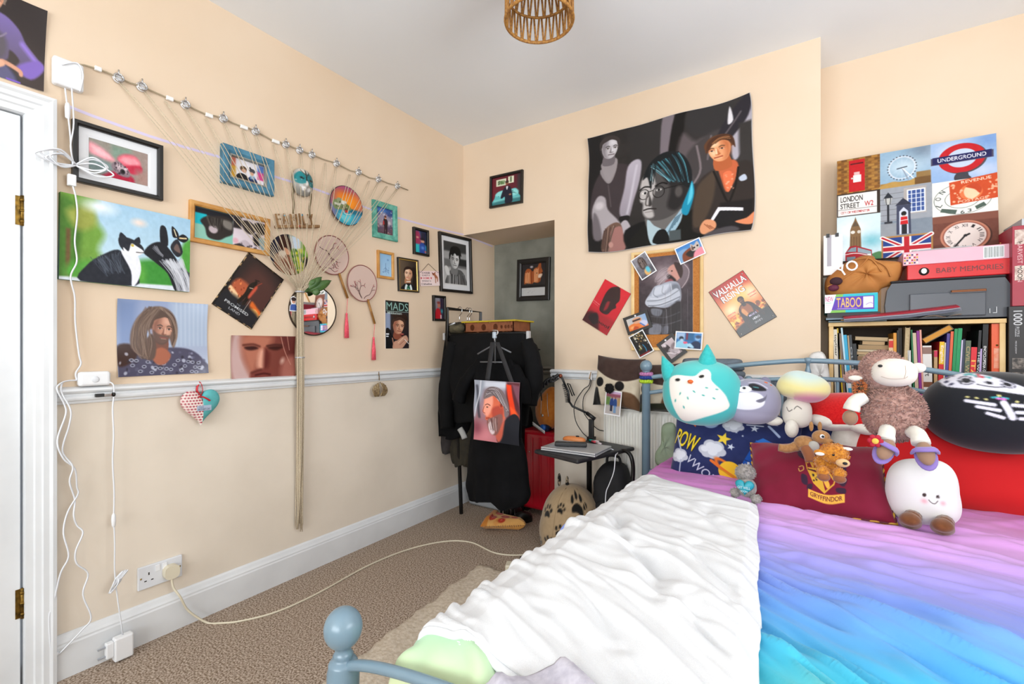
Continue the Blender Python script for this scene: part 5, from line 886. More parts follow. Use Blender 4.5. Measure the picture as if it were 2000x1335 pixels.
# tote bag
p = Pic(110, 142, '#8c8a98', '#b06a70', 90); p.rect(0,0,100,12,'#c8ccd8',10).poly([(0,0),(24,0),(16,30),(4,60),(0,60)],'#9aa0ae',8).line([(6,10),(14,60)],5,'#3a3a44',6).line([(16,0),(10,30),(2,60)],2,'#e0e0e8',3).glow(20,88,40,24,'#d88890',.9).glow(6,80,16,20,'#7a3a48',.8).rect(72,0,100,100,'#5a2a30',6).P([(72,4),(82,5),(96,70),(88,90)],'#e8401c',3).P([(84,4),(100,6),(100,40)],'#7a4a58',4).poly([(80,40),(96,52),(96,80),(88,60)],'#f05a28',6)
p.poly([(54,100),(56,78),(70,62),(88,50),(100,62),(100,100)],'#1a1c24',2).poly([(50,74),(66,64),(72,52),(66,84),(56,98),(50,92)],'#c8604c',4)
p.poly([(24,34),(26,22),(36,16),(56,18),(70,34),(72,54),(62,66),(56,80),(46,86),(36,80),(33,66),(28,62),(30,56),(22,50),(25,44)],'#d86a4c',2).poly([(24,34),(26,24),(40,18),(44,34),(40,50),(34,58),(28,56),(23,50)],'#f0a088',5).poly([(44,44),(64,40),(66,60),(58,74),(46,60)],'#b04838',5).poly([(33,64),(46,58),(62,52),(66,62),(58,80),(48,88),(37,84),(33,76)],'#8a5a54',3).poly([(35,70),(44,66),(48,82),(42,87),(36,82)],'#e0ccd0',3).strands([(36,62),(40,80)],[(58,58),(56,80)],['#d8c8c8','#5a3a38','#a08884'],26,.8,1.5)
p.ell(62,38,4.5,7,'#c85840',2,10).ell(62,38,2.4,4.5,'#8a3024',2,10).poly([(22,30),(24,18),(36,10),(54,10),(68,18),(76,34),(78,52),(70,56),(66,40),(56,28),(44,24),(32,28)],'#7a6a6c',2).strands([(26,26),(38,20),(52,26)],[(34,12),(56,14),(76,48)],['#d8d0d4','#3a3034','#a89ca0','#5a4c50'],44,1,1.5)
p.line([(27,40),(32,38),(38,40)],1.6,'#5a2a24').ell(32,43,2,1.2,'#2a1814').line([(25,42),(23,51),(28,53)],1.2,'#8a3a2c').line([(31,61),(38,60)],1.6,'#8a2c28')
P4 = [YP(a_, b_, 2.10) for a_, b_ in ((934,739),(1020,749),(1014,867),(923,858))]; c = sum(P4, Vector())/4; w = ((P4[1]-P4[0]).length+(P4[2]-P4[3]).length)/2; h = ((P4[3]-P4[0]).length+(P4[2]-P4[1]).length)/2; X_ = ((P4[1]-P4[0])+(P4[2]-P4[3])).normalized(); Y_ = ((P4[0]-P4[3])+(P4[1]-P4[2])).normalized(); Z_ = X_.cross(Y_)
t = thing('tote_bag', 'square tote bag with a colour portrait of a bearded man, hung over the black dress', 'bag', frame_m(c, X_, Z_.cross(X_), Z_)); Mi = t.matrix_world.inverted()
tw = lambda x, y: (x, y, .012+.010*math.cos(x/w*3)*math.cos(y/h*3)-.004*math.sin(y*30+x*12))
b = MB(); sheet(b, p, w, h, 0, tw); obj('printed_panel', b, vmat(.7), t); b = MB().grid(lambda u, v: (lambda q: (q[0], q[1], -q[2]*.6-.002))(tw((u-.5)*w, (v-.5)*h)), 16, 16); obj('back_panel', b, cloth_k, t)
strap = mat('grey_webbing', '#232326', .8, bump=(.3, .002), scale=200)
for a_, e_ in (((952,742),(962,668)), ((1000,748),(971,668))):
    q = [Mi @ YP(*a_, 2.10), Mi @ YP((a_[0]+e_[0])/2, (a_[1]+e_[1])/2, 2.13), Mi @ YP(e_[0], e_[1], 2.20)]; b = MB(); qq = catmull(q, 6); b.grid(lambda u, v: Vector(qq[min(int(v*(len(qq)-1)+.5), len(qq)-1)])+Vector(((u-.5)*.03, 0, 0)), 2, len(qq)-1); obj('strap', b, strap, t, solid=.003)
# small cap
c = YP(1041, 692, 2.44); t = thing('cap', 'small black cap with a pink patch at the right end of the rail', 'cap', T(*c)); b = MB().ell((0, 0, 0), (.035, .05, .04), 16, 10); obj('crown', b, cloth_k, t); obj('brim', MB().ell((.02, -.01, .03), (.035, .035, .008), 14, 6), cloth_k2, t); obj('patch', MB().ell((.026, -.03, -.01), (.012, .02, .018), 10, 8), mat('pink_patch', '#a84860', .6), t)
# wooden tray with round holes and a yellow lip, resting on the bars
o = YP(975, 650, 2.50); o.z = BZ+.011; x0, x1 = YP(917, 640, 2.47).x-o.x, YP(1012, 640, 2.47).x-o.x; t = thing('punched_tray', 'terracotta tray with round holes and yellow rim on top of the rail', 'tray', T(o.x, 2.52, o.z)); terr = mat('terracotta_board', '#7a4426', .7, col2='#8c5230', scale=25)
hz = .066; b = MB()
b.box((x0, -.10, .0), (x0+.008, .10, hz)).box((x1-.008, -.10, 0), (x1, .10, hz)).box((x0, .092, 0), (x1, .10, hz)).box((x0, -.10, 0), (x1, .10, .006))
n = 24; holes = [(x0+(x1-x0)*f, .019) for f in (.16, .40, .64)]+[(x0+(x1-x0)*f, .010) for f in (.76, .84, .90, .96)]; xs = [x0]+[(holes[i][0]+holes[i+1][0])/2 for i in range(len(holes)-1)]+[x1]
for i, (hx, hr_) in enumerate(holes):
    l, r_ = xs[i], xs[i+1]; vs = []; fs = []
    for k in range(n):
        a = 2*PI*k/n; c_, s_ = math.cos(a), math.sin(a); q = min((r_-hx)/abs(c_) if c_ > 1e-6 else ((hx-l)/-c_ if c_ < -1e-6 else 9), (hz/2)/abs(s_) if abs(s_) > 1e-6 else 9)
        rx = min(hr_, (r_-l)*.42)
        for yy in (-.10, -.092): vs += [(hx+rx*c_, yy, hz/2+hr_*1.1*s_), (hx+q*c_, yy, hz/2+q*s_)]
    for k in range(n):
        a, c_ = k*4, ((k+1) % n)*4; fs += [(a, a+1, c_+1, c_), (a+2, c_+2, c_+3, a+3), (a, c_, c_+2, a+2)]
    b.add(vs, fs)
obj('board', b, terr, t); ylw = mat('yellow_lip', '#b8a01c', .5); obj('rim', MB().box((x0-.02, -.115, hz), (x1+.02, -.08, hz+.010)).box((x0-.02, .08, hz), (x1+.02, .115, hz+.010)).box((x0-.02, -.08, hz), (x0+.012, .08, hz+.010)).box((x1-.012, -.08, hz), (x1+.02, .08, hz+.010)), ylw, t, bevel=.003)
c = YP(889, 638, 2.45); t = thing('cloth_bundle', 'dark camouflage bundle lying beside the terracotta tray', 'cloth', T(c.x, c.y, BZ+.010)); b = MB().ell((.02, 0, .035), (.085, .07, .04), 24, 14, fn=lambda q: q*(1+.12*math.sin(q.x*60)*math.cos(q.y*70)))
obj('fabric', b, mat('camouflage', '#16140f', .85, col2='#5a523c', scale=22), t); obj('white_bar', MB().tube([(-.01, -.06, .05), (.05, -.06, .068)], .006, 6), mat('aluminium', '#c8ccd0', .3, .6), t)
# clear storage box
clr = mat('clear_box_plastic', '#ccd0d4', .22, alpha=.42); t = thing('storage_box', 'clear plastic storage box on the floor behind the hanging clothes', 'box', T(.235, 2.80, 0)); b = MB(); W2, D2, H2 = .19, .13, .34
rim = lambda f, z, q=.04: [((W2*f-q*.5)*math.copysign(1, c_)+q*.5*math.cos(a_), (D2*f-q*.5)*math.copysign(1, s_)+q*.5*math.sin(a_), z) for k in range(24) for a_ in [2*PI*k/24+.13] for c_, s_ in [(math.cos(a_), math.sin(a_))]]
rings_ = [rim(.90, .008), rim(.92, .02), rim(1, H2-.02), rim(1.06, H2-.018), rim(1.06, H2)]; vs = sum(rings_, []); b.add(vs, [(i*24+k, i*24+(k+1) % 24, (i+1)*24+(k+1) % 24, (i+1)*24+k) for i in range(4) for k in range(24)]+[tuple(range(24))[::-1]], 0, True); obj('tub', b, clr, t, solid=.003)
obj('lid', MB().box((-W2*1.08, -D2*1.08, H2), (W2*1.08, D2*1.08, H2+.014)), clr, t, bevel=.006)
prop(obj('folded_cloth', MB().ell((.235, 2.80, .10), (.15, .09, .085), 24, 12, p=3), mat('pale_contents', '#8c9094', .9)), 'pale cloth stored inside the clear plastic box', 'cloth')
# shoes under the dress
sh = mat('black_leather', '#0d0c0c', .35)
for i, (x, y, lab) in enumerate(((.47, 2.63, 'black strappy shoe on the carpet behind the dress hem, left of the pair'), (.56, 2.58, 'black strappy shoe on the carpet behind the dress hem, right of the pair'))):
    t = thing('shoe', lab, 'shoe', T(x, y, 0) @ R('Z', 70-i*20), 'pair of black shoes'); obj('sole', MB().prism([(.10*math.cos(a)*(1 if math.cos(a) > 0 else 1.1), .034*math.sin(a)*(1 if math.cos(a) > 0 else .8)) for a in [k*PI/12 for k in range(24)]], .0, .025, sm=True), sh, t, bevel=.004); obj('upper', MB().ell((.03, 0, .03), (.068, .034, .04), 16, 10), sh, t)
    for k, x_ in enumerate((-.03, -.06)): obj('strap', MB().tube([(x_, -.03, .02), (x_, -.026, .07+.03*k), (x_, 0, .09+.03*k), (x_, .026, .07+.03*k), (x_, .03, .02)], .006, 6, smooth=4, flat=.5), sh, t)
# suitcase
redc = mat('red_suitcase_shell', '#b80f24', .3, col2='#c41428', scale=6, coat=.3); t = thing('suitcase', 'upright bright red suitcase standing in the niche', 'suitcase', T(.595, 2.875, 0)); b = MB()
obj('shell', MB().box((-.155, -.115, .03), (.155, .115, .575)), redc, t, bevel=.035, seg=5)
b = MB()
for x in (-.10, -.035, .03, .095): b.box((x-.008, -.1195, .07), (x+.008, -.113, .53))
obj('moulded_ribs', b, redc, t, bevel=.003); 
for x in (-.11, .11): obj('wheel', MB().lathe([(.022, -.012), (.028, -.006), (.028, .006), (.022, .012)], 18, M=T(x, -.07, .028) @ R('X', 90)), sh, t)
obj('handle', MB().tube([(-.06, 0, .57), (-.055, 0, .59), (.055, 0, .59), (.06, 0, .57)], .008, 8), sh, t); 
for z in (.18, .43): obj('rivet', MB().ell((-.055, -.1195, z), (.005, .003, .005), 8, 6), chrome, t)
# orange plush on the suitcase, bottle, dark bag behind
c = YP(1062, 835, 2.84); bz = .575; t = thing('plush_toy', 'orange pear-shaped plush propped on top of the red suitcase', 'soft toy', T(c.x+.01, 2.86, bz) @ R('Y', 10) @ R('Z', 0)); orp = mat('orange_plush', '#d87a1c', .85, col2='#e28a2c', scale=40, sheen=.5, bump=(.2, .003))
b = MB().ell((0, 0, .155), (.105, .085, .152), 30, 18, fn=lambda q: Vector((q.x*(1.0-.30*(q.z/.152 > 0)*(q.z/.152)), q.y*(1-.25*max(0, q.z/.152)), q.z))); obj('body', b, orp, t)
b = MB()
for k, (x0_, d_) in enumerate(((-.02, .0), (.03, .01))):
    b.tube([(x0_-.02, -.09, .27), (x0_+.0, -.098, .19), (x0_+.012+d_, -.102, .12)], .0016, 5, smooth=5)
b.ell((.005, -.10, .115), (.008, .004, .010), 8, 6); obj('necklace', b, mat('silver_chain', '#c8ccd0', .3, .7), t)
c = YP(1064, 841, 2.78); t = thing('bottle', 'small bottle with a blue cap lying on the suitcase, white strap beside it', 'bottle', T(c.x, 2.775, .575+.027)); M = R('X', 78) ; obj('cap', MB().lathe([(.0, .028), (.02, .028), (.022, .022), (.022, .0), (.0, 0)], 20, M=M @ T(0, 0, .005)), mat('blue_cap', '#1c5cae', .35), t); obj('body', MB().lathe([(.0, .0), (.024, -.003), (.026, -.06), (.0, -.062)], 20, M=M @ T(0, 0, .005)), mat('navy_bottle', '#142a4a', .3), t)
prop(obj('strap', MB().grid(lambda u, v: Vector(YP(1046+18*v-6*(1-v), 826+18*v, 2.74))+Vector(((u-.5)*.0, 0, (u-.5)*.022)), 2, 8), mat('white_tape_strap', '#d0d0d0', .6), solid=.002), 'white strap end draped over the top of the red suitcase', 'strap')
c = YP(1022, 800, 2.86); t = thing('backpack', 'dark backpack standing behind the dress beside the suitcase', 'bag', T(.33, 2.93, .36)); obj('body', MB().ell((0, 0, .20), (.11, .10, .20), 20, 14, p=3), mat('dark_nylon', '#121318', .7, bump=(.2, .003), scale=60), t); obj('handle', MB().tube([(-.04, -.05, .37), (-.03, -.05, .43), (.03, -.05, .43), (.04, -.05, .37)], .008, 6, smooth=4), sh, t)
# pizza slice cushion
c = ZP(985, 1033, 0); t = thing('pizza_cushion', 'plush pizza slice lying on the carpet in front of the suitcase', 'cushion', T(c.x-.005, c.y+.02, 0) @ R('Z', 14)); p = Pic(90, 70, '#e0a860'); p.spots(24,(0,0,100,100),(3,8),['#e8c078','#d89048','#c87830'],6,.6)
for x, y, r_ in ((18,30,11),(26,70,10),(48,46,11),(70,52,9),(42,84,7),(44,16,8)): p.ell(x,y,r_,r_,'#a82418',3).ell(x,y,r_*.7,r_*.7,'#c84028',4).spots(4,(x-6,y-8,x+6,y+8),(1,2),['#7a1410','#e89070'],3)
s_ = p.sampler()
def pz(u, v, sg):
    hw = (.115*(1-u)+.012); x = -.12+.255*u; y = (v-.5)*2*hw; e = min(1, min(v, 1-v)*4); e2 = min(1, (1-u)*6, u*12+.1); return Vector((x, y, .04+sg*(.034*math.sqrt(e*e2))+(.012 if u < .16 and sg > 0 else 0)*e))
b = MB(); b.grid(lambda u, v: pz(u, v, 1), 60, 40, 0, col=lambda u, v: s_(u, v) if u > .14 else lin('#c07830')); b.grid(lambda u, v: pz(u, v, -1), 40, 30, 0, col=lambda u, v: lin('#d89a4c')); obj('stuffed_body', b, vmat(.85, .2), t, weld=True)
# paw print pet house
pc = ZP(1105, 1066, 0); pc = Vector((1.015, 2.44, 0)); t = thing('pet_house', 'beige domed pet bed with black paw prints under the side table', 'pet bed', T(*pc) @ R('Z', -22)); p = Pic(220, 120, '#b39a78', '#ab9270').tex(.03, 5)
def paw(x, y, s, rot=0, hollow=False):
    k = p.W/p.H; c_, n_ = math.cos(math.radians(rot)), math.sin(math.radians(rot)); f = lambda a, b_: (x+(a*c_-b_*n_)*s, y+(a*n_+b_*c_)*s*k)
    p.poly([f(-1, .5), f(-.7, -.1), f(0, -.4), f(.7, -.1), f(1, .5), f(.8, 1.0), f(0, .75), f(-.8, 1.0)], '#141210')
    for a, b_ in ((-1.25, -.45), (-.5, -1.2), (.5, -1.2), (1.25, -.45)): p.ell(*f(a, b_), s*.33, s*.5, '#141210', 1.2, rot+a*14)
for q in ((12,40,4,-10),(27,30,3,10),(29,62,3.6,15),(45,24,6,20),(19,84,3.8,5),(4,92,3,0),(62,40,3,0),(70,80,4,10),(83,36,4,-10),(92,76,4,0),(40,88,3.2,0),(55,70,3,0)): paw(*q)
s_ = p.sampler(); RX, RY, RZ = .182, .172, .345
def dome(u, v):
    th = -PI*1.1+2*PI*u; z = v; r_ = (1-max(0, (z-.25)/.75)**2.3)**.5*(1+.05*math.sin(PI*min(1, z*2.2))); return Vector((RX*r_*math.cos(th), RY*r_*math.sin(th), .012+RZ*z))
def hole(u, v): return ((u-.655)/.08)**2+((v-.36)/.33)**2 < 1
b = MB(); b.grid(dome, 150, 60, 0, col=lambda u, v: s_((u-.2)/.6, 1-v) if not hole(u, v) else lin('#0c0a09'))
obj('dome', b, vmat(.9, .3), t, solid=.004); obj('entrance_rim', MB().tube([dome(.655+.083*math.cos(k*PI/20), .36+.34*math.sin(k*PI/20))*1.01 for k in range(40)], .006, 6, closed=True), cloth_k, t)
b = MB()
for u in (.335, .52): b.tube([dome(u, v/12*.97)*1.005 for v in range(13)], .0028, 6)
obj('seam_piping', b, mat('beige_piping', '#a08866', .8), t); obj('base', MB().lathe([(.165, 0), (.172, .008), (.165, .016)], 40), mat('beige_base', '#a08a68', .9), t)
for s in (-1, 1): obj('ear', MB().ell((.0+s*.035-.05, -.02, RZ+.022), (.012, .010, .04), 12, 8, M=None), mat('striped_ear', '#9a8a74', .9, col2='#14110f', scale=30, fac=(.48, .52)), t)
# --- side table
tk = mat('black_table_top', '#17171a', .5, col2='#222226', scale=40); TC = [ZP(1058, 878, .60), ZP(1158, 906, .60), ZP(1219, 869, .60), None]; FLc, FRc, BRc = TC[:3]
FLc, FRc, BRc, BLc = Vector((.985, 2.15, .6)), Vector((1.285, 2.06, .6)), Vector((1.305, 2.53, .6)), Vector((1.015, 2.62, .6))
ex = (FRc-FLc); ey = (BLc-FLc); o = (FLc+BRc)/2; o.z = 0; exn = ex.normalized(); eyn = Vector((-exn.y, exn.x, 0)); lx, ly = ex.length/2, ey.length/2; t = thing('side_table', 'small black laptop table with one post beside the bed', 'table', frame_m(o, exn, eyn, (0, 0, 1)))
obj('tabletop', MB().box((-lx, -ly, .578), (lx, ly, .600)), tk, t, bevel=.009, seg=3)
obj('post', MB().box((-.155, ly-.045, .03), (-.132, ly-.02, .578)), railm, t, bevel=.003); obj('foot', MB().box((-.10, -ly+.09, .0), (-.07, ly-.03, .028)).box((.10, -ly+.09, .0), (.13, ly-.03, .028)).box((-.10, ly-.07, 0), (.13, ly-.03, .03)), railm, t, bevel=.003)
obj('curved_arm', MB().tube([(lx-.03, ly-.10, .59), (lx+.02, ly-.10, .592), (lx+.05, ly-.10, .56), (lx+.058, ly-.10, .48), (lx+.05, ly-.12, .34), (lx-.02, ly-.14, .22)], .011, 8, smooth=5), railm, t)
Mt = t.matrix_world
def ontable(px, py, z=.6): return ZP(px, py, z)
# laptop
q = [ZP(a, b_, .622) for a, b_ in ((1060,871),(1167,885),(1190,870),(1090,858))]; c = sum(q, Vector())/4; X_ = ((q[1]-q[0])+(q[2]-q[3])); w = X_.length/2; X_.z = 0; X_.normalize(); Y_ = Vector((-X_.y, X_.x, 0)); h = .225
c.z = .600; t = thing('laptop', 'closed silver laptop lying on the black side table', 'laptop', frame_m(c, X_, Y_, (0, 0, 1))); silv = mat('silver_aluminium', '#c2c4c8', .35, .55); obj('base', MB().box((-w/2, -h/2, .002), (w/2, h/2, .011)), silv, t, bevel=.003); obj('lid', MB().box((-w/2, -h/2, .0125), (w/2, h/2, .021)), silv, t, bevel=.003)
b = MB(); b.prism([(-.012, -.008), (.0, .004), (.012, -.008), (.0, .012)], .0212, .0215); obj('emblem', b, mat('mirror_emblem', '#8a8c90', .2, .9), t); prop(obj('sticker', MB().box((-w*.42, -h*.36, .0212), (-w*.26, -h*.06, .0215)), mat('grey_sticker', '#a0a2aa', .5), t))
c = ZP(1115, 864, .64); t = thing('remote_control', 'long black remote control lying across the laptop', 'remote control', frame_m((c.x, c.y, .6218), (X_*.92+Y_*.39).normalized(), (Y_*.92-X_*.39).normalized(), (0, 0, 1))); obj('case', MB().box((-.085, -.022, 0), (.085, .022, .022)), blk, t, bevel=.006, seg=3); 
for k in range(5): obj('button', MB().box((-.06+k*.024, -.008, .022), (-.048+k*.024, .008, .0235)), mat('grey_button', '#3a3a40', .4), t)
c = ZP(1117, 853, .64); t = thing('game_controller', 'orange handheld gadget behind the remote control', 'gadget', frame_m((c.x, c.y+.03, .600), X_, Y_, (0, 0, 1))); obj('body', MB().ell((0, 0, .02), (.07, .028, .02), 20, 10, p=2.6), mat('orange_shell', '#d87838', .4, col2='#e89a60', scale=8), t); obj('thumb_pad', MB().lathe([(.010, .036), (.010, .043), (.006, .045)], 14, M=T(.02, 0, 0)), blk, t)
for i, (a_, b_, cc, lab) in enumerate((((1151,859),(1166,862),'#28a8a0','teal felt pen lying at the back of the side table'), ((1156,861),(1171,866),'#d04858','pink felt pen lying at the back of the side table'))):
    u, v = ZP(*a_, .607), ZP(*b_, .607); d = v-u; t = thing('felt_pen', lab, 'pen', T(*u)); obj('barrel', MB().tube([(0, 0, 0), d*.6], .0065, 10), mat('pen_'+cc[1:], cc, .4), t); obj('cap', MB().tube([d*.6, d*1.2], .0072, 10), mat('pale_pen_cap', '#d8c8cc', .4), t)
# microphone boom arm
o = Vector((1.05, 2.575, .60)); ya = 2.575; t = thing('boom_arm', 'black spring microphone boom arm clamped to the back of the side table', 'microphone arm', T(*o)); g = lambda x, y, yy=ya: YP(x, y, yy)-o
b0 = g(1155, 850); obj('clamp', MB().box((b0.x-.022, -.02, .001), (b0.x+.022, .02, .02)).box((b0.x-.014, -.012, .0), (b0.x+.014, .012, g(1155, 818).z)), blk, t, bevel=.003)
obj('lower_arm', MB().tube([g(1162,818), g(1146,806)], .012, 8).tube([g(1146,806), g(1118,793), g(1112,784)], .007, 8).tube([g(1112,786), g(1110,765), g(1104,752)], .008, 8).tube([g(1104,752), g(1098,738), g(1091,731)], .007, 8), blk, t)
sp = [g(1112,786), g(1109,770), g(1104,750)]; sp = catmull(sp, 40); b = MB(); b.tube([Vector(q)+Vector((-.012+.011*math.cos(i*.9), .011*math.sin(i*.9), 0)) for i, q in enumerate(sp)], .0022, 5); obj('spring', b, chrome if False else mat('black_spring', '#1c1c20', .3, .6), t)
obj('bracket', MB().tube([g(1122,772), g(1113,750), g(1108,748), g(1118,773)], .004, 6), blk, t)
ua = [g(1091,731,2.575), g(1082,737,2.56), g(1068,742,2.54), g(1056,757,2.52), g(1050,766,2.50)]; obj('upper_arm', MB().tube(ua, .010, 8, smooth=4).tube([v+Vector((.0, 0, -.022)) for v in ua[:4]], .006, 8, smooth=4), blk, t)
b = MB(); 
for k in range(5): b.cbox(ua[1].lerp(ua[3], k/4), (.016, .02, .03), M=None)
obj('joint', b, blk, t, bevel=.003); obj('brass_joint', MB().ell(g(1095,734), (.012, .012, .014), 12, 8), mat('copper_joint', '#7a3c24', .4, .5), t)
c = g(1044, 772, 2.49); obj('microphone', MB().tube([c+Vector((.03, 0, .02)), c+Vector((-.02, -.02, -.005))], [.018, .026], 14).tube([c+Vector((.04, .02, -.03)), c+Vector((.05, -.01, .04))], .004, 6), blk, t)
# bag under the table, white lead
c = ZP(1185, 985, 0); t = thing('backpack', 'black backpack standing on the floor behind the side table post', 'bag', T(1.235, 2.53, 0)); nb = mat('black_nylon', '#101013', .75, col2='#17171b', scale=12, bump=(.25, .006)); obj('body', MB().ell((0, 0, .25), (.118, .085, .25), 28, 18, p=3.2, fn=lambda q: Vector((q.x*(1-.18*q.z/.25), q.y, q.z))+Vector((.006*math.sin(q.z*30), .006*math.sin(q.x*40+q.z*20), 0))), nb, t); obj('pocket', MB().ell((0, -.075, .17), (.09, .03, .13), 20, 12, p=3.2), nb, t); obj('handle', MB().tube([(-.04, 0, .49), (-.03, 0, .53), (.03, 0, .53), (.04, 0, .49)], .008, 6, smooth=4), nb, t)
prop(obj('cable', MB().tube([ontable(1186,872,.615), ontable(1199,876,.60)+Vector((.03, -.03, -.01)), YP(1202,890,2.25), YP(1199,920,2.24), YP(1190,945,2.24), YP(1184,960,2.23), YP(1182,985,2.22)], .0026, 6, smooth=6), wcab), 'white charging cable falling from the laptop over the table edge', 'cable')
# --- rug and extension block
rugm = mat('woven_cream_rug', '#b8a893', .95, col2='#cfc2b0', scale=70, bump=(.8, .004)); rr = random.Random(8); eL = [.80+.012*math.sin(k*1.7)+rr.uniform(-.004, .004)-.0*k for k in range(40)]
def rug(u, v):
    y = .25+1.70*v; xl = .86-.14*v+.006*math.sin(v*50)+.004*math.sin(v*131); return Vector((xl+(1.41-xl)*u, y+.006*math.sin(u*70)*(v > .97)+.008*math.sin(u*5), .006+.003*math.sin(u*23+v*31)))
t = prop(obj('rug', MB().grid(rug, 40, 90), rugm, solid=.008), 'cream woven rug on the carpet beside the bed', 'rug')
c = ZP(1018, 1112, .02); t = thing('extension_block', 'cream extension socket block on the carpet beside the bed', 'extension lead', T(c.x-.035, c.y+.01, 0) @ R('Z', 25)); obj('case', MB().box((-.055, -.028, 0), (.15, .028, .038)), crm, t, bevel=.005); obj('plug', MB().box((.015, -.022, .038), (.06, .022, .07)), blk, t, bevel=.005)
# ================================================================ bed, bedding
steel = mat('blue_grey_bed_enamel', '#6d8494', .28, col2='#76909f', scale=5, spec=.6)
BX0, BX1, BY0, BY1 = 1.446, 2.90, .565, 2.45
bed = thing('bed_frame', 'blue-grey metal double bed frame with ball finials and arched head rails', 'bed', T(2.17, 1.5, 0)); MI = bed.matrix_world.inverted()
def bedobj(name, b, M=None): return obj(name, b, steel, bed, M=MI @ M if M is not None else MI)
foot = [(.0, 0), (.029, 0), (.029, .49), (.030, .515), (.0295, .530), (.027, .540), (.027, .546), (.024, .551), (.020, .553), (.016, .558), (.019, .562), (.016, .566), (.0145, .571)]
foot += [(.0355*math.sin(a), .612-.0385*math.cos(a)) for a in [.40+k*(PI-.40)/14 for k in range(15)]]
head = [(.0, 0), (.022, 0), (.022, .955), (.025, .960), (.026, .975), (.022, .982), (.022, 1.000), (.017, 1.008), (.015, 1.016), (.020, 1.021)]+[(.0315*math.sin(a), 1.050-.0325*math.cos(a)) for a in [.6+k*(PI-.6)/14 for k in range(15)]]
for x in (BX0, BX1):
    bedobj('foot_post', MB().lathe(foot, 28), T(x, BY0, 0)); bedobj('head_post', MB().lathe(head, 28), T(x, BY1, 0))
def arc(pts, zr):
    q = [YP(a, b_, BY1) for a, b_ in pts]; q[0].x = BX0+.01; q.append(Vector((BX1-.01, BY1, zr))); return q
up = arc([(1270,737),(1340,728),(1430,715),(1500,708),(1578,704),(1680,709),(1772,717),(1880,733),(2000,756)], .99); lo = arc([(1270,767),(1340,757),(1455,743),(1600,740),(1690,747),(1800,764),(1950,796)], .905)
bedobj('head_rail', MB().tube(up, .0115, 12, smooth=6)); bedobj('head_rail', MB().tube(lo, .0105, 12, smooth=6))
def zat(c, x):
    c = catmull(c, 10); return min(c, key=lambda q: abs(q[0]-x))[2]
xm = YP(1578, 704, BY1).x
bedobj('spindle', MB().lathe([(.006, 0), (.009, .012), (.013, .03), (.008, .05), (.007, .066), (.014, .072), (.017, .082), (.014, .092), (.004, .094)], 16), T(xm, BY1, zat(lo, xm)+.002))
for px in (1462, 1690): x = YP(px, 740, BY1).x; bedobj('knob', MB().ell((0, 0, 0), (.018, .018, .016), 16, 10), T(x, BY1, zat(lo, x)+.005))
for k in range(1, 7):
    x = BX0+(BX1-BX0)*k/7; bedobj('upright', MB().tube([(x, BY1, .50), (x, BY1, zat(lo, x))], .007, 8))
bedobj('lower_head_rail', MB().tube([(BX0, BY1, .50), (BX1, BY1, .50)], .011, 10))
zf = lambda x: .527+.098*max(0, 1-((x-2.173)/.727)**2)**.55
bedobj('foot_rail', MB().tube([(BX0+(BX1-BX0)*(.5-.5*math.cos(PI*k/48)), BY0, zf(BX0+(BX1-BX0)*(.5-.5*math.cos(PI*k/48)))) for k in range(49)], .0098, 14)); bedobj('lower_foot_rail', MB().tube([(BX0, BY0, .26), (BX1, BY0, .26)], .0098, 12))
for k in range(1, 7): x = BX0+(BX1-BX0)*k/7; bedobj('foot_upright', MB().tube([(x, BY0, .26), (x, BY0, zf(x))], .006, 8))
for x in (BX0, BX1): bedobj('side_rail', MB().box((x-.012, BY0, .24), (x+.012, BY1, .29)))
# scrunchies on the post
for z, cc, nm in ((1.008, '#b878a8', 'pink'), (.990, '#1c3a86', 'blue'), (.970, '#b0d02c', 'lime green')):
    b = MB(); b.tube([((.026+.003*math.sin(k*2.3))*math.cos(k*PI/20), (.026+.003*math.sin(k*2.3))*math.sin(k*PI/20), .003*math.sin(k*1.9)) for k in range(40)], .0095, 8, closed=True)
    prop(obj('hair_scrunchie', b, mat('scrunchie_'+nm.split()[0], cc, .7, bump=(.5, .002), scale=200), M=T(BX0, BY1, z)), nm+' hair scrunchie stretched round the head post of the bed', 'scrunchie')
prop(obj('mattress', MB().box((BX0+.15, BY0+.10, .29), (BX1-.03, BY1-.04, .555)), mat('white_mattress', '#d8d6d2', .9), bevel=.05, seg=4), 'white mattress on the bed frame beneath the duvet', 'mattress')
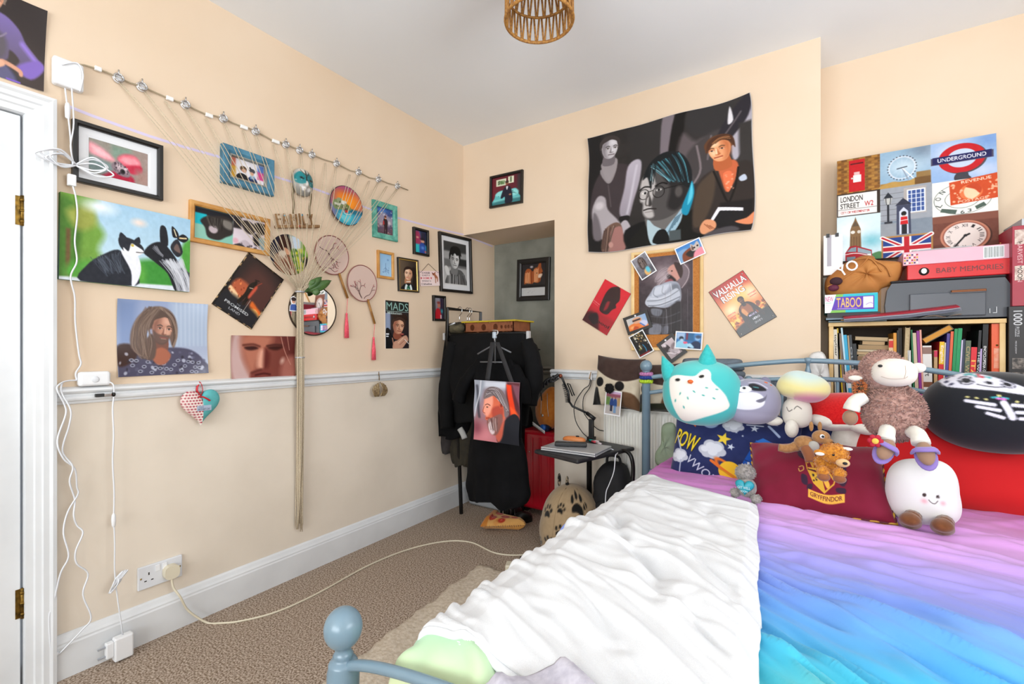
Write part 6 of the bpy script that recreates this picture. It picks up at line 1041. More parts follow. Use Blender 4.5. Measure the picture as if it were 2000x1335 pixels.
# --- duvet
NA = fbm(700, 700, 60, 11, 3); NB_ = fbm(700, 700, 13, 12, 2); NC = fbm(700, 700, 26, 13, 2)
def nz(a, u, v):
    u, v = (u+1.3)*150 % 1396, (v+1.3)*150 % 1396; u, v = min(u, 1396-u), min(v, 1396-v); i, j = int(v), int(u); fu, fv = u-j, v-i
    return (a[i, j]*(1-fu)+a[i, j+1]*fu)*(1-fv)+(a[i+1, j]*(1-fu)+a[i+1, j+1]*fu)*fv
def ridge(a, u, v, p=3): return (1-abs(2*nz(a, u, v)-1))**p
def fold(n, w): return math.exp(-((n-.5)/w)**2)
def duv_h(x, y):
    k = max(0, min(1, (1.50-y)/.35)); k = k*k*(3-2*k); w = .12*(nz(NA, x, y)-.5); h = .030*(nz(NA, x, y)-.5)
    c, a = .50*x+.866*y, .866*x-.50*y; m = nz(NA, y*1.3+.4, x*1.3)
    fa = .024*fold(nz(NC, c*2.0+w*2.2, a*.30), .075)*(.25+1.3*m)+.018*fold(nz(NB_, c*1.25+w*2, a*.22+.5), .10)*(.3+1.3*(1-m))+.010*fold(nz(NC, c*3.1+w*3+.7, a*.5+.2), .08)
    c, a = .12*x+.99*y, .99*x-.12*y; fb = .011*fold(nz(NC, c*1.8+w*2, a*.35+.8), .09)+.007*fold(nz(NB_, c*1.1+w*2+.4, a*.3), .10)
    c, a = .8*x+.6*y, .6*x-.8*y; fb += .007*fold(nz(NC, a*1.6, c*.5+.3), .08)*m
    return h+fa*k*1.1+fb*(1-k)-.01
RAMP = [(.46,'#dad6a8'),(.58,'#d0d8ac'),(.68,'#aed8b4'),(.80,'#74d0c4'),(.90,'#44bcd8'),(1.04,'#52a6e0'),(1.22,'#7a98e4'),(1.40,'#9496e2'),(1.56,'#ac98de'),(1.72,'#cc9cd8'),(1.95,'#d28ccc'),(2.3,'#b45ca6')]
def ramp(y):
    for (a, c), (b_, d) in zip(RAMP, RAMP[1:]):
        if y <= b_: t = max(0, (y-a)/(b_-a)); return tuple(p*(1-t)+q*t for p, q in zip(lin(c), lin(d)))
    return lin(RAMP[-1][1])
DX0, DX1, DY0, DY1 = 1.42, 3.0, .555, 2.33
def edge_drop(dist, L, r=.055):
    """distance past the bed edge along the cloth -> (outward, down)"""
    if dist <= 0: return 0, 0
    if dist < r*PI/2: a = dist/r; return r*math.sin(a), r*(1-math.cos(a))
    return r, r+(dist-r*PI/2)
def duvet(u, v):
    s = -.26+(1.62+.26)*u; tt = -.22+(1.87+.22)*v      # s from the left edge, tt from the foot edge
    ox, dx = edge_drop(-s, .26); oy, dy = edge_drop(-tt, .2)
    x = 1.605+max(s, 0)-ox; y = .645+max(tt, 0)-oy; x = min(x, 3.08)
    z = .598+duv_h(x+dx*.7, y+dy*.7)*(1.0 if dx+dy < .05 else .5)
    z -= dx+dy if not (dx and dy) else math.hypot(dx, dy)
    if dx or dy: x -= .014*math.sin(y*26+nz(NA, y, x)*5)*min(1, dx*12); y -= .014*math.sin(x*24+2)*min(1, dy*12)
    z += .03*max(0, (v-.9)/.1)*math.sin(u*30+1)*.4
    return Vector((max(x, 1.395), y, max(z, .30)))
b = MB(); ramp_ = lambda v, u: ramp(.645+(-.22+2.09*v)+.12*(nz(NA, u*2, v*2)-.5))
b.grid(duvet, 380, 400, 0, col=lambda u, v: ramp_(v, u)); prop(obj('duvet', b, vmat(.75, .15, (.15, .0008), 900), solid=.012), 'rainbow ombre duvet fading pink, violet, blue and green across the bed', 'duvet')
# --- white fleece
def seg_d(x, y, p, q):
    dx, dy = q[0]-p[0], q[1]-p[1]; t = max(0, min(1, ((x-p[0])*dx+(y-p[1])*dy)/(dx*dx+dy*dy))); return math.hypot(x-p[0]-t*dx, y-p[1]-t*dy), t
CREASE = [((1.63,1.43),(1.78,1.20),.026,.022), ((1.78,1.20),(1.95,.96),.032,.030), ((1.70,1.62),(1.92,1.50),.014,.016), ((1.95,1.25),(2.06,1.02),.018,.024), ((1.99,.98),(2.09,.82),.018,.022), ((1.62,1.02),(1.72,.80),.016,.035), ((1.80,.92),(1.90,.76),.016,.026), ((1.90,1.60),(2.0,1.38),.014,.022), ((1.58,1.66),(1.70,1.52),.012,.022), ((1.55,1.25),(1.66,1.12),.012,.03), ((1.86,1.36),(1.99,1.30),.012,.02)]
def blk_h(x, y):
    c = .83*x+.56*y; a = .56*x-.83*y; w = .12*(nz(NA, y+.2, x)-.5)
    h = .022+.024*(nz(NA, x*.7+.3, y+.1)-.5)+.006*(ridge(NC, c*1.0+w, a*.35+.3, 2)-.35)*(.1+1.4*nz(NA, y, x+.4))+.0015*(ridge(NB_, c*1.0+w, a*.5, 3)-.3)
    for p, q, dp, wd in CREASE:
        d, t = seg_d(x+.02*math.sin(y*22), y, p, q); f = math.sin(PI*min(max(t, .12), .88)); h += f*dp*.75*(.55*math.exp(-((d-wd*1.5)/wd)**2)-math.exp(-(d/wd)**2))
    return h
def blanket(u, v):
    yl, yr = .655+(1.91-.655)*v, .61+(1.735-.61)*v; xr = 2.145-.11*v+.003*math.sin(v*23); xl0 = 1.622+.018*v**2
    hang = .12*(1-.5*v**2); W = xr-xl0; s = -hang+(W+hang)*u; ox, dx = edge_drop(-s, hang, .06); ub = max(s, 0)/W
    y = yl+(yr-yl)*ub**.9-.008*math.sin(ub*PI)*(1-v)+.008*math.sin(ub*9)*(1-v); x = xl0+max(s, 0)-ox
    e = min(1, (1-u)*14, v*18+.25, (1-v)*14+.15, .1+ub*8); z = max(.602+duv_h(x, y)*.3, .585)+.012+blk_h(x, y)*min(1, .2+e)-dx
    if dx < .03: z += max(0, .598+duv_h(x, y)+.012-z)*(1-dx/.03)**.5
    if dx: x -= .012*math.sin(y*15)*min(1, dx*10)+.004
    x -= .0*dx
    return Vector((x, y, z))
flm = mat('white_fleece', '#dcdddf', .95, col2='#e2e3e5', scale=500, bump=(.35, .0012), spec=.1)
t = thing('fleece_blanket', 'white fleece blanket spread over the left half of the bed', 'blanket', T(0, 0, 0)); obj('cloth', MB().grid(blanket, 220, 260), flm, t, solid=.012)
b = MB(); b.tube([blanket(u/60, 0)+Vector((0, -.004, -.006)) for u in range(61)], .0085, 8).tube([blanket(u/60, 0)+Vector((.002, -.010, -.022)) for u in range(61)], .0085, 8); obj('folded_hem', b, flm, t)
# --- lilac grey throw at the foot
lgm = mat('lilac_grey_plush', '#b4b0bc', .95, col2='#cac6d0', scale=60, bump=(.6, .003), spec=.1)
def throw(u, v):
    a = Vector((1.875, .665)); p1 = Vector((1.745, .545)); p2 = Vector((2.06, .545)); p3 = Vector((1.93, .50))
    q = a*(1-u)*(1-v)+p1*u*(1-v)+p2*v*(1-u)+p3*u*v; z = .640+duv_h(q.x, q.y)*.5+.03*(u*v)**.5+.012*math.sin(u*11+v*3)*.5-.10*max(0, u-.5)*(1-v)
    return Vector((q.x, q.y, z))
t = thing('throw', 'lilac grey plush throw with scalloped edge at the foot of the bed', 'throw', T(0, 0, 0)); obj('cloth', MB().grid(throw, 50, 50), lgm, t, solid=.014)
b = MB()
for k in range(26): b.ell(throw(0, k/26)+Vector((0, .004, .0)), (.007, .007, .006), 8, 6)
obj('scalloped_edge', b, lgm, t)
# --- sage cloth, folded grey blanket and dog-face cushions behind the head rail
def cloth_lump(name, label, cat, y, outline, th, m, seed, bulge=1.0):
    P_ = [YP(a, b_, y) for a, b_ in outline]; c = sum(P_, Vector())/len(P_); t = thing(name, label, cat, T(*c)); pl = [(q.x-c.x, q.z-c.z) for q in P_]; pl = [tuple(q) for q in catmull(pl, 5, True)]; n = len(pl)
    rr = random.Random(seed); a, d = rr.uniform(0, 6), rr.uniform(0, 6); b = MB(); K = 9; vs = []
    for sg in (-1, 1):
        for k in range(K+1):
            f = 1-k/K
            for x, z in pl: vs.append((x*f, sg*th*bulge*math.sqrt(max(0, 1-f**2.6))+.006*math.sin(x*40+a+z*25)*(1-f)+.005*math.sin(z*60+d)*(1-f), z*f))
    fs = []
    for s_ in range(2):
        o_ = s_*(K+1)*n
        fs += [(o_+k*n+i, o_+k*n+(i+1) % n, o_+(k+1)*n+(i+1) % n, o_+(k+1)*n+i) for k in range(K) for i in range(n)]
    b.add(vs, fs, 0, True); return t, b, c
t, b, c = cloth_lump('sage_cloth', 'sage green cloth hanging between the radiator and the blue pillow', 'cloth', 2.41, [(1294,830),(1318,828),(1322,870),(1320,912),(1284,908),(1280,885),(1291,865)], .03, None, 3); obj('fabric', b, mat('sage_cotton', '#7c8a72', .85, col2='#889680', scale=20, bump=(.4, .004)), t, weld=True)
gm = mat('slate_blanket', '#5c6670', .9, col2='#6a747e', scale=30, bump=(.4, .003))
t, b, c = cloth_lump('folded_blanket', 'slate grey blanket folded over behind the head rail above the owl', 'blanket', 2.56, [(1333,705),(1345,699),(1400,700),(1444,701),(1451,712),(1450,724),(1400,727),(1338,726)], .05, None, 5); obj('upper_fold', b, gm, t, weld=True)
for o_, nm in (([(1336,724),(1400,724),(1450,724),(1452,738),(1420,748),(1340,744)],'lower_fold'), ([(1330,744),(1400,744),(1470,742),(1525,744),(1530,790),(1440,810),(1330,800)],'hanging_end')):
    P_ = [YP(a, q, 2.56) for a, q in o_]; cc = sum(P_, Vector())/len(P_); t2, b2, c2 = cloth_lump('tmp', 'x', 'x', 2.56, o_, .045, None, 6); bpy.data.objects.remove(t2); obj(nm, b2, gm, t, M=T(*(c2-c)), weld=True)
prop(t, 'slate grey blanket folded over behind the head rail above the owl', 'blanket')
# ================================================================ cushions and soft toys
def facing(x, y, z, extra=0, k=1):
    q = CAM+(Vector((x, y, z))-CAM)*k; return T(*q) @ R('Z', math.degrees(math.atan2(2.2-x, y))+extra) @ Matrix.Scale(k, 4)
def pillow_fn(w, h, th, pin=.07, wr=.004, seed=1, pw=.42):
    rr = random.Random(seed); a = [rr.uniform(0, 6.3) for _ in range(6)]
    def f(x, z, sg=-1):
        u, v = x/w*2, z/h*2; e = max(0, (1-u*u)*(1-v*v))**pw
        X = x*(1-pin*(1-min(1, abs(v))**2)*abs(u)**3); Z = z*(1-pin*(1-min(1, abs(u))**2)*abs(v)**3)
        cr = wr*(math.sin(u*6+v*4+a[0])+.7*math.sin(v*11-u*5+a[1])+.6*math.sin(u*17+a[2]+v*3))*(1-e*.5)*min(1, e*4)
        return Vector((X, sg*(th/2*e+cr*.8), Z))
    return f
def pillow(name, label, M, w, h, th, front, back, rough=.8, seed=1, res=None, cat='cushion', piping=None, pin=.07, wr=.004, pw=.42, group=None):
    t = thing(name, label, cat, M, group); f = pillow_fn(w, h, th, pin, wr, seed, pw); b = MB()
    if isinstance(front, Pic): sheet(b, front, w, h, 0, lambda x, y: f(x, y, -1))
    else: b.grid(lambda u, v: f((u-.5)*w, (v-.5)*h, -1), 70, 50, col=lambda u, v: lin(front))
    b.grid(lambda u, v: f((.5-u)*w, (v-.5)*h, 1), 50, 40, col=lambda u, v: lin(back))
    obj('stuffed_cover', b, vmat(rough, .2, (.12, .0006), 700), t)
    if piping:
        e = []
        for k in range(160):
            s = k/160*4; i = int(s); r_ = s-i; x, z = [(-.5+r_, -.5), (.5, -.5+r_), (.5-r_, .5), (-.5, .5-r_)][i]; e.append(f(x*w, z*h, -1))
        m1, m2 = piping; b = MB()
        for j in range(2): b.tube([Vector(p_)+Vector((.0028*math.cos(k*1.4+j*PI), .0028*math.sin(k*1.4+j*PI), 0)) for k, p_ in enumerate(e)], .0034, 5, j, True)
        obj('twisted_piping', b, [m1, m2], t)
    return t, f
def plush(name, col='#808080', rough=.9, c2=None, sc=60): return mat(name, col, rough, col2=c2, scale=sc, sheen=.35, bump=(.25, .002), spec=.15)
blackstitch = mat('black_embroidery', '#101012', .6)
def ball(p, r, base, z0=0, pw=2.0, fn=None, na=150, nr=70, back=None, py=2.2):
    """rounded body, dense at the front, whose front takes its colours from a painted pattern"""
    s_ = p.sampler(); L = lin(back or base); b = MB(); sp = lambda c: math.copysign(abs(c)**(2/pw), c)
    def f(u, v, sg):
        a = 2*PI*u; t = math.sin(v*PI/2); q = Vector((r[0]*t*sp(math.cos(a)), sg*r[1]*max(0, 1-t**py)**(1/py), r[2]*t*sp(math.sin(a)))); return (fn(q) if fn else q)+Vector((0, 0, z0))
    def c(u, v): a = 2*PI*u; t = math.sin(v*PI/2); return s_(.5+t*sp(math.cos(a))/2, .5-t*sp(math.sin(a))/2)
    b.grid(lambda u, v: f(u, v, -1), na, nr, col=c); b.grid(lambda u, v: f(1-u, v, 1), 60, 24, col=lambda u, v: L); return b
# --- dog-face cushions on the radiator
for i, (x, y, z, rz, lab) in enumerate(((1.235, 2.61, .795+.15, 4, 'brown and cream dog-face cushion on the radiator, left of the bed post'), (1.505, 2.59, .795+.135, -4, 'brown and cream dog-face cushion on the radiator, right of the bed post'))):
    p = Pic(110, 110, '#d2c6b0', '#cabda6'); p.poly([(-5,-5),(105,-5),(105,30),(80,44),(50,46),(20,36),(-5,20)], '#3c2a24', 2).ell(60,56,9,9,'#100e0e',2).ell(16,52,9,9,'#100e0e',2).poly([(50,72),(58,66),(90,70),(100,100),(44,104)], '#6a4c34', 3).poly([(2,68),(14,66),(20,100),(0,104)],'#100e0e',3).tex(.03,8)
    if i: p.rect(0,82,100,100,'#2a2c1c',3)
    pillow('dog_cushion', lab, T(x, y, z) @ R('X', -6) @ R('Y', rz), .29, .30 if i == 0 else .27, .13, p, '#3c2a24', seed=3+i, group='dog-face cushions')
# --- pillows
navy = '#1f2a5c'
def cloud(p, x, y, s):
    for dx, dy, r_ in ((-1, .2, .7), (-.3, -.5, .8), (.5, -.3, .9), (1.1, .3, .6), (.2, .5, .9), (-.6, .6, .7)): p.ell(x+dx*s, y+dy*s*p.W/p.H, r_*s, r_*s*.9, '#b8bcc8', 1.5)
    for dx, dy, r_ in ((-.9, .1, .5), (-.2, -.4, .6), (.5, -.2, .7), (.1, .4, .6)): p.ell(x+dx*s, y+dy*s*p.W/p.H, r_*s, r_*s*.8, '#d4d8e0', 1.5)
def star(p, x, y, s, c, rot=0): p.P([(x+s*(1 if k % 2 == 0 else .42)*math.sin(k*PI/5+rot), y-s*p.W/p.H*(1 if k % 2 == 0 else .42)*math.cos(k*PI/5+rot)) for k in range(10)], c, 1.2)
p = Pic(250, 170, navy, '#1c2652').tex(.02, 9); p.text('ZA', 17, 5, 13, 14, '#d86a28', ang=-78)
p.text('POW', 14, 36, 22, 22, '#2a2010', ang=18).text('POW', 13.4, 35, 22, 22, '#e8cc28', ang=18)
star(p, 44, 27, 6, '#e8c83c', .2); star(p, 50, 36, 3, '#c8d0e0', .3); star(p, 66, 8, 3.4, '#c8d0e0'); star(p, 53, 16, 1.2, '#c8d0e0'); star(p, 58, 20, 1, '#c8d0e0')
cloud(p, 36, 42, 6.5); cloud(p, 8, 56, 5); cloud(p, 50, 7, 5); p.ell(32,6,7,6,'#8ea8c8',2).line([(28,4),(36,8)],1,'#6a88b0').line([(4,30),(9,48)],1.4,'#a8b0c4').line([(10,62),(10,80)],1,'#a8b0c4')
p.ell(52,68,17,5,'#d86c24',2,38).ell(52,68,13,3,navy,2,38).ell(50.5,67,8.5,8.5,'#e8b828',1.5).line([(36,57),(50,70),(66,82)],2.4,'#d86c24').line([(43,66),(56,74)],.8,'#c89018')
p.text('VWORP', 30, 72, 34, 11, '#c8ccdc', False, 36).text('VWORP', 20, 92, 28, 9, '#c8ccdc', False, 30)
bx = lambda a, b_: (66+a*20-b_*8, 22+b_*46+a*6)        # a tilted blue kiosk
p.P([bx(.1,0),bx(1.3,.12),bx(1.45,.9),bx(1.2,1.15),bx(-.1,.95)],'#1450a8').P([bx(.3,-.1),bx(1.2,0),bx(1.3,.12),bx(.1,.04)],'#2c70c8').line([bx(.7,.05),bx(.6,1.05)],.8,'#0c2c6c').line([bx(.1,.3),bx(1.35,.42)],.8,'#0c2c6c').line([bx(0,.6),bx(1.4,.72)],.8,'#0c2c6c')
for a, q in ((.15,.66),(.85,.74)):
    for i in range(2):
        for j in range(2): o_ = bx(a+i*.16, q+j*.11); p.rect(o_[0]-.9, o_[1]-1.8, o_[0]+.9, o_[1]+1.8, '#d8e0ec')
p.rect(*bx(.6,.08),*bx(1.1,.1),'#0a2050').line([bx(.3,.94),bx(.9,1.02)],1.2,'#d8c040')
p.line([(76,2),(84,14)],2,'#a8b8d8').line([(60,4),(72,3)],1,'#c8d0e0')
p.a[int(.10*p.H):] = p.a[:p.H-int(.10*p.H)].copy()
pillow('print_pillow', 'navy pillow printed with POW, planets and a blue kiosk, under the owl', facing(1.90, 2.19, .700, -6) @ R('X', -16) @ R('Y', 3), .50, .32, .19, p, navy, seed=5, cat='pillow', pin=.04)
p = Pic(130, 80, navy); p.rect(30,30,60,70,'#a82038',2)
for k in range(5): p.line([(26,26+k*10),(62,34+k*10)],2,navy).line([(32+k*7,24),(28+k*7,76)],2,'#1c2450')
for x, y, r_ in ((80,16,5),(90,28,5),(74,34,4),(96,44,4),(86,52,5)): p.ell(x,y,r_,r_*.8,'#d0d4e0',1.5).ell(x,y,r_*.6,r_*.5,navy,1.5)
p.spots(16,(64,6,100,60),(.8,1.6),['#d0d4e0'],4); pillow('print_pillow', 'navy pillow with red bars and white rings, behind the kangaroo', facing(2.14, 2.28, .715, -4) @ R('X', -24) @ R('Y', 9), .44, .27, .16, p, navy, seed=8, cat='pillow', pin=.05)
p = Pic(200, 100, '#c8141c', '#cc1c1c'); 
for k in range(6): p.line([(4+k*4.4, 2.5+.2*k),(6.2+k*4.4, 2.3)],.9,'#e8dccc')
pillow('red_pillow', 'large plain red pillow at the right of the bed head', facing(2.68, 2.25, .735, 14) @ R('X', -20) @ R('Y', 4), .84, .36, .22, p, '#c01018', seed=9, cat='pillow', pin=.05, wr=.006, pw=.5)
# burgundy cushion with crest
n5 = lambda X, Y: ((X-90-(Y-470)*.12)/15.4, (Y-480)/7.9)
def pp(*q): return [n5(*k) for k in q]
p = Pic(270, 170, '#7a0c2c', '#740a2a').tex(.03, 30); yl, bk, bg_ = '#d8a434', '#1c1420', '#7c0c24'
for q in (((690,650),(800,660),(780,690),(700,690)),((720,700),(790,720),(800,790),(740,760)),((1180,800),(1250,830),(1240,900),(1190,880)),((1190,940),(1260,960),(1230,1040),(1180,1020)),((780,960),(840,980),(850,1060),(790,1040)),((1150,1070),(1240,1060),(1240,1110),(1160,1110)),((850,1060),(900,1050),(900,1090),(850,1100))): p.poly(pp(*q), '#241a30', 2, a=.85)
p.line(pp((700,660),(740,655),(800,668)), 1.0, '#d8b060'); 
for q in (((750,880),(790,870),(800,910),(760,930),(745,900)),((1190,900),(1240,905),(1250,930),(1200,960),(1180,940))): p.line(pp(*q), .7, '#c8a050')
SHD = ((800,770),(980,745),(1165,765),(1170,900),(1130,1040),(1030,1130),(910,1040),(835,900))
p.P(pp(*SHD), yl).P(pp(*[(985+(x-985)*.92, 930+(y-930)*.92) for x, y in SHD]), bg_).P(pp((840,905),(990,950),(1040,1110),(1025,1118),(915,1035)), '#d0a030').P(pp((985,775),(1150,780),(1155,890),(1120,900),(985,840)), '#d0a030')
p.poly(pp((930,800),(960,775),(1010,780),(1040,820),(1050,870),(1040,930),(1060,990),(1085,1050),(1060,1080),(1030,1040),(1000,980),(970,940),(930,910),(860,900),(850,880),(920,880),(940,850)), '#e0a840', 1.2).line(pp((935,800),(965,772),(1012,778),(1044,820),(1054,872),(1044,930)), 1.0, bk).line(pp((850,905),(930,915),(985,950)), .8, bk).line(pp((1060,860),(1100,830),(1130,850),(1120,910),(1080,930),(1120,990)), 1.2, yl).line(pp((1068,860),(1100,840),(1120,856),(1110,900),(1075,930)), .5, bk).line(pp((850,800),(880,830),(900,870)), 1.6, '#e0a840').line(pp((850,800),(840,830)), 1, '#e0a840').line(pp((870,790),(900,830)), 1, '#e0a840').ell(*n5(975,815), .8, .7, bk).ell(*n5(985,980), 1.2, 1.4, bk).spots(8, (*n5(900,960), *n5(960,1020)), (.4, .8), [bk], 5)
p.P(pp((890,680),(960,720),(990,745),(925,775)), '#a0a4b8').line(pp((915,735),(955,760)), .6, '#2a2430').line(pp((955,735),(915,765)), .6, '#2a2430')
rb0 = lambda x, y: n5(860+(x+.5)*375, 1128+math.sin((x+.5)*PI)*34+(x+.5)*20+y*62)
p.P([rb0(-.5+k/12, -.55) for k in range(13)]+[rb0(.5-k/12, .6) for k in range(13)], '#e0a840').text('GRYFFINDOR', 0, 0, 1, 1, '#5a1020', fn=lambda x, y: rb0(x*.88, y*.62))
pillow('crest_cushion', 'burgundy cushion with a lion shield and rope piping', facing(2.195, 1.93, .690, -4) @ R('X', -48) @ R('Y', -6), .405, .29, .14, p, '#6a0a24', seed=12, pin=.05, piping=(mat('gold_cord', '#c89a34', .5), mat('burgundy_cord', '#5a0a20', .6)))
# --- owl
p = Pic(170, 150, '#46b4b2', '#3eaaac'); p.glow(50,10,40,10,'#62c4c0',.6).glow(50,100,50,10,'#58bcb8',.6); p.poly([(10,33),(13,25),(21,22),(36,23),(43,22),(49,16),(56,12.5),(61,18),(62,29),(73,42),(80,54),(81,69),(53,83),(30,92),(19,79),(12,56)], '#e8e2da', 1.5).ell(20.7,29,3.2,2,'#15120f',1.2,-8).ell(50,23,3.4,2,'#15120f',1.2,-14).poly([(33,33),(37,30),(40,30.5),(38,34.5)],'#d86a34',1.2,False)
for x, y, a in ((56,39,10),(68,41,10),(41,45,40),(24,49,110),(33.5,55,70),(52,50,15),(64.5,54,30),(18,60,100),(28.5,69,70)): p.ell(x,y,2,.9,'#2e9a94',1.2,a)
t = thing('owl_plush', 'big round turquoise owl plush with white heart-shaped face', 'soft toy', facing(1.757, 2.27, .940, 0, .90)); obj('body', ball(p, (.170, .115, .150), '#44b0b0', pw=2.35), vmat(.9, .4), t); tq = plush('turquoise_plush', '#2fa8a8', c2='#3ab4b2')
def cone_ear(base, tip, w, th, mb): 
    base, tip = Vector(base), Vector(tip); d = tip-base; s = Vector((d.z, 0, -d.x)).normalized(); mb.tube([base-d*.25, base, base+d*.35, base+d*.7, tip], [w*1.0, w, w*.78, w*.42, w*.08], 14, flat=th); return mb
for q in (((-.135, -.02, .085), (-.170, -.02, .168), .040), ((.025, -.02, .135), (.025, -.02, .222), .045)): obj('ear', cone_ear(q[0], q[1], q[2], .9, MB()), tq, t)
obj('beak', MB().ell((-.045, -.113, .058), (.012, .012, .008), 10, 8), mat('orange_felt', '#d8642c', .8), t)
# --- raccoon
nr = lambda X, Y: ((X-620)/3.95, (Y-260)/3.35)
p = Pic(120, 100, '#8f8da2', '#9896ac'); p.poly([nr(620,520),nr(700,490),nr(900,500),nr(1010,520),nr(1000,600),nr(640,600)],'#a09eb4',8).poly([nr(680,440),nr(690,390),nr(740,355),nr(850,350),nr(900,390),nr(890,440),nr(820,470),nr(720,470)],'#e0e0ea',2).poly([nr(672,350),nr(690,315),nr(740,305),nr(762,330),nr(740,350),nr(700,362)],'#1c1c22',1.5).poly([nr(795,300),nr(830,288),nr(890,310),nr(912,335),nr(850,338),nr(815,330)],'#1c1c22',1.5).poly([nr(720,335),nr(740,315),nr(790,308),nr(816,326),nr(800,345),nr(745,348)],'#f0f0f4',1.2).ell(*nr(768,322),3,2,'#101014').line([nr(690,338),nr(715,330)],1,'#5ab0b0').line([nr(830,312),nr(860,316)],1,'#5ab0b0').ell(*nr(694,425),4,3,'#c88a4c',2).poly([nr(845,405),nr(900,380),nr(915,360),nr(905,400),nr(870,418)],'#6a6878',1.5).line([nr(670,330),nr(720,285),nr(760,270)],1,'#d8d8e4').line([nr(800,285),nr(860,285),nr(920,320)],1,'#d8d8e4')
t = thing('raccoon_plush', 'grey raccoon plush with white belly between owl and mushroom', 'soft toy', facing(1.965, 2.255, .915, 0, .93)); obj('body', ball(p, (.112, .09, .098), '#8c8a9e', pw=2.4), vmat(.9, .4), t); obj('ear', MB().ell((-.05, 0, .088), (.022, .012, .022), 12, 8), plush('grey_lilac_plush', '#7c7a90'), t); obj('ear', MB().ell((.052, 0, .085), (.022, .012, .022), 12, 8), plush('grey_lilac_plush'), t); obj('bow', MB().ell((.05, -.03, .082), (.012, .008, .006), 10, 6).ell((.068, -.03, .072), (.010, .008, .006), 10, 6), mat('orange_felt'), t)
# --- mushroom with pastel cap
def pastel(q):
    f = q.z/.07; k = math.sin(q.x*24+1)*.2; c = [lin('#e8dc98'), lin('#c8dcd8'), lin('#e090b0'), lin('#ecd0c0')]
    a = max(0, min(1, (f-.25+k)*1.6)); r_ = max(0, min(1, (-.15-f+k*.9)*2.2)); base = [x*(1-a)+y*a for x, y in zip(c[0], c[1])]; return tuple(x*(1-r_)+y*r_ for x, y in zip(base, c[2] if q.x > -.03 else c[3]))
t = thing('mushroom_plush', 'white mushroom plush with fluffy pastel yellow and pink cap', 'soft toy', facing(2.135, 2.195, .885, 0, .97)); cw_ = plush('cream_plush', '#dcd6ca', c2='#e4dfd4')
obj('cap', MB().ell((.020, 0, .098), (.093, .08, .070), 60, 36, fn=lambda q: Vector((q.x, q.y, q.z*(1 if q.z > 0 else .75)-.006*math.sin(q.x*30))), col=pastel), vmat(.95, .5), t)
p = Pic(70, 60, '#e2dcd0'); p.line([(16,30),(23,42),(34,36)],1.8,'#2a2420').line([(40,34),(50,24),(64,32)],1.8,'#2a2420'); obj('body', ball(p, (.052, .045, .060), '#dcd6ca', z0=0, pw=2.6), vmat(.9, .4), t)
for q, r_ in (((-.082, -.02, -.036), (.034, .024, .020)), ((-.018, -.048, -.058), (.024, .026, .036))): obj('foot', MB().ell(q, r_, 18, 12), cw_, t)
# --- red mushroom toadstool
t = thing('mushroom_plush', 'red-capped toadstool plush with cream stem, left of the sheep', 'soft toy', facing(2.285, 2.27, .865) @ R('Y', 8)); rp = plush('red_boucle', '#c40e12', c2='#d41c1c', sc=160)
obj('cap', MB().ell((0, 0, 0), (.15, .11, .105), 48, 24, fn=lambda q: Vector((q.x, q.y, max(q.z, -.012)+.006*math.sin(q.x*30)))), rp, t)
obj('underside', MB().ell((0, -.004, -.012), (.143, .106, .036), 40, 16, fn=lambda q: q+Vector((0, 0, .008*math.sin(q.x*34)))), cw_, t)
obj('stem', MB().lathe([(.0, -.20), (.055, -.19), (.062, -.12), (.052, -.05), (.045, -.01)], 30, M=T(.03, -.02, 0)), cw_, t); obj('gill_lobe', MB().ell((.07, -.085, -.012), (.05, .03, .022), 18, 10).ell((-.06, -.085, -.012), (.05, .03, .024), 18, 10), cw_, t)
# --- tufted fur helper
def fur(b, c, r, n, L, w, seed=1, mi=0, zmin=-1, keep=None):
    rr = random.Random(seed)
    for _ in range(n):
        d = Vector((rr.gauss(0, 1), rr.gauss(0, 1), rr.gauss(0, 1))).normalized()
        if d.z < zmin or (keep and not keep(d)): continue
        o = Vector((c[0]+d.x*r[0], c[1]+d.y*r[1], c[2]+d.z*r[2])); tz = (d+Vector((rr.uniform(-.8, .8), rr.uniform(-.8, .8), rr.uniform(-1.0, .5)))).normalized(); s = tz.orthogonal().normalized()*w; q = tz.cross(s)
        m = o+tz*L*.55+d*L*.2; b.add([o-s, o+s, m+q, o+tz*L], [(0, 1, 2), (1, 3, 2), (3, 0, 2)], mi)
    return b
# --- sheep
t = thing('sheep_plush', 'fluffy dusty pink sheep plush wearing purple slippers', 'soft toy', facing(2.435, 2.175, .910, 4, .88)); wool = plush('dusty_pink_wool', '#9a7268', c2='#bc968a', sc=90); tan = plush('tan_felt', '#96755e')
b = MB().ell((0, 0, 0), (.090, .08, .100), 36, 24, fn=lambda q: Vector((q.x*(1-.25*max(0, q.z)/.1), q.y, q.z))); fur(b, (0, 0, 0), (.086, .077, .096), 2200, .016, .0035, 3); obj('body', b, wool, t)
b = MB().ell((-.030, 0, .150), (.066, .06, .072), 32, 20); fur(b, (-.030, 0, .150), (.064, .058, .07), 1300, .014, .0032, 4, keep=lambda d: not (d.y < -.35 and d.x > -.35 and d.z < .6)); obj('head', b, wool, t)
obj('muzzle', MB().ell((-.002, -.042, .148), (.066, .045, .050), 32, 20, p=2.3), plush('ivory_velour', '#ded4c8'), t); obj('eye', MB().ell((-.042, -.080, .172), (.007, .004, .005), 10, 8), blackstitch, t)
obj('smile', MB().tube([(-.04, -.089, .135), (-.015, -.096, .128), (.02, -.096, .130), (.032, -.093, .138)], .0008, 5, smooth=4).tube([(.025, -.094, .175), (.026, -.096, .150), (.022, -.096, .132)], .0008, 5, smooth=4), mat('fawn_thread', '#b09a88', .8), t)
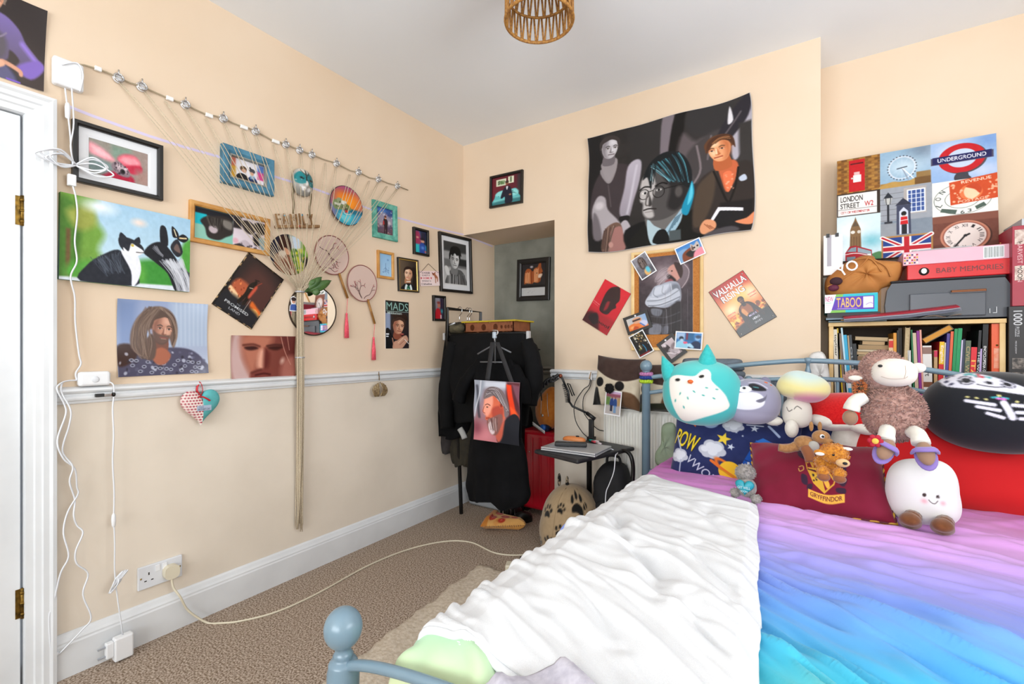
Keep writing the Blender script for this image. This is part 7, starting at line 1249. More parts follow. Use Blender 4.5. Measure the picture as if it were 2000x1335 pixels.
b = MB().ell((-.112, -.02, .128), (.034, .014, .024), 18, 12, M=None); fur(b, (-.112, -.02, .128), (.033, .013, .023), 240, .008, .003, 6); obj('ear', b, wool, t); obj('inner_ear', MB().ell((-.112, -.036, .124), (.022, .005, .010), 14, 8), cw_, t); obj('ear', MB().ell((.068, 0, .165), (.022, .014, .018), 14, 10), cw_, t)
b = MB(); fur(b, (-.098, -.03, .085), (.014, .014, .03), 120, .012, .003, 8); obj('orange_tuft', b, mat('orange_wool', '#b86a3c', .9), t)
obj('arm', MB().tube([(-.085, -.035, .055), (-.115, -.05, .035), (-.125, -.055, .005)], [.022, .024, .026], 14, smooth=4), cw_, t); obj('paw', MB().ell((-.128, -.058, -.022), (.024, .02, .028), 16, 12), tan, t)
for s, kx in ((-1, 0), (1, .01)):
    x = s*.037+.012+kx; obj('leg', MB().tube([(x*.8, -.05, -.055), (x, -.10, -.062), (x+s*.004, -.122, -.085)], [.024, .024, .026], 14, smooth=4), cw_, t)
    sl = plush('purple_felt', '#8a74b4'); M = T(x+s*.008+.004, -.140, -.108) @ R('Y', s*-18+10) @ R('X', 50)
    obj('slipper', MB().ell((0, -.012, -.010), (.030, .052, .010), 20, 10, M=M), sl, t); obj('foot', MB().ell((0, -.008, .006), (.024, .044, .018), 18, 12, M=M), tan, t)
    b = MB().tube([(-.030, .004, -.006), (-.024, -.004, .022), (0, -.008, .030), (.024, -.004, .022), (.030, .004, -.006)], .012, 8, smooth=5, M=M, flat=.5); obj('slipper_band', b, sl, t)
M = T(-.060, -.168, -.082); b = MB()
for k in range(6): a = k*PI/3; b.ell((.014*math.cos(a), 0, .014*math.sin(a)), (.009, .005, .009), 10, 8, M=M)
obj('flower', b, mat('red_felt', '#b01830', .8), t); obj('flower_centre', MB().ell((0, -.005, 0), (.010, .005, .010), 12, 8, M=M), mat('yellow_felt', '#e8b84c', .8), t)
# --- black skeleton plush
n3 = lambda X, Y: ((1780+X/7.855-1798)/2.12, (600+Y/7.855-716)/1.64); n7 = lambda X, Y: ((1600+X/3.3375-1798)/2.12, (660+Y/3.3375-716)/1.64)
p = Pic(200, 160, '#14161c', '#191b22'); wh = '#d8d6e2'; p.poly([n3(370,1075),n3(420,1005),n3(560,955),n3(720,938),n3(900,968),n3(1080,1040),n3(1230,1110),n3(1350,1200),n3(1350,1238),n3(1100,1205),n3(900,1178),n3(560,1168),n3(430,1150),n3(385,1115)], wh, 1.5)
for X, Y in ((455,1030),(450,1085),(500,1118),(520,990)): p.ell(*n3(X,Y),1.8,1.0,'#2a2848',1.2,-30)
p.ell(*n3(660,1050),5.2,4.0,'#1c1a2c',1.2).ell(*n3(660,1050),4.4,3.3,wh,1.2).ell(*n3(660,1050),3.2,2.3,'#16141c',1.2).ell(*n3(1080,1085),5,2.8,'#1c1a2c',1.2,25).ell(*n3(1080,1085),4.2,2.2,wh,1.2,25).ell(*n3(1080,1085),3,1.5,'#16141c',1.2,25).ell(*n3(895,1070),2.5,1.3,'#16141c',1.2,15).line([n3(770,1098),n3(860,1118),n3(960,1130),n3(1050,1122)],.8,'#16141c').line([n3(660,965),n3(720,955),n3(770,985)],1.6,'#3a9ca0').line([n3(880,985),n3(920,1000)],1.6,'#3a9ca0').ell(*n3(800,960),1.3,1,'#b82838').ell(*n3(830,990),1.3,1,'#b82838').ell(*n3(790,990),1,.8,'#b82838')
for k in range(3): p.line([n3(1240+k*22,1150+k*8),n3(1280+k*22,1185+k*8)],.7,'#2a2848')
for a, b_ in (((880,375),(1000,390)),((928,408),(1022,424)),((972,446),(1036,468)),((1190,392),(1078,386)),((1178,428),(1094,430)),((1170,466),(1108,468))): p.line([n7(*a), n7(*b_)], 3.0, wh, 1.5)
p.line([n7(1040,375),n7(1060,420),n7(1076,466)],4.6,wh,2)
for X, Y in ((885,350),(925,353),(966,358),(1095,364),(1132,368),(1160,372)): p.ell(*n7(X,Y),1.2,.8,'#d8d088')
p.line([n7(990,345),n7(1020,342)],1.2,'#3ab0b8').line([n7(1060,348),n7(1035,342)],1.2,'#3ab0b8').ell(*n7(1020,350),1.8,1,'#d070c0').ell(*n7(1040,352),1.8,1,'#d070c0').ell(*n7(1022,332),1.2,1,'#d8d088')
t = thing('skeleton_plush', 'big black plush with white painted skull face and ribs', 'soft toy', facing(2.70, 2.20, .930, 4, .97)); obj('body', ball(p, (.186, .125, .136), '#12141a', pw=2.25), vmat(.85, .25), t)
# --- kangaroo
t = thing('kangaroo_plush', 'small brown kangaroo plush lying on the burgundy cushion', 'soft toy', facing(2.172, 1.985, .797, 0, .955)); kb = plush('kangaroo_fur', '#94683e', c2='#a87a4c', sc=120); kt = plush('russet_felt', '#8a5434')
obj('body', MB().ell((0, 0, 0), (.042, .032, .030), 22, 14, M=R('Y', 20)), kb, t); obj('head', MB().ell((.042, -.012, .034), (.028, .024, .024), 20, 14).ell((.062, -.024, .020), (.017, .016, .014), 14, 10), kb, t)
for s in (-1, 1): obj('ear', MB().ell((.026+s*.013, .0+s*.004, .068), (.007, .005, .018), 10, 8, M=None), kb, t)
obj('eye', MB().ell((.045, -.036, .040), (.0075, .003, .0075), 10, 8), mat('white_eye', '#e8e8e8', .4), t); obj('pupil', MB().ell((.047, -.039, .040), (.0045, .002, .0045), 8, 6), blackstitch, t); obj('nose', MB().ell((.074, -.036, .020), (.006, .005, .005), 10, 8), blackstitch, t); obj('bib', MB().ell((.020, -.026, .002), (.018, .010, .018), 14, 10), plush('pale_grey_plush', '#a8a49c'), t)
obj('tail', MB().tube([(-.03, 0, -.008), (-.06, -.005, -.02), (-.088, -.01, -.018)], [.018, .016, .014], 12, smooth=4), kb, t); obj('leg', MB().tube([(-.005, -.02, -.006), (.006, -.035, -.03), (.012, -.042, -.05)], [.018, .018, .018], 12, smooth=4), kt, t); obj('leg', MB().tube([(.03, -.015, -.015), (.04, -.025, -.035), (.040, -.03, -.048)], [.016, .016, .016], 12, smooth=4), kt, t)
# --- orange calf
t = thing('calf_plush', 'fuzzy orange calf plush with brown hooves on the burgundy cushion', 'soft toy', facing(2.245, 1.935, .772, 0, .90)); of = plush('orange_fur', '#b8701e', c2='#d08c34', sc=120)
b = MB().ell((.006, 0, .012), (.042, .035, .034), 24, 16); fur(b, (.006, 0, .012), (.041, .034, .033), 500, .007, .0022, 5); obj('head', b, of, t); b = MB().ell((-.012, .025, -.028), (.04, .035, .03), 18, 12); fur(b, (-.012, .025, -.028), (.04, .035, .03), 260, .006, .0022, 7); obj('body', b, of, t)
obj('snout', MB().ell((.030, -.032, -.010), (.020, .014, .014), 14, 10), plush('pale_fur', '#d8b07c'), t); obj('nose', MB().ell((.036, -.047, -.008), (.007, .004, .005), 10, 8), blackstitch, t); obj('eye', MB().ell((.004, -.035, .014), (.004, .003, .004), 8, 6), blackstitch, t); obj('ear', MB().ell((-.034, -.024, .016), (.018, .006, .010), 12, 8), of, t); obj('inner_ear', MB().ell((-.034, -.031, .012), (.014, .003, .006), 12, 8), cw_, t); obj('horn', MB().ell((.042, -.008, .034), (.016, .007, .006), 12, 8), cw_, t)
for x in (-.024, .020):
    b = MB().ell((x, -.038, -.046), (.018, .018, .02), 14, 10); fur(b, (x, -.038, -.046), (.018, .018, .02), 120, .006, .002, 3); obj('leg', b, of, t); obj('hoof', MB().ell((x+.001, -.046, -.062), (.019, .017, .014), 14, 10), kt, t)
# --- little grey bear
t = thing('bear_plush', 'small grey bear plush holding a teal heart beside the burgundy cushion', 'soft toy', facing(1.985, 1.91, .632, -10, .93)); gf = plush('grey_fur', '#857e7a', c2='#9c9692', sc=140)
b = MB().ell((.0, 0, .0), (.034, .03, .036), 18, 12).ell((-.006, .012, .050), (.032, .028, .03), 18, 12); fur(b, (-.006, .012, .050), (.032, .028, .03), 300, .007, .0022, 3); obj('body', b, gf, t)
for q in ((-.036, -.012, -.024), (.034, -.022, -.032)): obj('leg', fur(MB().ell(q, (.017, .018, .016), 12, 8), q, (.017, .018, .016), 90, .006, .002, 4), gf, t)
b = MB(); 
for sg in (1, -1): b.grid(lambda u, v: Vector((heart(u)[0]*.034*v, -.036-sg*.012*math.sqrt(max(0, 1-v*v)), heart(u)[1]*.030*v+.006)), 40, 10)
obj('heart', b, mat('teal_satin', '#1890a0', .4), t, weld=True); b = MB(); put_text(b, 'GET WELL', (0, .010, 0), .042, .009, fn=lambda x, y: (x, -.0505, y)); put_text(b, 'SOON', (0, -.003, 0), .022, .007, fn=lambda x, y: (x, -.0505, y)); obj('lettering', b, mat('pale_thread', '#c8dce0', .6), t)
# --- marshmallow
p = Pic(150, 140, '#e4e2de'); p.ell(54,47,2.6,2.6,'#3a2c28').ell(71,49,2.4,2.6,'#3a2c28').glow(53,56,5,4,'#e8a8b0',.9).glow(76,58,4.5,4,'#e8a8b0',.9).line([(59,54),(62,58),(66,59),(70,55)],1,'#3a2c28')
t = thing('marshmallow_plush', 'white square marshmallow plush with smiling face and brown feet', 'soft toy', facing(2.468, 1.875, .708, 0)); obj('body', ball(p, (.086, .07, .098), '#e0deda', pw=3.0, fn=lambda q: Vector((q.x*(1-.05*q.z/.098)+.012*(q.z < 0)*(-q.z/.098), q.y, q.z+.008*math.sin(q.x*14)))), vmat(.9, .4), t); bb = plush('brown_velour', '#6a3f22', c2='#7a4a2a')
for x in (-.024, .046): obj('foot', MB().ell((x, -.082, -.078), (.027, .036, .020), 20, 14, fn=lambda q: q+Vector((0, 0, .010*(q.y < 0)))).tube([(x+.006, -.055, -.066), (x+.002, -.085, -.072)], .022, 12), bb, t)
# ================================================================ bookcase in the alcove
SX0, SX1, SY0, SY1, SZ = 2.252, 2.858, 2.735, 3.0, 1.268
t = thing('bookcase', 'pale pine bookcase packed with books in the alcove', 'bookcase', T(SX0, SY0, 0)); W_, D_ = SX1-SX0, SY1-SY0
for x in (0, W_-.018): obj('side_panel', MB().box((x, 0, 0), (x+.018, D_, SZ-.018)), pine, t, bevel=.001)
obj('top_panel', MB().box((-.002, -.004, SZ-.018), (W_+.002, D_, SZ)), pine, t, bevel=.001)
for z in (.06, .30, .62, .925): obj('shelf', MB().box((.018, .004, z-.016), (W_-.018, D_-.006, z)), pine, t)
obj('back_panel', MB().box((.018, D_-.006, .0), (W_-.018, D_, SZ-.018)), mat('dark_back_board', '#3a2c20', .8), t)
FY = SY0+.012; ZS = .925
pages = mat('book_pages', '#c8b490', .9, col2='#b8a27c', scale=120)
def bmat(c): return mat('cover_'+c[1:], c, .45, spec=.35)
def wx(px, py): return YP(px, py, FY).x
def book(label, pl, pr, top, c, bot=None, depth=.19, text=None, tc='#e8e8e8', band=None, group='books on the shelf', tsize=.75, tpos=.55, foredge=False, y0=0, tspan=.6):
    """pl, pr at the top of the spine; bot = (pl, pr) where it meets the shelf"""
    bot = bot or (pl, pr); zt = YP((pl+pr)/2, top, FY).z; xa, xb = wx(pl, top), wx(pr, top); xc, xd = wx(bot[0], 740), wx(bot[1], 740)
    w = max((xb-xa+xd-xc)/2, .004); lean = ((xa+xb)/2-(xc+xd)/2); h = math.hypot(zt-ZS, lean); ang = math.degrees(math.atan2(lean, zt-ZS))
    t = thing('book', label, 'book', T((xc+xd)/2, FY+y0, ZS+abs(math.sin(math.radians(ang)))*w/2+.0005) @ R('Y', ang), group)
    cv = bmat(c); k = .0018 if w > .008 else .0008
    b = MB().box((-w/2, 0, 0), (-w/2+k, depth, h)).box((w/2-k, 0, 0), (w/2, depth, h)).box((-w/2+k, 0, 0), (w/2-k, k, h))
    if foredge: b = MB().box((-w/2, 0, 0), (-w/2+k, depth, h)).box((w/2-k, 0, 0), (w/2, depth, h)).box((-w/2+k, depth-k, 0), (w/2-k, depth, h))
    obj('cover', b, cv, t); obj('pages', MB().box((-w/2+k, k if not foredge else .002, .003), (w/2-k, depth-.003, h-.003)), pages, t)
    if band:
        for z0, z1, bc in band: obj('spine_band', MB().box((-w/2, -.0006, h*z0), (w/2, .0005, h*z1)), bmat(bc), t)
    if text:
        b = MB(); M = frame_m((0, -.0010, 0), (0, 0, -1), (1, 0, 0), (0, -1, 0)); put_text(b, text, (-h*tpos, 0, 0), h*tspan, w*tsize, 0, M, True); obj('spine_lettering', b, mat('print_'+tc[1:], tc, .5), t)
    return t
book('white car magazine volume at the far left of the shelf', 1627, 1635.5, 643, '#d8d0c0', (1631,1638), text='topGear', tc='#1a1a1c', tpos=.75, tspan=.34)
book('thin black book right of the white magazine volume', 1636, 1639, 650, '#16161a', (1639,1643))
book('thin bright yellow book leaning beside the white magazine volume', 1634.5, 1637, 641, '#d8b41c', (1644,1647))
book('thin brown book leaning behind the yellow one', 1638.5, 1642.5, 651, '#7a6658', (1647,1652))
book('tall thin white-and-blue magazine leaning left', 1642, 1645.5, 640, '#b8d4e0', (1654.5,1658))
book('cyan blue book leaning left', 1646, 1654.5, 654, '#2fa0c8', (1658.5,1663), band=[(.1,.2,'#e0e4e8')])
book('thin tan book right of the cyan one', 1655, 1657.5, 655, '#b09878', (1663.5,1666.5))
book('dark grey book leaning left beside the tan one', 1657.5, 1663.5, 654, '#34383c', (1667,1672), text='GUIDE', tc='#8a8e92', tpos=.5)
book('black book leaning left at the end of the leaning row', 1665.5, 1672, 671, '#1e2022', (1673,1680))
# paperbacks lying flat, in front of a row of standing ones
for i, (xa, xb, z0, z1, a, c) in enumerate(((1673,1737,1.112,1.128,6,'#b89c78'),(1674,1733,1.131,1.143,5,'#c8b89c'),(1676,1737,1.146,1.168,4,'#a88c68'),(1684,1730,1.172,1.190,9,'#b89a74'),(1670,1736,1.196,1.214,10,'#c0a884'))):
    w = wx(xb, 670)-wx(xa, 670); t = thing('book', ('lowest','second lowest','middle','second highest','topmost')[i]+' paperback lying flat on the left of the shelf, pages outwards', 'book', T((wx(xa,670)+wx(xb,670))/2, FY+.02, z0-.004*i) @ R('Y', a*.35), 'paperbacks lying flat'); h = z1-z0
    obj('pages', MB().box((-w/2+.002, .0, .0015), (w/2-.002, .125, h-.0015)), mat('page_edge_'+c[1:], c, .9), t); obj('cover', MB().box((-w/2, -.001, 0), (w/2, .128, .0014)).box((-w/2, -.001, h-.0014), (w/2, .128, h)).box((-w/2, .126, 0), (w/2, .128, h)), bmat('#8a7858'), t)
tb = thing('book', 'brown carton-like book standing under the flat paperbacks', 'book', T(wx(1704, 720), FY+.005, ZS)); w = wx(1735,720)-wx(1676,720); obj('cover', MB().box((-w/2, .0, 0), (w/2, .13, 1.108-ZS)), bmat('#7a5c3c'), tb); obj('pages', MB().box((-w/2+.004, .002, 1.108-ZS), (w/2-.004, .128, 1.111-ZS)), pages, tb)
book('small cream book with a red top', 1736, 1744.5, 662, '#d8b48c', band=[(.85,.97,'#c8281c')], group='books on the shelf')
book('small orange-yellow book beside the narrow black one', 1745, 1751, 650, '#d8922c')
book('narrow black book with yellow lettering', 1752, 1756, 645, '#1a1814', text='YELLOW', tc='#d8c82c', tpos=.35)
book('dark brown book set back, right of the black and yellow one', 1757, 1764, 640, '#3a2c1e', y0=.04)
book('cream paperback with pages outwards leaning right', 1768.5, 1778, 639, '#b8a07c', (1763,1772), foredge=True)
book('thin white book left of the green-edged one', 1773, 1778.5, 684, '#dcdcd8', (1775,1781))
book('thin dark green and white book', 1779, 1782, 644, '#1f6a40', (1784,1787))
book('cream book beside the purple one', 1782.5, 1789, 650, '#c8b498', (1788,1795))
book('shiny purple book left of the thin peach one', 1790, 1795.5, 646, '#8a2a88', (1796,1801))
book('thin peach book right of the purple one', 1796, 1799.5, 644, '#e0a090', (1801.5,1805))
book('white book titled Art with a picture band', 1801, 1820, 675, '#dcd8d4', (1805,1821), text='Art', tc='#3a3638', tpos=.50, tsize=.6, tspan=.18, band=[(.84,.97,'#8a6a60'),(.2,.3,'#7a4a30')])
book('small tan and crimson book', 1824.5, 1831, 684, '#b89468', band=[(.86,.99,'#c02048')])
book('yellow and red pocket dictionary', 1835, 1845, 667, '#c82028', (1831.5,1840), band=[(.60,.995,'#e0b81c')], text='English', tc='#f0e0d8', tpos=.78, tspan=.3)
book('thin cream book beside the yellow and red dictionary', 1845.5, 1847.5, 669, '#d8ccb0', (1841,1843.5))
book('indigo book leaning right', 1849.5, 1856, 651, '#4a3c88', (1843.5,1849))
book('salmon orange book leaning right', 1857, 1863, 647, '#d8603c', (1850,1855))
book('bright green book, left of the green pair', 1864.5, 1871, 642, '#1c8a50', (1856,1862))
book('bright green book, right of the green pair', 1871.5, 1880, 641, '#149058', (1862.5,1870))
book('thin lilac-white book leaning right', 1877, 1881, 664, '#c8c0d8', (1870.5,1874.5))
book('thin navy book leaning right', 1881.5, 1885.5, 662, '#343c50', (1875,1880))
book('olive green book with gilt lettering', 1886, 1897.5, 665, '#566450', (1881,1890), text='CIVIL WAR', tc='#a89468', tpos=.6)
book('red book with multicoloured capital letters', 1897, 1909, 678, '#d42834', (1891.5,1902), text='ITALIE', tc='#e8b84c', tpos=.45)
book('black book with pale lettering, right of the red one', 1912, 1917.5, 645, '#1c1c20', (1903.5,1909), text='THE WALKING', tc='#c8c8cc', tpos=.4)
book('thin lilac book in front of the black volumes', 1914.5, 1919, 681, '#b8a0d0', (1910,1914))
book('black motorcycles encyclopedia with white lettering', 1920, 1931, 633, '#141416', (1914.5,1925), text='ENCYCLOPEDIA OF MOTORCYCLES', tc='#e0e0e0', tpos=.38, tsize=.5, tspan=.66)
# tan hardback thrown on top of the row
q = [YP(a, b_, FY) for a, b_ in ((1801,662),(1856,633),(1863,640),(1806,673))]; c = sum(q, Vector())/4; d = (q[1]-q[0]).normalized(); L = (q[1]-q[0]).length; t = thing('book', 'thick orange hardback lying tilted on top of the standing books', 'book', frame_m(c, d, (0, 1, 0), d.cross(Vector((0, 1, 0))))); obj('pages', MB().box((-L/2+.003, .002, -.010), (L/2-.003, .15, .010)), mat('orange_page_edge', '#d0923c', .8), t); obj('cover', MB().box((-L/2, 0, -.013), (L/2, .153, -.010)).box((-L/2, 0, .010), (L/2, .153, .0125)).box((L/2-.003, 0, -.010), (L/2, .153, .010)), bmat('#5a4a38'), t)
# orange lever arch file
xa, xb = wx(1936, 700), wx(1957.5, 700); t = thing('lever_arch_file', 'orange lever arch file with a white spine label', 'file', T((xa+xb)/2, FY-.004, ZS+.0005)); w = xb-xa; h = 1.247-ZS; of_ = mat('orange_card', '#d8521c', .4); obj('cover', MB().box((-w/2, 0, 0), (w/2, .004, h)).box((-w/2, .004, 0), (-w/2+.003, .24, h)).box((w/2-.003, .004, 0), (w/2, .24, h)), of_, t); obj('spine_label', MB().box((-w*.30, -.0008, h*.42), (w*.34, .0, h*.68)), mat('faded_label', '#e0a890', .5, col2='#d86c3c', scale=30), t); obj('finger_hole', MB().lathe([(.004, -.0006), (.004, .0004)], 10, M=T(0, 0, h*.72) @ R('X', 90)), brass, t); obj('papers', MB().box((-w/2+.005, .01, .01), (w/2-.005, .22, h-.02)), paper, t)
# books on lower shelf glimpsed between toys
rr = random.Random(4); x = SX0+.03; k = 0
names = ['dark red','navy','cream','grey','brown','blue','black','tan','green','white']; cols_ = ['#7a1c20','#22304a','#c8b898','#6a6a6c','#5a3c28','#3a5a8c','#1a1a1c','#a88860','#2f5a3c','#d0d0cc']
while x < SX0+.20:
    w = rr.uniform(.012, .022); h = rr.uniform(.20, .26); t = thing('book', names[k % 10]+' book on the lower shelf at the left end', 'book', T(x+w/2, FY, .621), 'books on the lower shelf'); obj('cover', MB().box((-w/2, 0, 0), (w/2, .0018, h)).box((-w/2, 0, 0), (-w/2+.0018, .16, h)).box((w/2-.0018, 0, 0), (w/2, .16, h)), bmat(cols_[k % 10]), t); obj('pages', MB().box((-w/2+.002, .002, .003), (w/2-.002, .157, h-.003)), pages, t); x += w+.0008; k += 1
# --- magazines on top of the bookcase
z = SZ+.001
for i, (lab, x0, x1, y0, th, c, rot) in enumerate((('grey magazine at the bottom of the pile on the bookcase', 2.25, 2.47, 2.72, .007, '#5a6a70', 0), ('tan and orange folder in the pile of magazines on the bookcase', 2.30, 2.50, 2.74, .006, '#c8882c', 2), ('pale blue magazine in the pile on the bookcase', 2.24, 2.55, 2.73, .005, '#8aa0b4', -1), ('dark grey magazine on the top left of the pile', 2.24, 2.46, 2.735, .006, '#43484a', 1))):
    b = MB().box((0, 0, 0), (x1-x0, .20, th)); prop(obj('magazine', b, bmat(c), M=T(x0, y0, z) @ R('Z', rot)), lab, 'magazine'); z += th+.0006
ZT = z
t = thing('magazine', 'thick white magazine with a red cover, sagging over the bookcase front edge', 'magazine', T(2.31, 2.655, 1.262) @ R('Y', -5)); Wm = .40
fn = lambda u, v, o_: Vector((Wm*u, .20*v, .004+.018*min(1, v*3)+o_-.006*math.sin(u*PI)*(1-v)))
b = MB()
for k in range(7): b.grid(lambda u, v: fn(u, v, k*.0019+.0007*math.sin(u*20+k*2)), 20, 6, 0)
obj('pages', b, mat('magazine_pages', '#c4c6d4', .5), t); obj('cover', MB().grid(lambda u, v: fn(u, v*.9+.06, .0142), 20, 6), mat('crimson_cover', '#a01c30', .35), t, solid=.001)
t = thing('paper_sheet', 'crumpled pale papers sticking out beside the magazines under the printer', 'paper', T(2.62, 2.70, 1.272)); obj('sheet', MB().grid(lambda u, v: Vector((.14*u-.04, .12*v, .004+.012*abs(math.sin(u*5))*(1-v)+.004*u)), 14, 8), paper, t); obj('red_sheet', MB().grid(lambda u, v: Vector((.09*u-.07, .12*v, .016+.010*u*(1-v))), 10, 6), mat('crimson_cover'), t)
# --- game box
xa, xb = YP(1611, 600, 2.735).x, YP(1714.5, 600, 2.735).x; t = thing('game_box', 'white, purple and turquoise party game box below the brown paper bag', 'box', T((xa+xb)/2, 2.735, ZT+.0205 if ZT+.0205 > 1.305 else 1.305)); w = xb-xa; h = .088
p = Pic(150, 52, '#ece8ec'); p.P([(22,0),(101,0),(101,101),(12,101)], '#18b4c4', 1).P([(14,82),(40,82),(40,101),(10,101)], '#7ab84c', 1).P([(22,0),(36,0),(34,16),(20,16)], '#7ab84c', 1).P([(22,14),(93,14),(93,84),(13,84)], '#5a2ca8', 1).rect(73,18,91,76,'#e8e0f0').line([(78,60),(86,50),(90,56)],1,'#8a70b8').text('TABOO', 46, 46, 47, 52, '#e0b860').rect(24,76,62,79,'#b8a0d8',1).text('NEW', 9, 24, 15, 26, '#b01c6c', False).rect(1,44,13,46,'#50a888').rect(1,54,11,56,'#c8a0b8').rect(1,64,9,66,'#b8b8c0')
b = MB(); sheet(b, p, w, h, .0006); obj('printed_side', b, vmat(.35), t, M=frame_m((0, 0, h/2), (1, 0, 0), (0, 0, 1), (0, -1, 0))); obj('carton', MB().box((-w/2, 0, 0), (w/2, .20, h)), mat('turquoise_carton', '#28b0bc', .5), t)
prop(obj('folder', MB().box((xa+.01, 2.74, ZT), (xb+.01, 2.92, t.location.z-.001)), bmat('#2a2a30')), 'black folder lying under the game box on the bookcase', 'folder')
# --- tan carton
c = YP(1720, 592, 2.80); t = thing('carton', 'tan cardboard carton between the game box and the printer', 'box', T(c.x+.012, 2.885, ZT)); obj('box', MB().box((-.04, -.1, 0), (.045, .1, .17)), mat('cardboard', '#a87c50', .85, col2='#b4885c', scale=20), t, bevel=.002); obj('tape', MB().box((-.012, -.1006, .0), (.012, .1006, .1706)), mat('brown_tape', '#8a6034', .35), t)
# --- printer
xa, xb = YP(1731, 590, 2.74).x, YP(1977, 590, 2.74).x; zb, zt = 1.270, 1.270+.175; t = thing('printer', 'dark slate grey printer lying on the bookcase', 'printer', T((xa+xb)/2, 2.74, 1.276)); w = xb-xa; h = .165; ps = mat('slate_plastic', '#3c4048', .35, col2='#42464e', scale=3); pk = mat('printer_black', '#17181b', .4)
prof = [(-w/2, 0), (w/2, 0), (w/2+.004, h*.4), (w/2-.004, h*.82), (w/2-.02, h), (-w/2+.02, h), (-w/2+.004, h*.82), (-w/2-.004, h*.4)]
obj('housing', MB().prism(prof, -.25, -.004, 0, frame_m((0, 0, 0), (1, 0, 0), (0, 0, 1), (0, -1, 0))), ps, t, bevel=.012, seg=4)
obj('front_tray', MB().box((-w*.30, -.006, .008), (w*.31, .02, h*.68)), mat('slate_plastic_light', '#4c5058', .3), t, bevel=.004); obj('slot', MB().box((w*.04, -.010, h*.66), (w*.31, .01, h*.73)), mat('bronze_slot', '#6a3c1c', .3, .5), t, bevel=.002); obj('slot_lip', MB().box((w*.03, -.014, h*.64), (w*.31, .004, h*.665)), mat('slate_plastic_light'), t, bevel=.001); obj('lid', MB().box((-w/2+.015, .0, h), (w/2-.015, .25, h+.012)), pk, t, bevel=.006)
b = MB().box((w*.36, -.0005, h*.10), (w*.385, .006, h*.115)).box((w*.335, -.0005, h*.10), (w*.34, .006, h*.22)).box((w*.385, -.0005, h*.10), (w*.39, .006, h*.26)); obj('emblem', b, mat('pale_print', '#c8ccd0', .4), t)
# --- red and pink boxes
zr = 1.276+.165+.013; xa, xb = YP(1772, 540, 2.75).x, YP(1979, 540, 2.75).x; t = thing('keepsake_box', 'glossy red flat box with faded lettering on top of the printer', 'box', T((xa+xb)/2, 2.75, zr) @ R('Z', .0)); w = xb-xa; rdx = mat('red_box_gloss', '#c8141e', .25, col2='#d01c24', scale=4); obj('box', MB().box((-w/2, 0, 0), (w/2, .22, .066)), rdx, t, bevel=.003)
b = MB(); put_text(b, 'BABY MEMORIES', (.035, .034, .0008), w*.62, .022); obj('lettering', b, mat('dark_red_print', '#5a1014', .4), t, M=frame_m((0, 0, 0), (1, 0, 0), (0, 0, 1), (0, -1, 0))); b = MB().lathe([(.018, 0), (.018, .0008)], 20, 0, T(-w*.33, -.0, .034) @ R('X', 90)).ell((-w*.33, -.0012, .036), (.010, .0006, .012), 12, 8, 1); obj('picture_seal', b, [mat('dark_seal', '#2a1c1c', .5), paper], t)
zp = zr+.067; xa, xb = YP(1764, 512, 2.755).x, YP(1978, 512, 2.755).x; t = thing('pink_box', 'pale pink flat box with a barcode on the red box', 'box', T((xa+xb)/2, 2.755, zp)); w = xb-xa; pkx = mat('pale_pink_card', '#e4a8b8', .4, col2='#e8b4c2', scale=3); obj('box', MB().box((-w/2, 0, 0), (w/2, .21, .060)), pkx, t, bevel=.002)
b = MB(); rr = random.Random(6); x = w*.26
while x < w*.42: q = rr.choice((.0012, .002, .003)); b.box((x, -.0008, .008), (x+q, 0, .052)); x += q+rr.choice((.0012, .002))
obj('barcode', b, mat('grey_print', '#7a8480', .5), t); obj('barcode_ground', MB().box((w*.25, -.0004, .005), (w*.43, 0, .055)), paper, t)
b = MB()
for i in range(6):
    for j in range(4): b.cbox((-w/2+.006+i*.0085, -.0006, .010+j*.012), (.006, .0012, .007), (i*3+j*5) % 4)
obj('dotted_end', b, [mat('dot_'+c_[1:], c_, .5) for c_ in ('#2a3a5a', '#c8a02c', '#a02c3c', '#e8e0d0')], t)
prop(obj('plastic_case', MB().box((2.57, 2.80, zp+.062), (2.77, 2.95, zp+.074)), mat('clear_case_plastic', '#c8ccd0', .15, alpha=.6), bevel=.003), 'flat clear plastic case lying on the pink box before the canvas', 'case')
# --- brown paper bag
P_ = [(1612,572),(1612,548),(1625,532),(1650,514),(1672,504),(1688,498),(1706,500),(1712,507),(1735,509),(1762,512),(1764,524),(1757,545),(1746,558),(1722,566),(1710,578),(1660,584),(1625,584)]
t, b, c = cloth_lump('paper_bag', 'crumpled brown paper bag stuffed above the game box', 'bag', 2.80, P_, .07, None, 8); kraft = mat('kraft_paper', '#a8692f', .75, col2='#b87a3c', scale=9, bump=(.5, .006))
o_ = obj('bag', b, kraft, t, weld=True)
for i, q in enumerate((((1668,507),(1700,505),(1722,530)), ((1698,500),(1680,520),(1640,548),(1615,560)), ((1705,506),(1730,520),(1740,540)))): obj('crease', MB().tube([YP(*z_, 2.735)-c for z_ in q], .0035, 6, smooth=5), kraft, t)
b = MB(); M = frame_m(YP(1655, 523, 2.728)-c, Vector((.88, .0, .47)).normalized(), Vector((-.47, 0, .88)).normalized(), (0, -1, 0)); put_text(b, 'YO', (0, 0, 0), .085, .05, 0, M, True); obj('white_lettering', b, mat('white_ink', '#e4e4e4', .6), t)
obj('opening', MB().ell(YP(1633, 549, 2.735)-c, (.026, .012, .020), 18, 10, M=None), mat('dark_plum_lining', '#35141e', .8), t); obj('plum_cloth', MB().ell(YP(1628, 562, 2.735)-c, (.022, .014, .016), 16, 10), mat('plum_cloth', '#5a1834', .7), t)
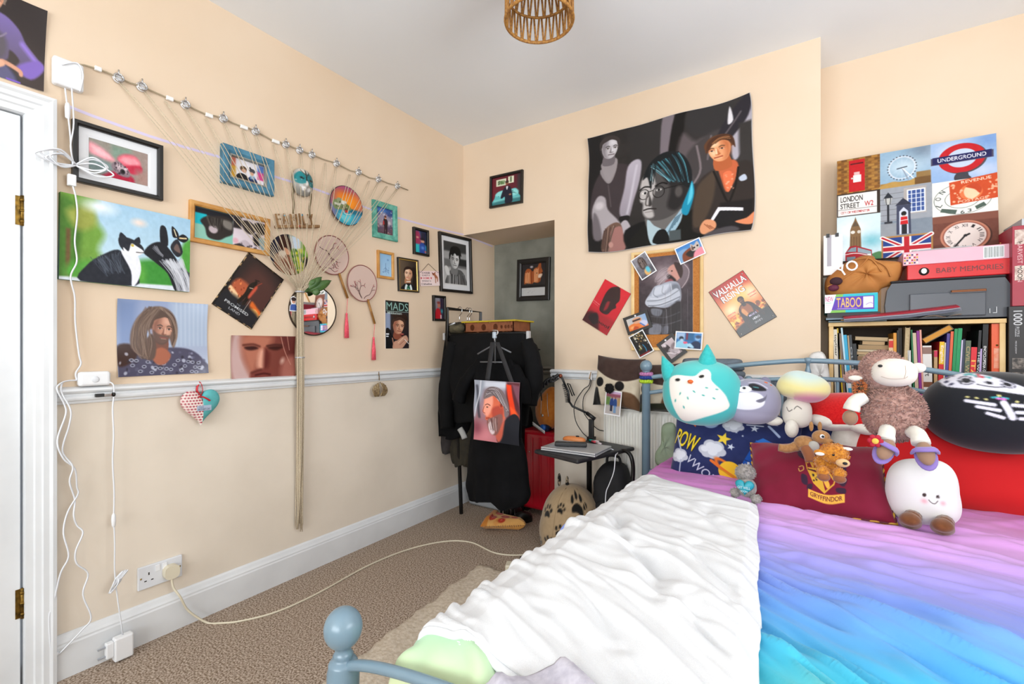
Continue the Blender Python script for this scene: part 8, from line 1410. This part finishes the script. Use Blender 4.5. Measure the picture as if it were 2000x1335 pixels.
# --- white carrier
a_, b2 = YP(1608, 518, 2.78), YP(1646, 456, 2.78); t = thing('gift_bag', 'white paper gift bag with a grey stripe at the alcove edge', 'bag', T(a_.x, 2.78, a_.z-.05)); w = b2.x-a_.x; h = b2.z-a_.z+.05; obj('bag', MB().box((0, 0, 0), (w, .12, h)), paper, t, bevel=.003); obj('stripe', MB().box((w*.2, -.0008, h*.22), (w*.42, .0, h)), mat('grey_stripe', '#a4a0aa', .5), t); 
for x in (.15, .62): obj('clip', MB().box((w*x, -.004, h-.012), (w*x+.014, .006, h+.006)), blk, t)
prop(obj('book', MB().box((a_.x-.0, 2.82, ZT+.07), (a_.x+w+.02, 2.98, a_.z-.055)), bmat('#8a8478')), 'grey box file propping up the white gift bag', 'box')
# --- London canvas, leaning against the alcove wall
q = [YP(a, b_, 2.93) for a, b_ in ((1632,319),(1938,255),(1954,495),(1637,510))]; c = sum(q, Vector())/4; w = ((q[1]-q[0]).length+(q[2]-q[3]).length)/2; h = ((q[0]-q[3]).length+(q[1]-q[2]).length)/2; X_ = ((q[1]-q[0])+(q[2]-q[3])); X_.y = 0; X_.normalize(); Y_ = Vector((-X_.z, .10, X_.x)).normalized(); Z_ = X_.cross(Y_); Y_ = Z_.cross(X_)
t = thing('london_canvas', 'canvas collage of nine London sights leaning on the alcove wall', 'picture', frame_m(c+Vector((0, 0, .0)), X_, Y_, Z_))
nl = lambda X, Y: ((X-(200+(Y-375)*.03))/(14.6), (Y-(375-(X-200)*.2075))/(9.3-(X-200)*-.0013))
def zz(*k): return [nl(*i) for i in k]
p = Pic(300, 290, '#b8c8d8').tex(.04, 30)
# brick and post box
A = (0, 0, 29.6, 34); p.rect(0,0,29.8,34,'#8a5c26').tex(.02,4)
for j in range(13):
    for i in range(8): p.rect(i*4.2+(j % 2)*2-1, j*2.7+.2, i*4.2+(j % 2)*2+2.8, j*2.7+2.3, ('#9a6a2c','#7a4e20','#a87834','#6a451c')[(i*3+j*5) % 4], 1, .9)
p.rect(29.8,0,101,101,'#c8d4dc',1); p.rect(8.5,2,19.5,33,'#b8141c').rect(9.5,5,18.5,6.4,'#5a0c10').rect(12,14,16,17,'#d8b0b0').rect(11.5,17,17,24,'#e8e4e0').rect(10,19,12,20.5,'#c8c0bc')
# wheel
p.rect(29.8,0,62,34.5,'#8aa8c0').glow(46,16,14,10,'#c8d8e0',.8).glow(58,2,12,10,'#6a7888',.8).rect(30,30,62,34.5,'#9a7438',2).poly([(30,32),(38,29),(46,31),(54,28),(54,35),(30,35)],'#b08a48',2).rect(53,23,62,30,'#8a6a3c',2).rect(52,28,62,34.5,'#6a4a24',2)
for r_, ww in ((8.6,.5),(8.0,.3)): p.line([(44+r_*math.cos(k*PI/20), 17+r_*1.22*math.sin(k*PI/20)) for k in range(41)], ww, '#d8dce4')
for k in range(26): a = k*PI/13; p.ell(44+9.2*math.cos(a), 17+11.2*math.sin(a), .5, .5, '#3a3c48')
for k in range(12): a = k*PI/6; p.line([(44,17),(44+8*math.cos(a),17+9.7*math.sin(a))], .12, '#c8d0dc', a=.6)
p.line([(44,17),(48,29)],.8,'#8a94a4').line([(44,17),(51,28)],.8,'#e0e4ec').line([(41,17.5),(47,16.5)],1,'#4a5260')
# underground roundel
p.rect(62,0,101,36,'#8aa8d0').glow(74,12,14,14,'#d0d4e4',.8).glow(92,30,14,8,'#c0c8e0',.8).glow(96,4,10,8,'#6a8cc0',.8); p.ell(81,17.6,13.6,12.8,'#4a4044').ell(80,16.8,13.6,12.6,'#b8161e').ell(80.2,16.8,8.6,8.0,'#b8c4da').rect(62,13.5,98,20,'#4a4458',1).rect(63,13.0,97,19.4,'#1c1a50',1).text('UNDERGROUND', 80, 16.2, 28, 3.6, '#e4e4ec').poly([(77,30),(83,30),(84,33),(85,36),(76,36)],'#3a3840',1)
# street sign
p.rect(0,34,29.8,57,'#30241c').rect(.8,35.2,27.6,55.6,'#e6e2de',1.5).text('LONDON', 10.3, 39.6, 15.4, 5.4, '#1c1a1c').text('STREET', 9.2, 46.2, 13.4, 5, '#1c1a1c').text('W2', 22.2, 46, 6, 5, '#b01420').rect(1,49.6,27.4,50.0,'#5a5050').text('CITY OF WESTMINSTER', 12.8, 52.6, 20, 2.3, '#a01c24')
# clock tower and bus
p.rect(0,56.5,30.4,101,'#c8dae0').glow(10,70,12,10,'#e8eeee',.9).glow(24,82,10,8,'#58a8b8',.7).glow(4,90,8,10,'#e4ecec',.8).P([(9,88),(9.4,70),(10.4,66),(12,62),(13,58),(14,62),(15.4,66),(16.6,70),(17,88)],'#7a5c3c',1.5).P([(10.6,67),(13,62),(15.6,67)],'#5a4a38').ell(11.2,72.5,1.5,1.5,'#d8d4cc').ell(15.4,72.5,1.2,1.5,'#c8c0b4')
for k in range(4): p.line([(10+k*1.9,77),(10+k*1.9,88)],.4,'#5a4028')
p.poly([(22,96),(30,93),(30,101),(20,101)],'#4a7a4c',2).P([(6,92),(9,86),(13,85.5),(24,91),(24.5,101),(6,101)],'#9a1420',1).P([(7,91),(10,87.5),(13.5,87),(13.5,91.5)],'#7a8a94',1).P([(14.5,87.5),(23.5,92),(23.5,95.5),(14.5,92)],'#8a9aa4',1).line([(6,93.5),(14,93),(24.4,97)],.7,'#e0d0d0').rect(7,96,13,100,'#6a7a84',1).rect(21,94.5,23.6,96.5,'#e4e4e4',1)
# guard, lamp, window
p.rect(30,34.5,62.5,80,'#9498a0').rect(30,66,62.5,80,'#7a8490',2)
for k in range(7): p.line([(30,40+k*5),(46,40+k*5)],.4,'#6a6a6c')
p.rect(45,36.5,59,61,'#a8a09c',2).rect(47,38.5,58.4,60,'#e4e8ee').rect(47.8,39.5,57.6,59,'#38508c',1)
for k in range(1, 4): p.rect(47+k*2.85-.25,39,47+k*2.85+.25,59.5,'#e4e8ee')
for k in range(1, 5): p.rect(47.5,39+k*4-.25,58,39+k*4+.25,'#e4e8ee')
p.rect(34.2,50,35.6,68,'#20222a').rect(32.4,66,37.6,69,'#2a2c34').P([(32.4,44),(37.6,44),(36.6,50),(33.4,50)],'#b8b8b4').P([(31.8,44),(35,38.5),(38.2,44)],'#24262e').line([(33.4,44),(33.8,50)],.5,'#24262e').line([(36.6,44),(36.2,50)],.5,'#24262e').rect(30,68,40,80,'#8c9096',2)
p.P([(39.4,52),(44.5,45.5),(50,52)],'#2a2c3c').P([(40.4,52),(49,52),(49.4,79),(40.2,79)],'#3a3e54').poly([(42,79),(42,58),(44.8,54),(47.6,58),(47.8,79)],'#c8ccdc',1,False).ell(44.9,60,1.7,2.0,'#15120f').P([(43,63),(47,63),(47.6,70),(42.6,70)],'#c0141c').rect(43.4,70,46.8,79,'#1c1c24').line([(42.8,66.5),(47.4,66)],.5,'#f0e8e8').ell(45,62.4,.8,.7,'#d8a890')
# stamp
p.rect(62.5,36,101,67,'#e2e0da'); 
for r_ in (16.5, 10): p.line([(80+r_*math.cos(k*PI/24), 53+r_*.82*math.sin(k*PI/24)) for k in range(49)], .3, '#3a4a40')
p.text('L', 66.5, 57, 2.6, 3.6, '#3a4440', ang=-60).text('O', 66, 51, 2.8, 3.6, '#3a4440', ang=-80).text('N', 68.5, 45.5, 2.8, 3.4, '#3a4440', ang=-50).text('6', 80, 64.8, 2.4, 3, '#3a4440').text('3', 84, 64, 2.2, 3, '#3a4440').P([(68,60),(77,62.5),(76,66),(67,63)],'#4a5a50').P([(87,61),(92,58),(93.5,61),(88,64)],'#4a5a50')
p.P([(72.6,37.5),(100,34),(101,55.5),(73.2,58)],'#c0461c').ell(85,48,6.5,6.8,'#d87040',2).poly([(81,46),(84,42),(89,44),(90,50),(86,54),(82,52)],'#ecc4a0',2).poly([(82,43),(87,40.5),(91,45),(90,50),(87,46)],'#b8401c',2).text('REVENUE', 88, 38, 17, 2.6, '#f0d0b8', ang=-5).text('POSTAGE', 86, 55, 17, 2.4, '#e8c0a4', ang=-4).spots(14,(74,40,80,56),(.5,1),['#e8b090'],5).spots(14,(94,38,100,54),(.5,1),['#e8b090'],8)
# station clock
p.rect(62.5,67,101,101,'#6a3a2c').tex(.02,6).rect(62.5,67,101,73,'#7a4838',2).rect(62.5,92,101,101,'#5a3024',3).ell(81.5,86.5,14.6,13.6,'#3c2018',2).ell(81,86,14.2,13.2,'#b87860',1.5).ell(81,86,12.8,12.0,'#8a4c3c',1.5).ell(81,86,12.0,11.2,'#d8cac4',1.5)
for k, nm in enumerate(('XII','I','II','III','IV','V','VI','VII','VIII','IX','X','XI')): a = k*PI/6; p.text(nm, 81+9.6*math.sin(a), 86-9.2*math.cos(a), 1.0+len(nm)*.75, 2.6, '#2a2022', False, k*30)
p.line([(81,86),(75,95)],1.2,'#1a1416').line([(81,86),(83.5,84.5)],1.4,'#1a1416').ell(81.4,85.6,1.1,1.1,'#1a1416')
# flag
p.rect(30.4,80,62.5,101,'#a87840').rect(31.4,81.5,61.4,101,'#1f3c80',1)
for a, b_ in (((31,81),(61.6,103)), ((61.6,81),(31,103))): p.line([a, b_], 3.4, '#e4dcd8').line([a, b_], 1.4, '#b01824')
p.rect(43.6,81.5,49.4,101,'#e4dcd8').rect(31.4,89,61.4,95,'#e4dcd8').rect(44.8,81.5,48.2,101,'#b01824').rect(31.4,90.2,61.4,93.8,'#b01824')
b = MB(); sheet(b, p, w, h, .0185); obj('printed_face', b, PM, t); obj('stretcher', MB().box((-w/2, -h/2, 0), (w/2, h/2, .018)), mat('canvas_side', '#8a7a6a', .8, col2='#6a84a0', scale=5), t)
# --- stack of puzzle boxes at the right
RX0 = YP(1977, 560, 2.72).x
def pbox(label, x0, z0, h, c, name='puzzle_box', rot=0, deco=None, d=.27, w=.30, y0=2.72):
    t = thing(name, label, 'box', T(x0, y0, z0) @ R('Z', rot)); obj('carton', MB().box((0, 0, 0), (w, d, h)), c, t, bevel=.0015)
    if deco: deco(t, w, h)
    return t
fm = lambda: frame_m((0, -.0006, 0), (1, 0, 0), (0, 0, 1), (0, -1, 0)); vm = lambda x, z: frame_m((x, -.0008, z), (0, 0, -1), (1, 0, 0), (0, -1, 0))
def deco_crim(t, w, h):
    b = MB(); put_text(b, 'HARVEST MOON', (0, 0, 0), h*.5, .014, 0, vm(.022, h*.55)); obj('lettering', b, mat('pale_pink_print', '#e0b0b4', .5), t); [obj('label', MB().box((.007, -.0008, h*q), (.05, 0, h*(q+.18))), mat('photo_label', '#d8c8bc', .5, col2='#a88a80', scale=60), t) for q in (.77, .32)]
def deco_black(t, w, h):
    b = MB(); put_text(b, '1000', (0, 0, 0), h*.15, .026, 0, vm(.026, h*.88), True); put_text(b, 'PUZZLE', (0, 0, 0), h*.10, .012, 0, vm(.024, h*.74)); put_text(b, 'PIECES JIGSAW', (0, 0, 0), h*.13, .006, 0, vm(.020, h*.58)); obj('lettering', b, mat('silver_print', '#c0c0c4', .5), t); ph = mat('sepia_photo', '#8a8078', .5, col2='#2a2624', scale=70)
    for k in range(3): obj('photo', MB().box((.010, -.0008, h*(.36-.145*k)), (.055, 0, h*(.36-.145*k)+h*.11)), ph, t)
z0 = YP(1980, 785, 2.72).z; z1 = YP(1980, 598, 2.72).z; z2 = YP(1980, 442, 2.72).z
tb_ = thing('side_shelf', 'dark shelf unit holding the puzzle boxes right of the bookcase', 'shelf', T(RX0-.012, 2.72, 0)); zl = z0-.125; obj('top', MB().box((0, 0, zl-.02), (.36, .28, zl)), mat('dark_wood', '#2a201a', .5), tb_)
for x in (.0, .345): obj('side', MB().box((x, 0, 0), (x+.015, .28, zl-.02)), mat('dark_wood'), tb_)
def deco_multi(t, w, h): obj('picture_strip', MB().box((.004, -.0008, h*.15), (.2, 0, h*.85)), mat('collage_print', '#8a7a78', .5, col2='#d8d0cc', scale=80), t)
pbox('grey patterned box under the black puzzle box', RX0-.014, zl+.0005, .052, mat('grey_pattern_card', '#6a6668', .5), deco=deco_multi); pbox('black and red thin box under the black puzzle box', RX0-.012, zl+.054, .062, mat('black_card', '#1a1618', .45), deco=lambda t, w, h: obj('red_label', MB().box((.02, -.0008, h*.3), (.2, 0, h*.8)), mat('red_card_label', '#b01c24', .5), t))
pbox('tall black box lettered 1000 PUZZLE with sepia photos', RX0-.010, zl+.1175, z1-zl-.1175, mat('black_card'), deco=deco_black); pbox('crimson box with pale lettering stacked on the black puzzle box', RX0, z1+.001, z2-z1, mat('crimson_card', '#9a1c34', .4), deco=deco_crim)
prop(obj('wooden_strip', MB().box((0, 0, 0), (.30, .014, .012)), oak, M=T(YP(1958, 470, 2.86).x, 2.86, YP(1958, 478, 2.86).z) @ R('Y', -48)), 'slim wooden strip leaning on the wall above the crimson box', 'wooden strip')
prop(obj('plastic_bag', MB().ell((2.865, 2.86, z1+.17), (.035, .08, .06), 20, 14, fn=lambda q: q*(1+.15*math.sin(q.x*130+q.z*80))), mat('clear_bag_film', '#b8a8a0', .2, alpha=.5)), 'crumpled clear plastic bag between the canvas and the crimson box', 'bag')
prop(obj('picture_book', MB().box((RX0+.03, 2.73, z2+.003), (RX0+.28, 2.95, z2+.03)), bmat('#b8bcc0')), 'pale book lying on top of the crimson box', 'book')
t, b, c = cloth_lump('carrier_bag', 'crumpled white plastic bag between the chimney breast and bookcase', 'bag', 2.66, [(1578,700),(1598,686),(1612,694),(1620,730),(1622,764),(1600,770),(1580,766)], .03, None, 4); obj('film', b, mat('white_film', '#d4d2d0', .4, col2='#e0dedc', scale=40), t, weld=True)
# ================================================================ woven pendant shade
rat = mat('woven_cane', '#8a5a2c', .7, col2='#b8843c', scale=120, bump=(.5, .002)); zc = 2.345; pr = ray(1053, 0); d0 = .13/ (67/908); cx, cy = CAM.x+ray(1053, 30).x*d0, CAM.y+ray(1053, 30).y*d0
r0 = .128; zb = CAM.z+(HY-40)/FPX*d0; t = thing('pendant_shade', 'woven cane pendant lampshade hanging from the ceiling', 'pendant lamp', T(cx, cy, zb))
ring = lambda r_, z: [(r_*math.cos(k*PI/24), r_*math.sin(k*PI/24), z) for k in range(48)]
lv = [(r0, 0), (r0*.99, .10), (r0*.90, .19), (.07, .255)]
for r_, z in lv: obj('hoop', MB().tube(ring(r_, z), .0062 if z == 0 else .005, 8, closed=True), rat, t)
for i in range(3):
    b = MB(); n = 26; (ra, za), (rb_, zb_) = lv[i], lv[i+1]
    for k in range(n):
        for s in (-.30, .30):
            a0, a1 = 2*PI*(k+s*.25)/n, 2*PI*(k+s*1.15)/n; b.tube([(ra*math.cos(a0), ra*math.sin(a0), za), (rb_*math.cos(a1), rb_*math.sin(a1), zb_)], .0042, 5)
    obj('woven_stays', b, rat, t)
obj('lamp_holder', MB().lathe([(.0, .20), (.018, .20), (.02, .25), (.014, .275), (.0, .28)], 16), wpl, t); obj('bulb', MB().lathe([(.0, .10), (.02, .105), (.03, .13), (.026, .16), (.014, .19), (.013, .205)], 20), mat('frosted_bulb', '#ececea', .2), t); obj('flex', MB().tube([(0, 0, .27), (0, 0, CEIL-zb-.02)], .004, 8), wpl, t); obj('ceiling_rose', MB().lathe([(.0, CEIL-zb-.03), (.03, CEIL-zb-.028), (.045, CEIL-zb-.008), (.046, CEIL-zb)], 24), wpl, t)
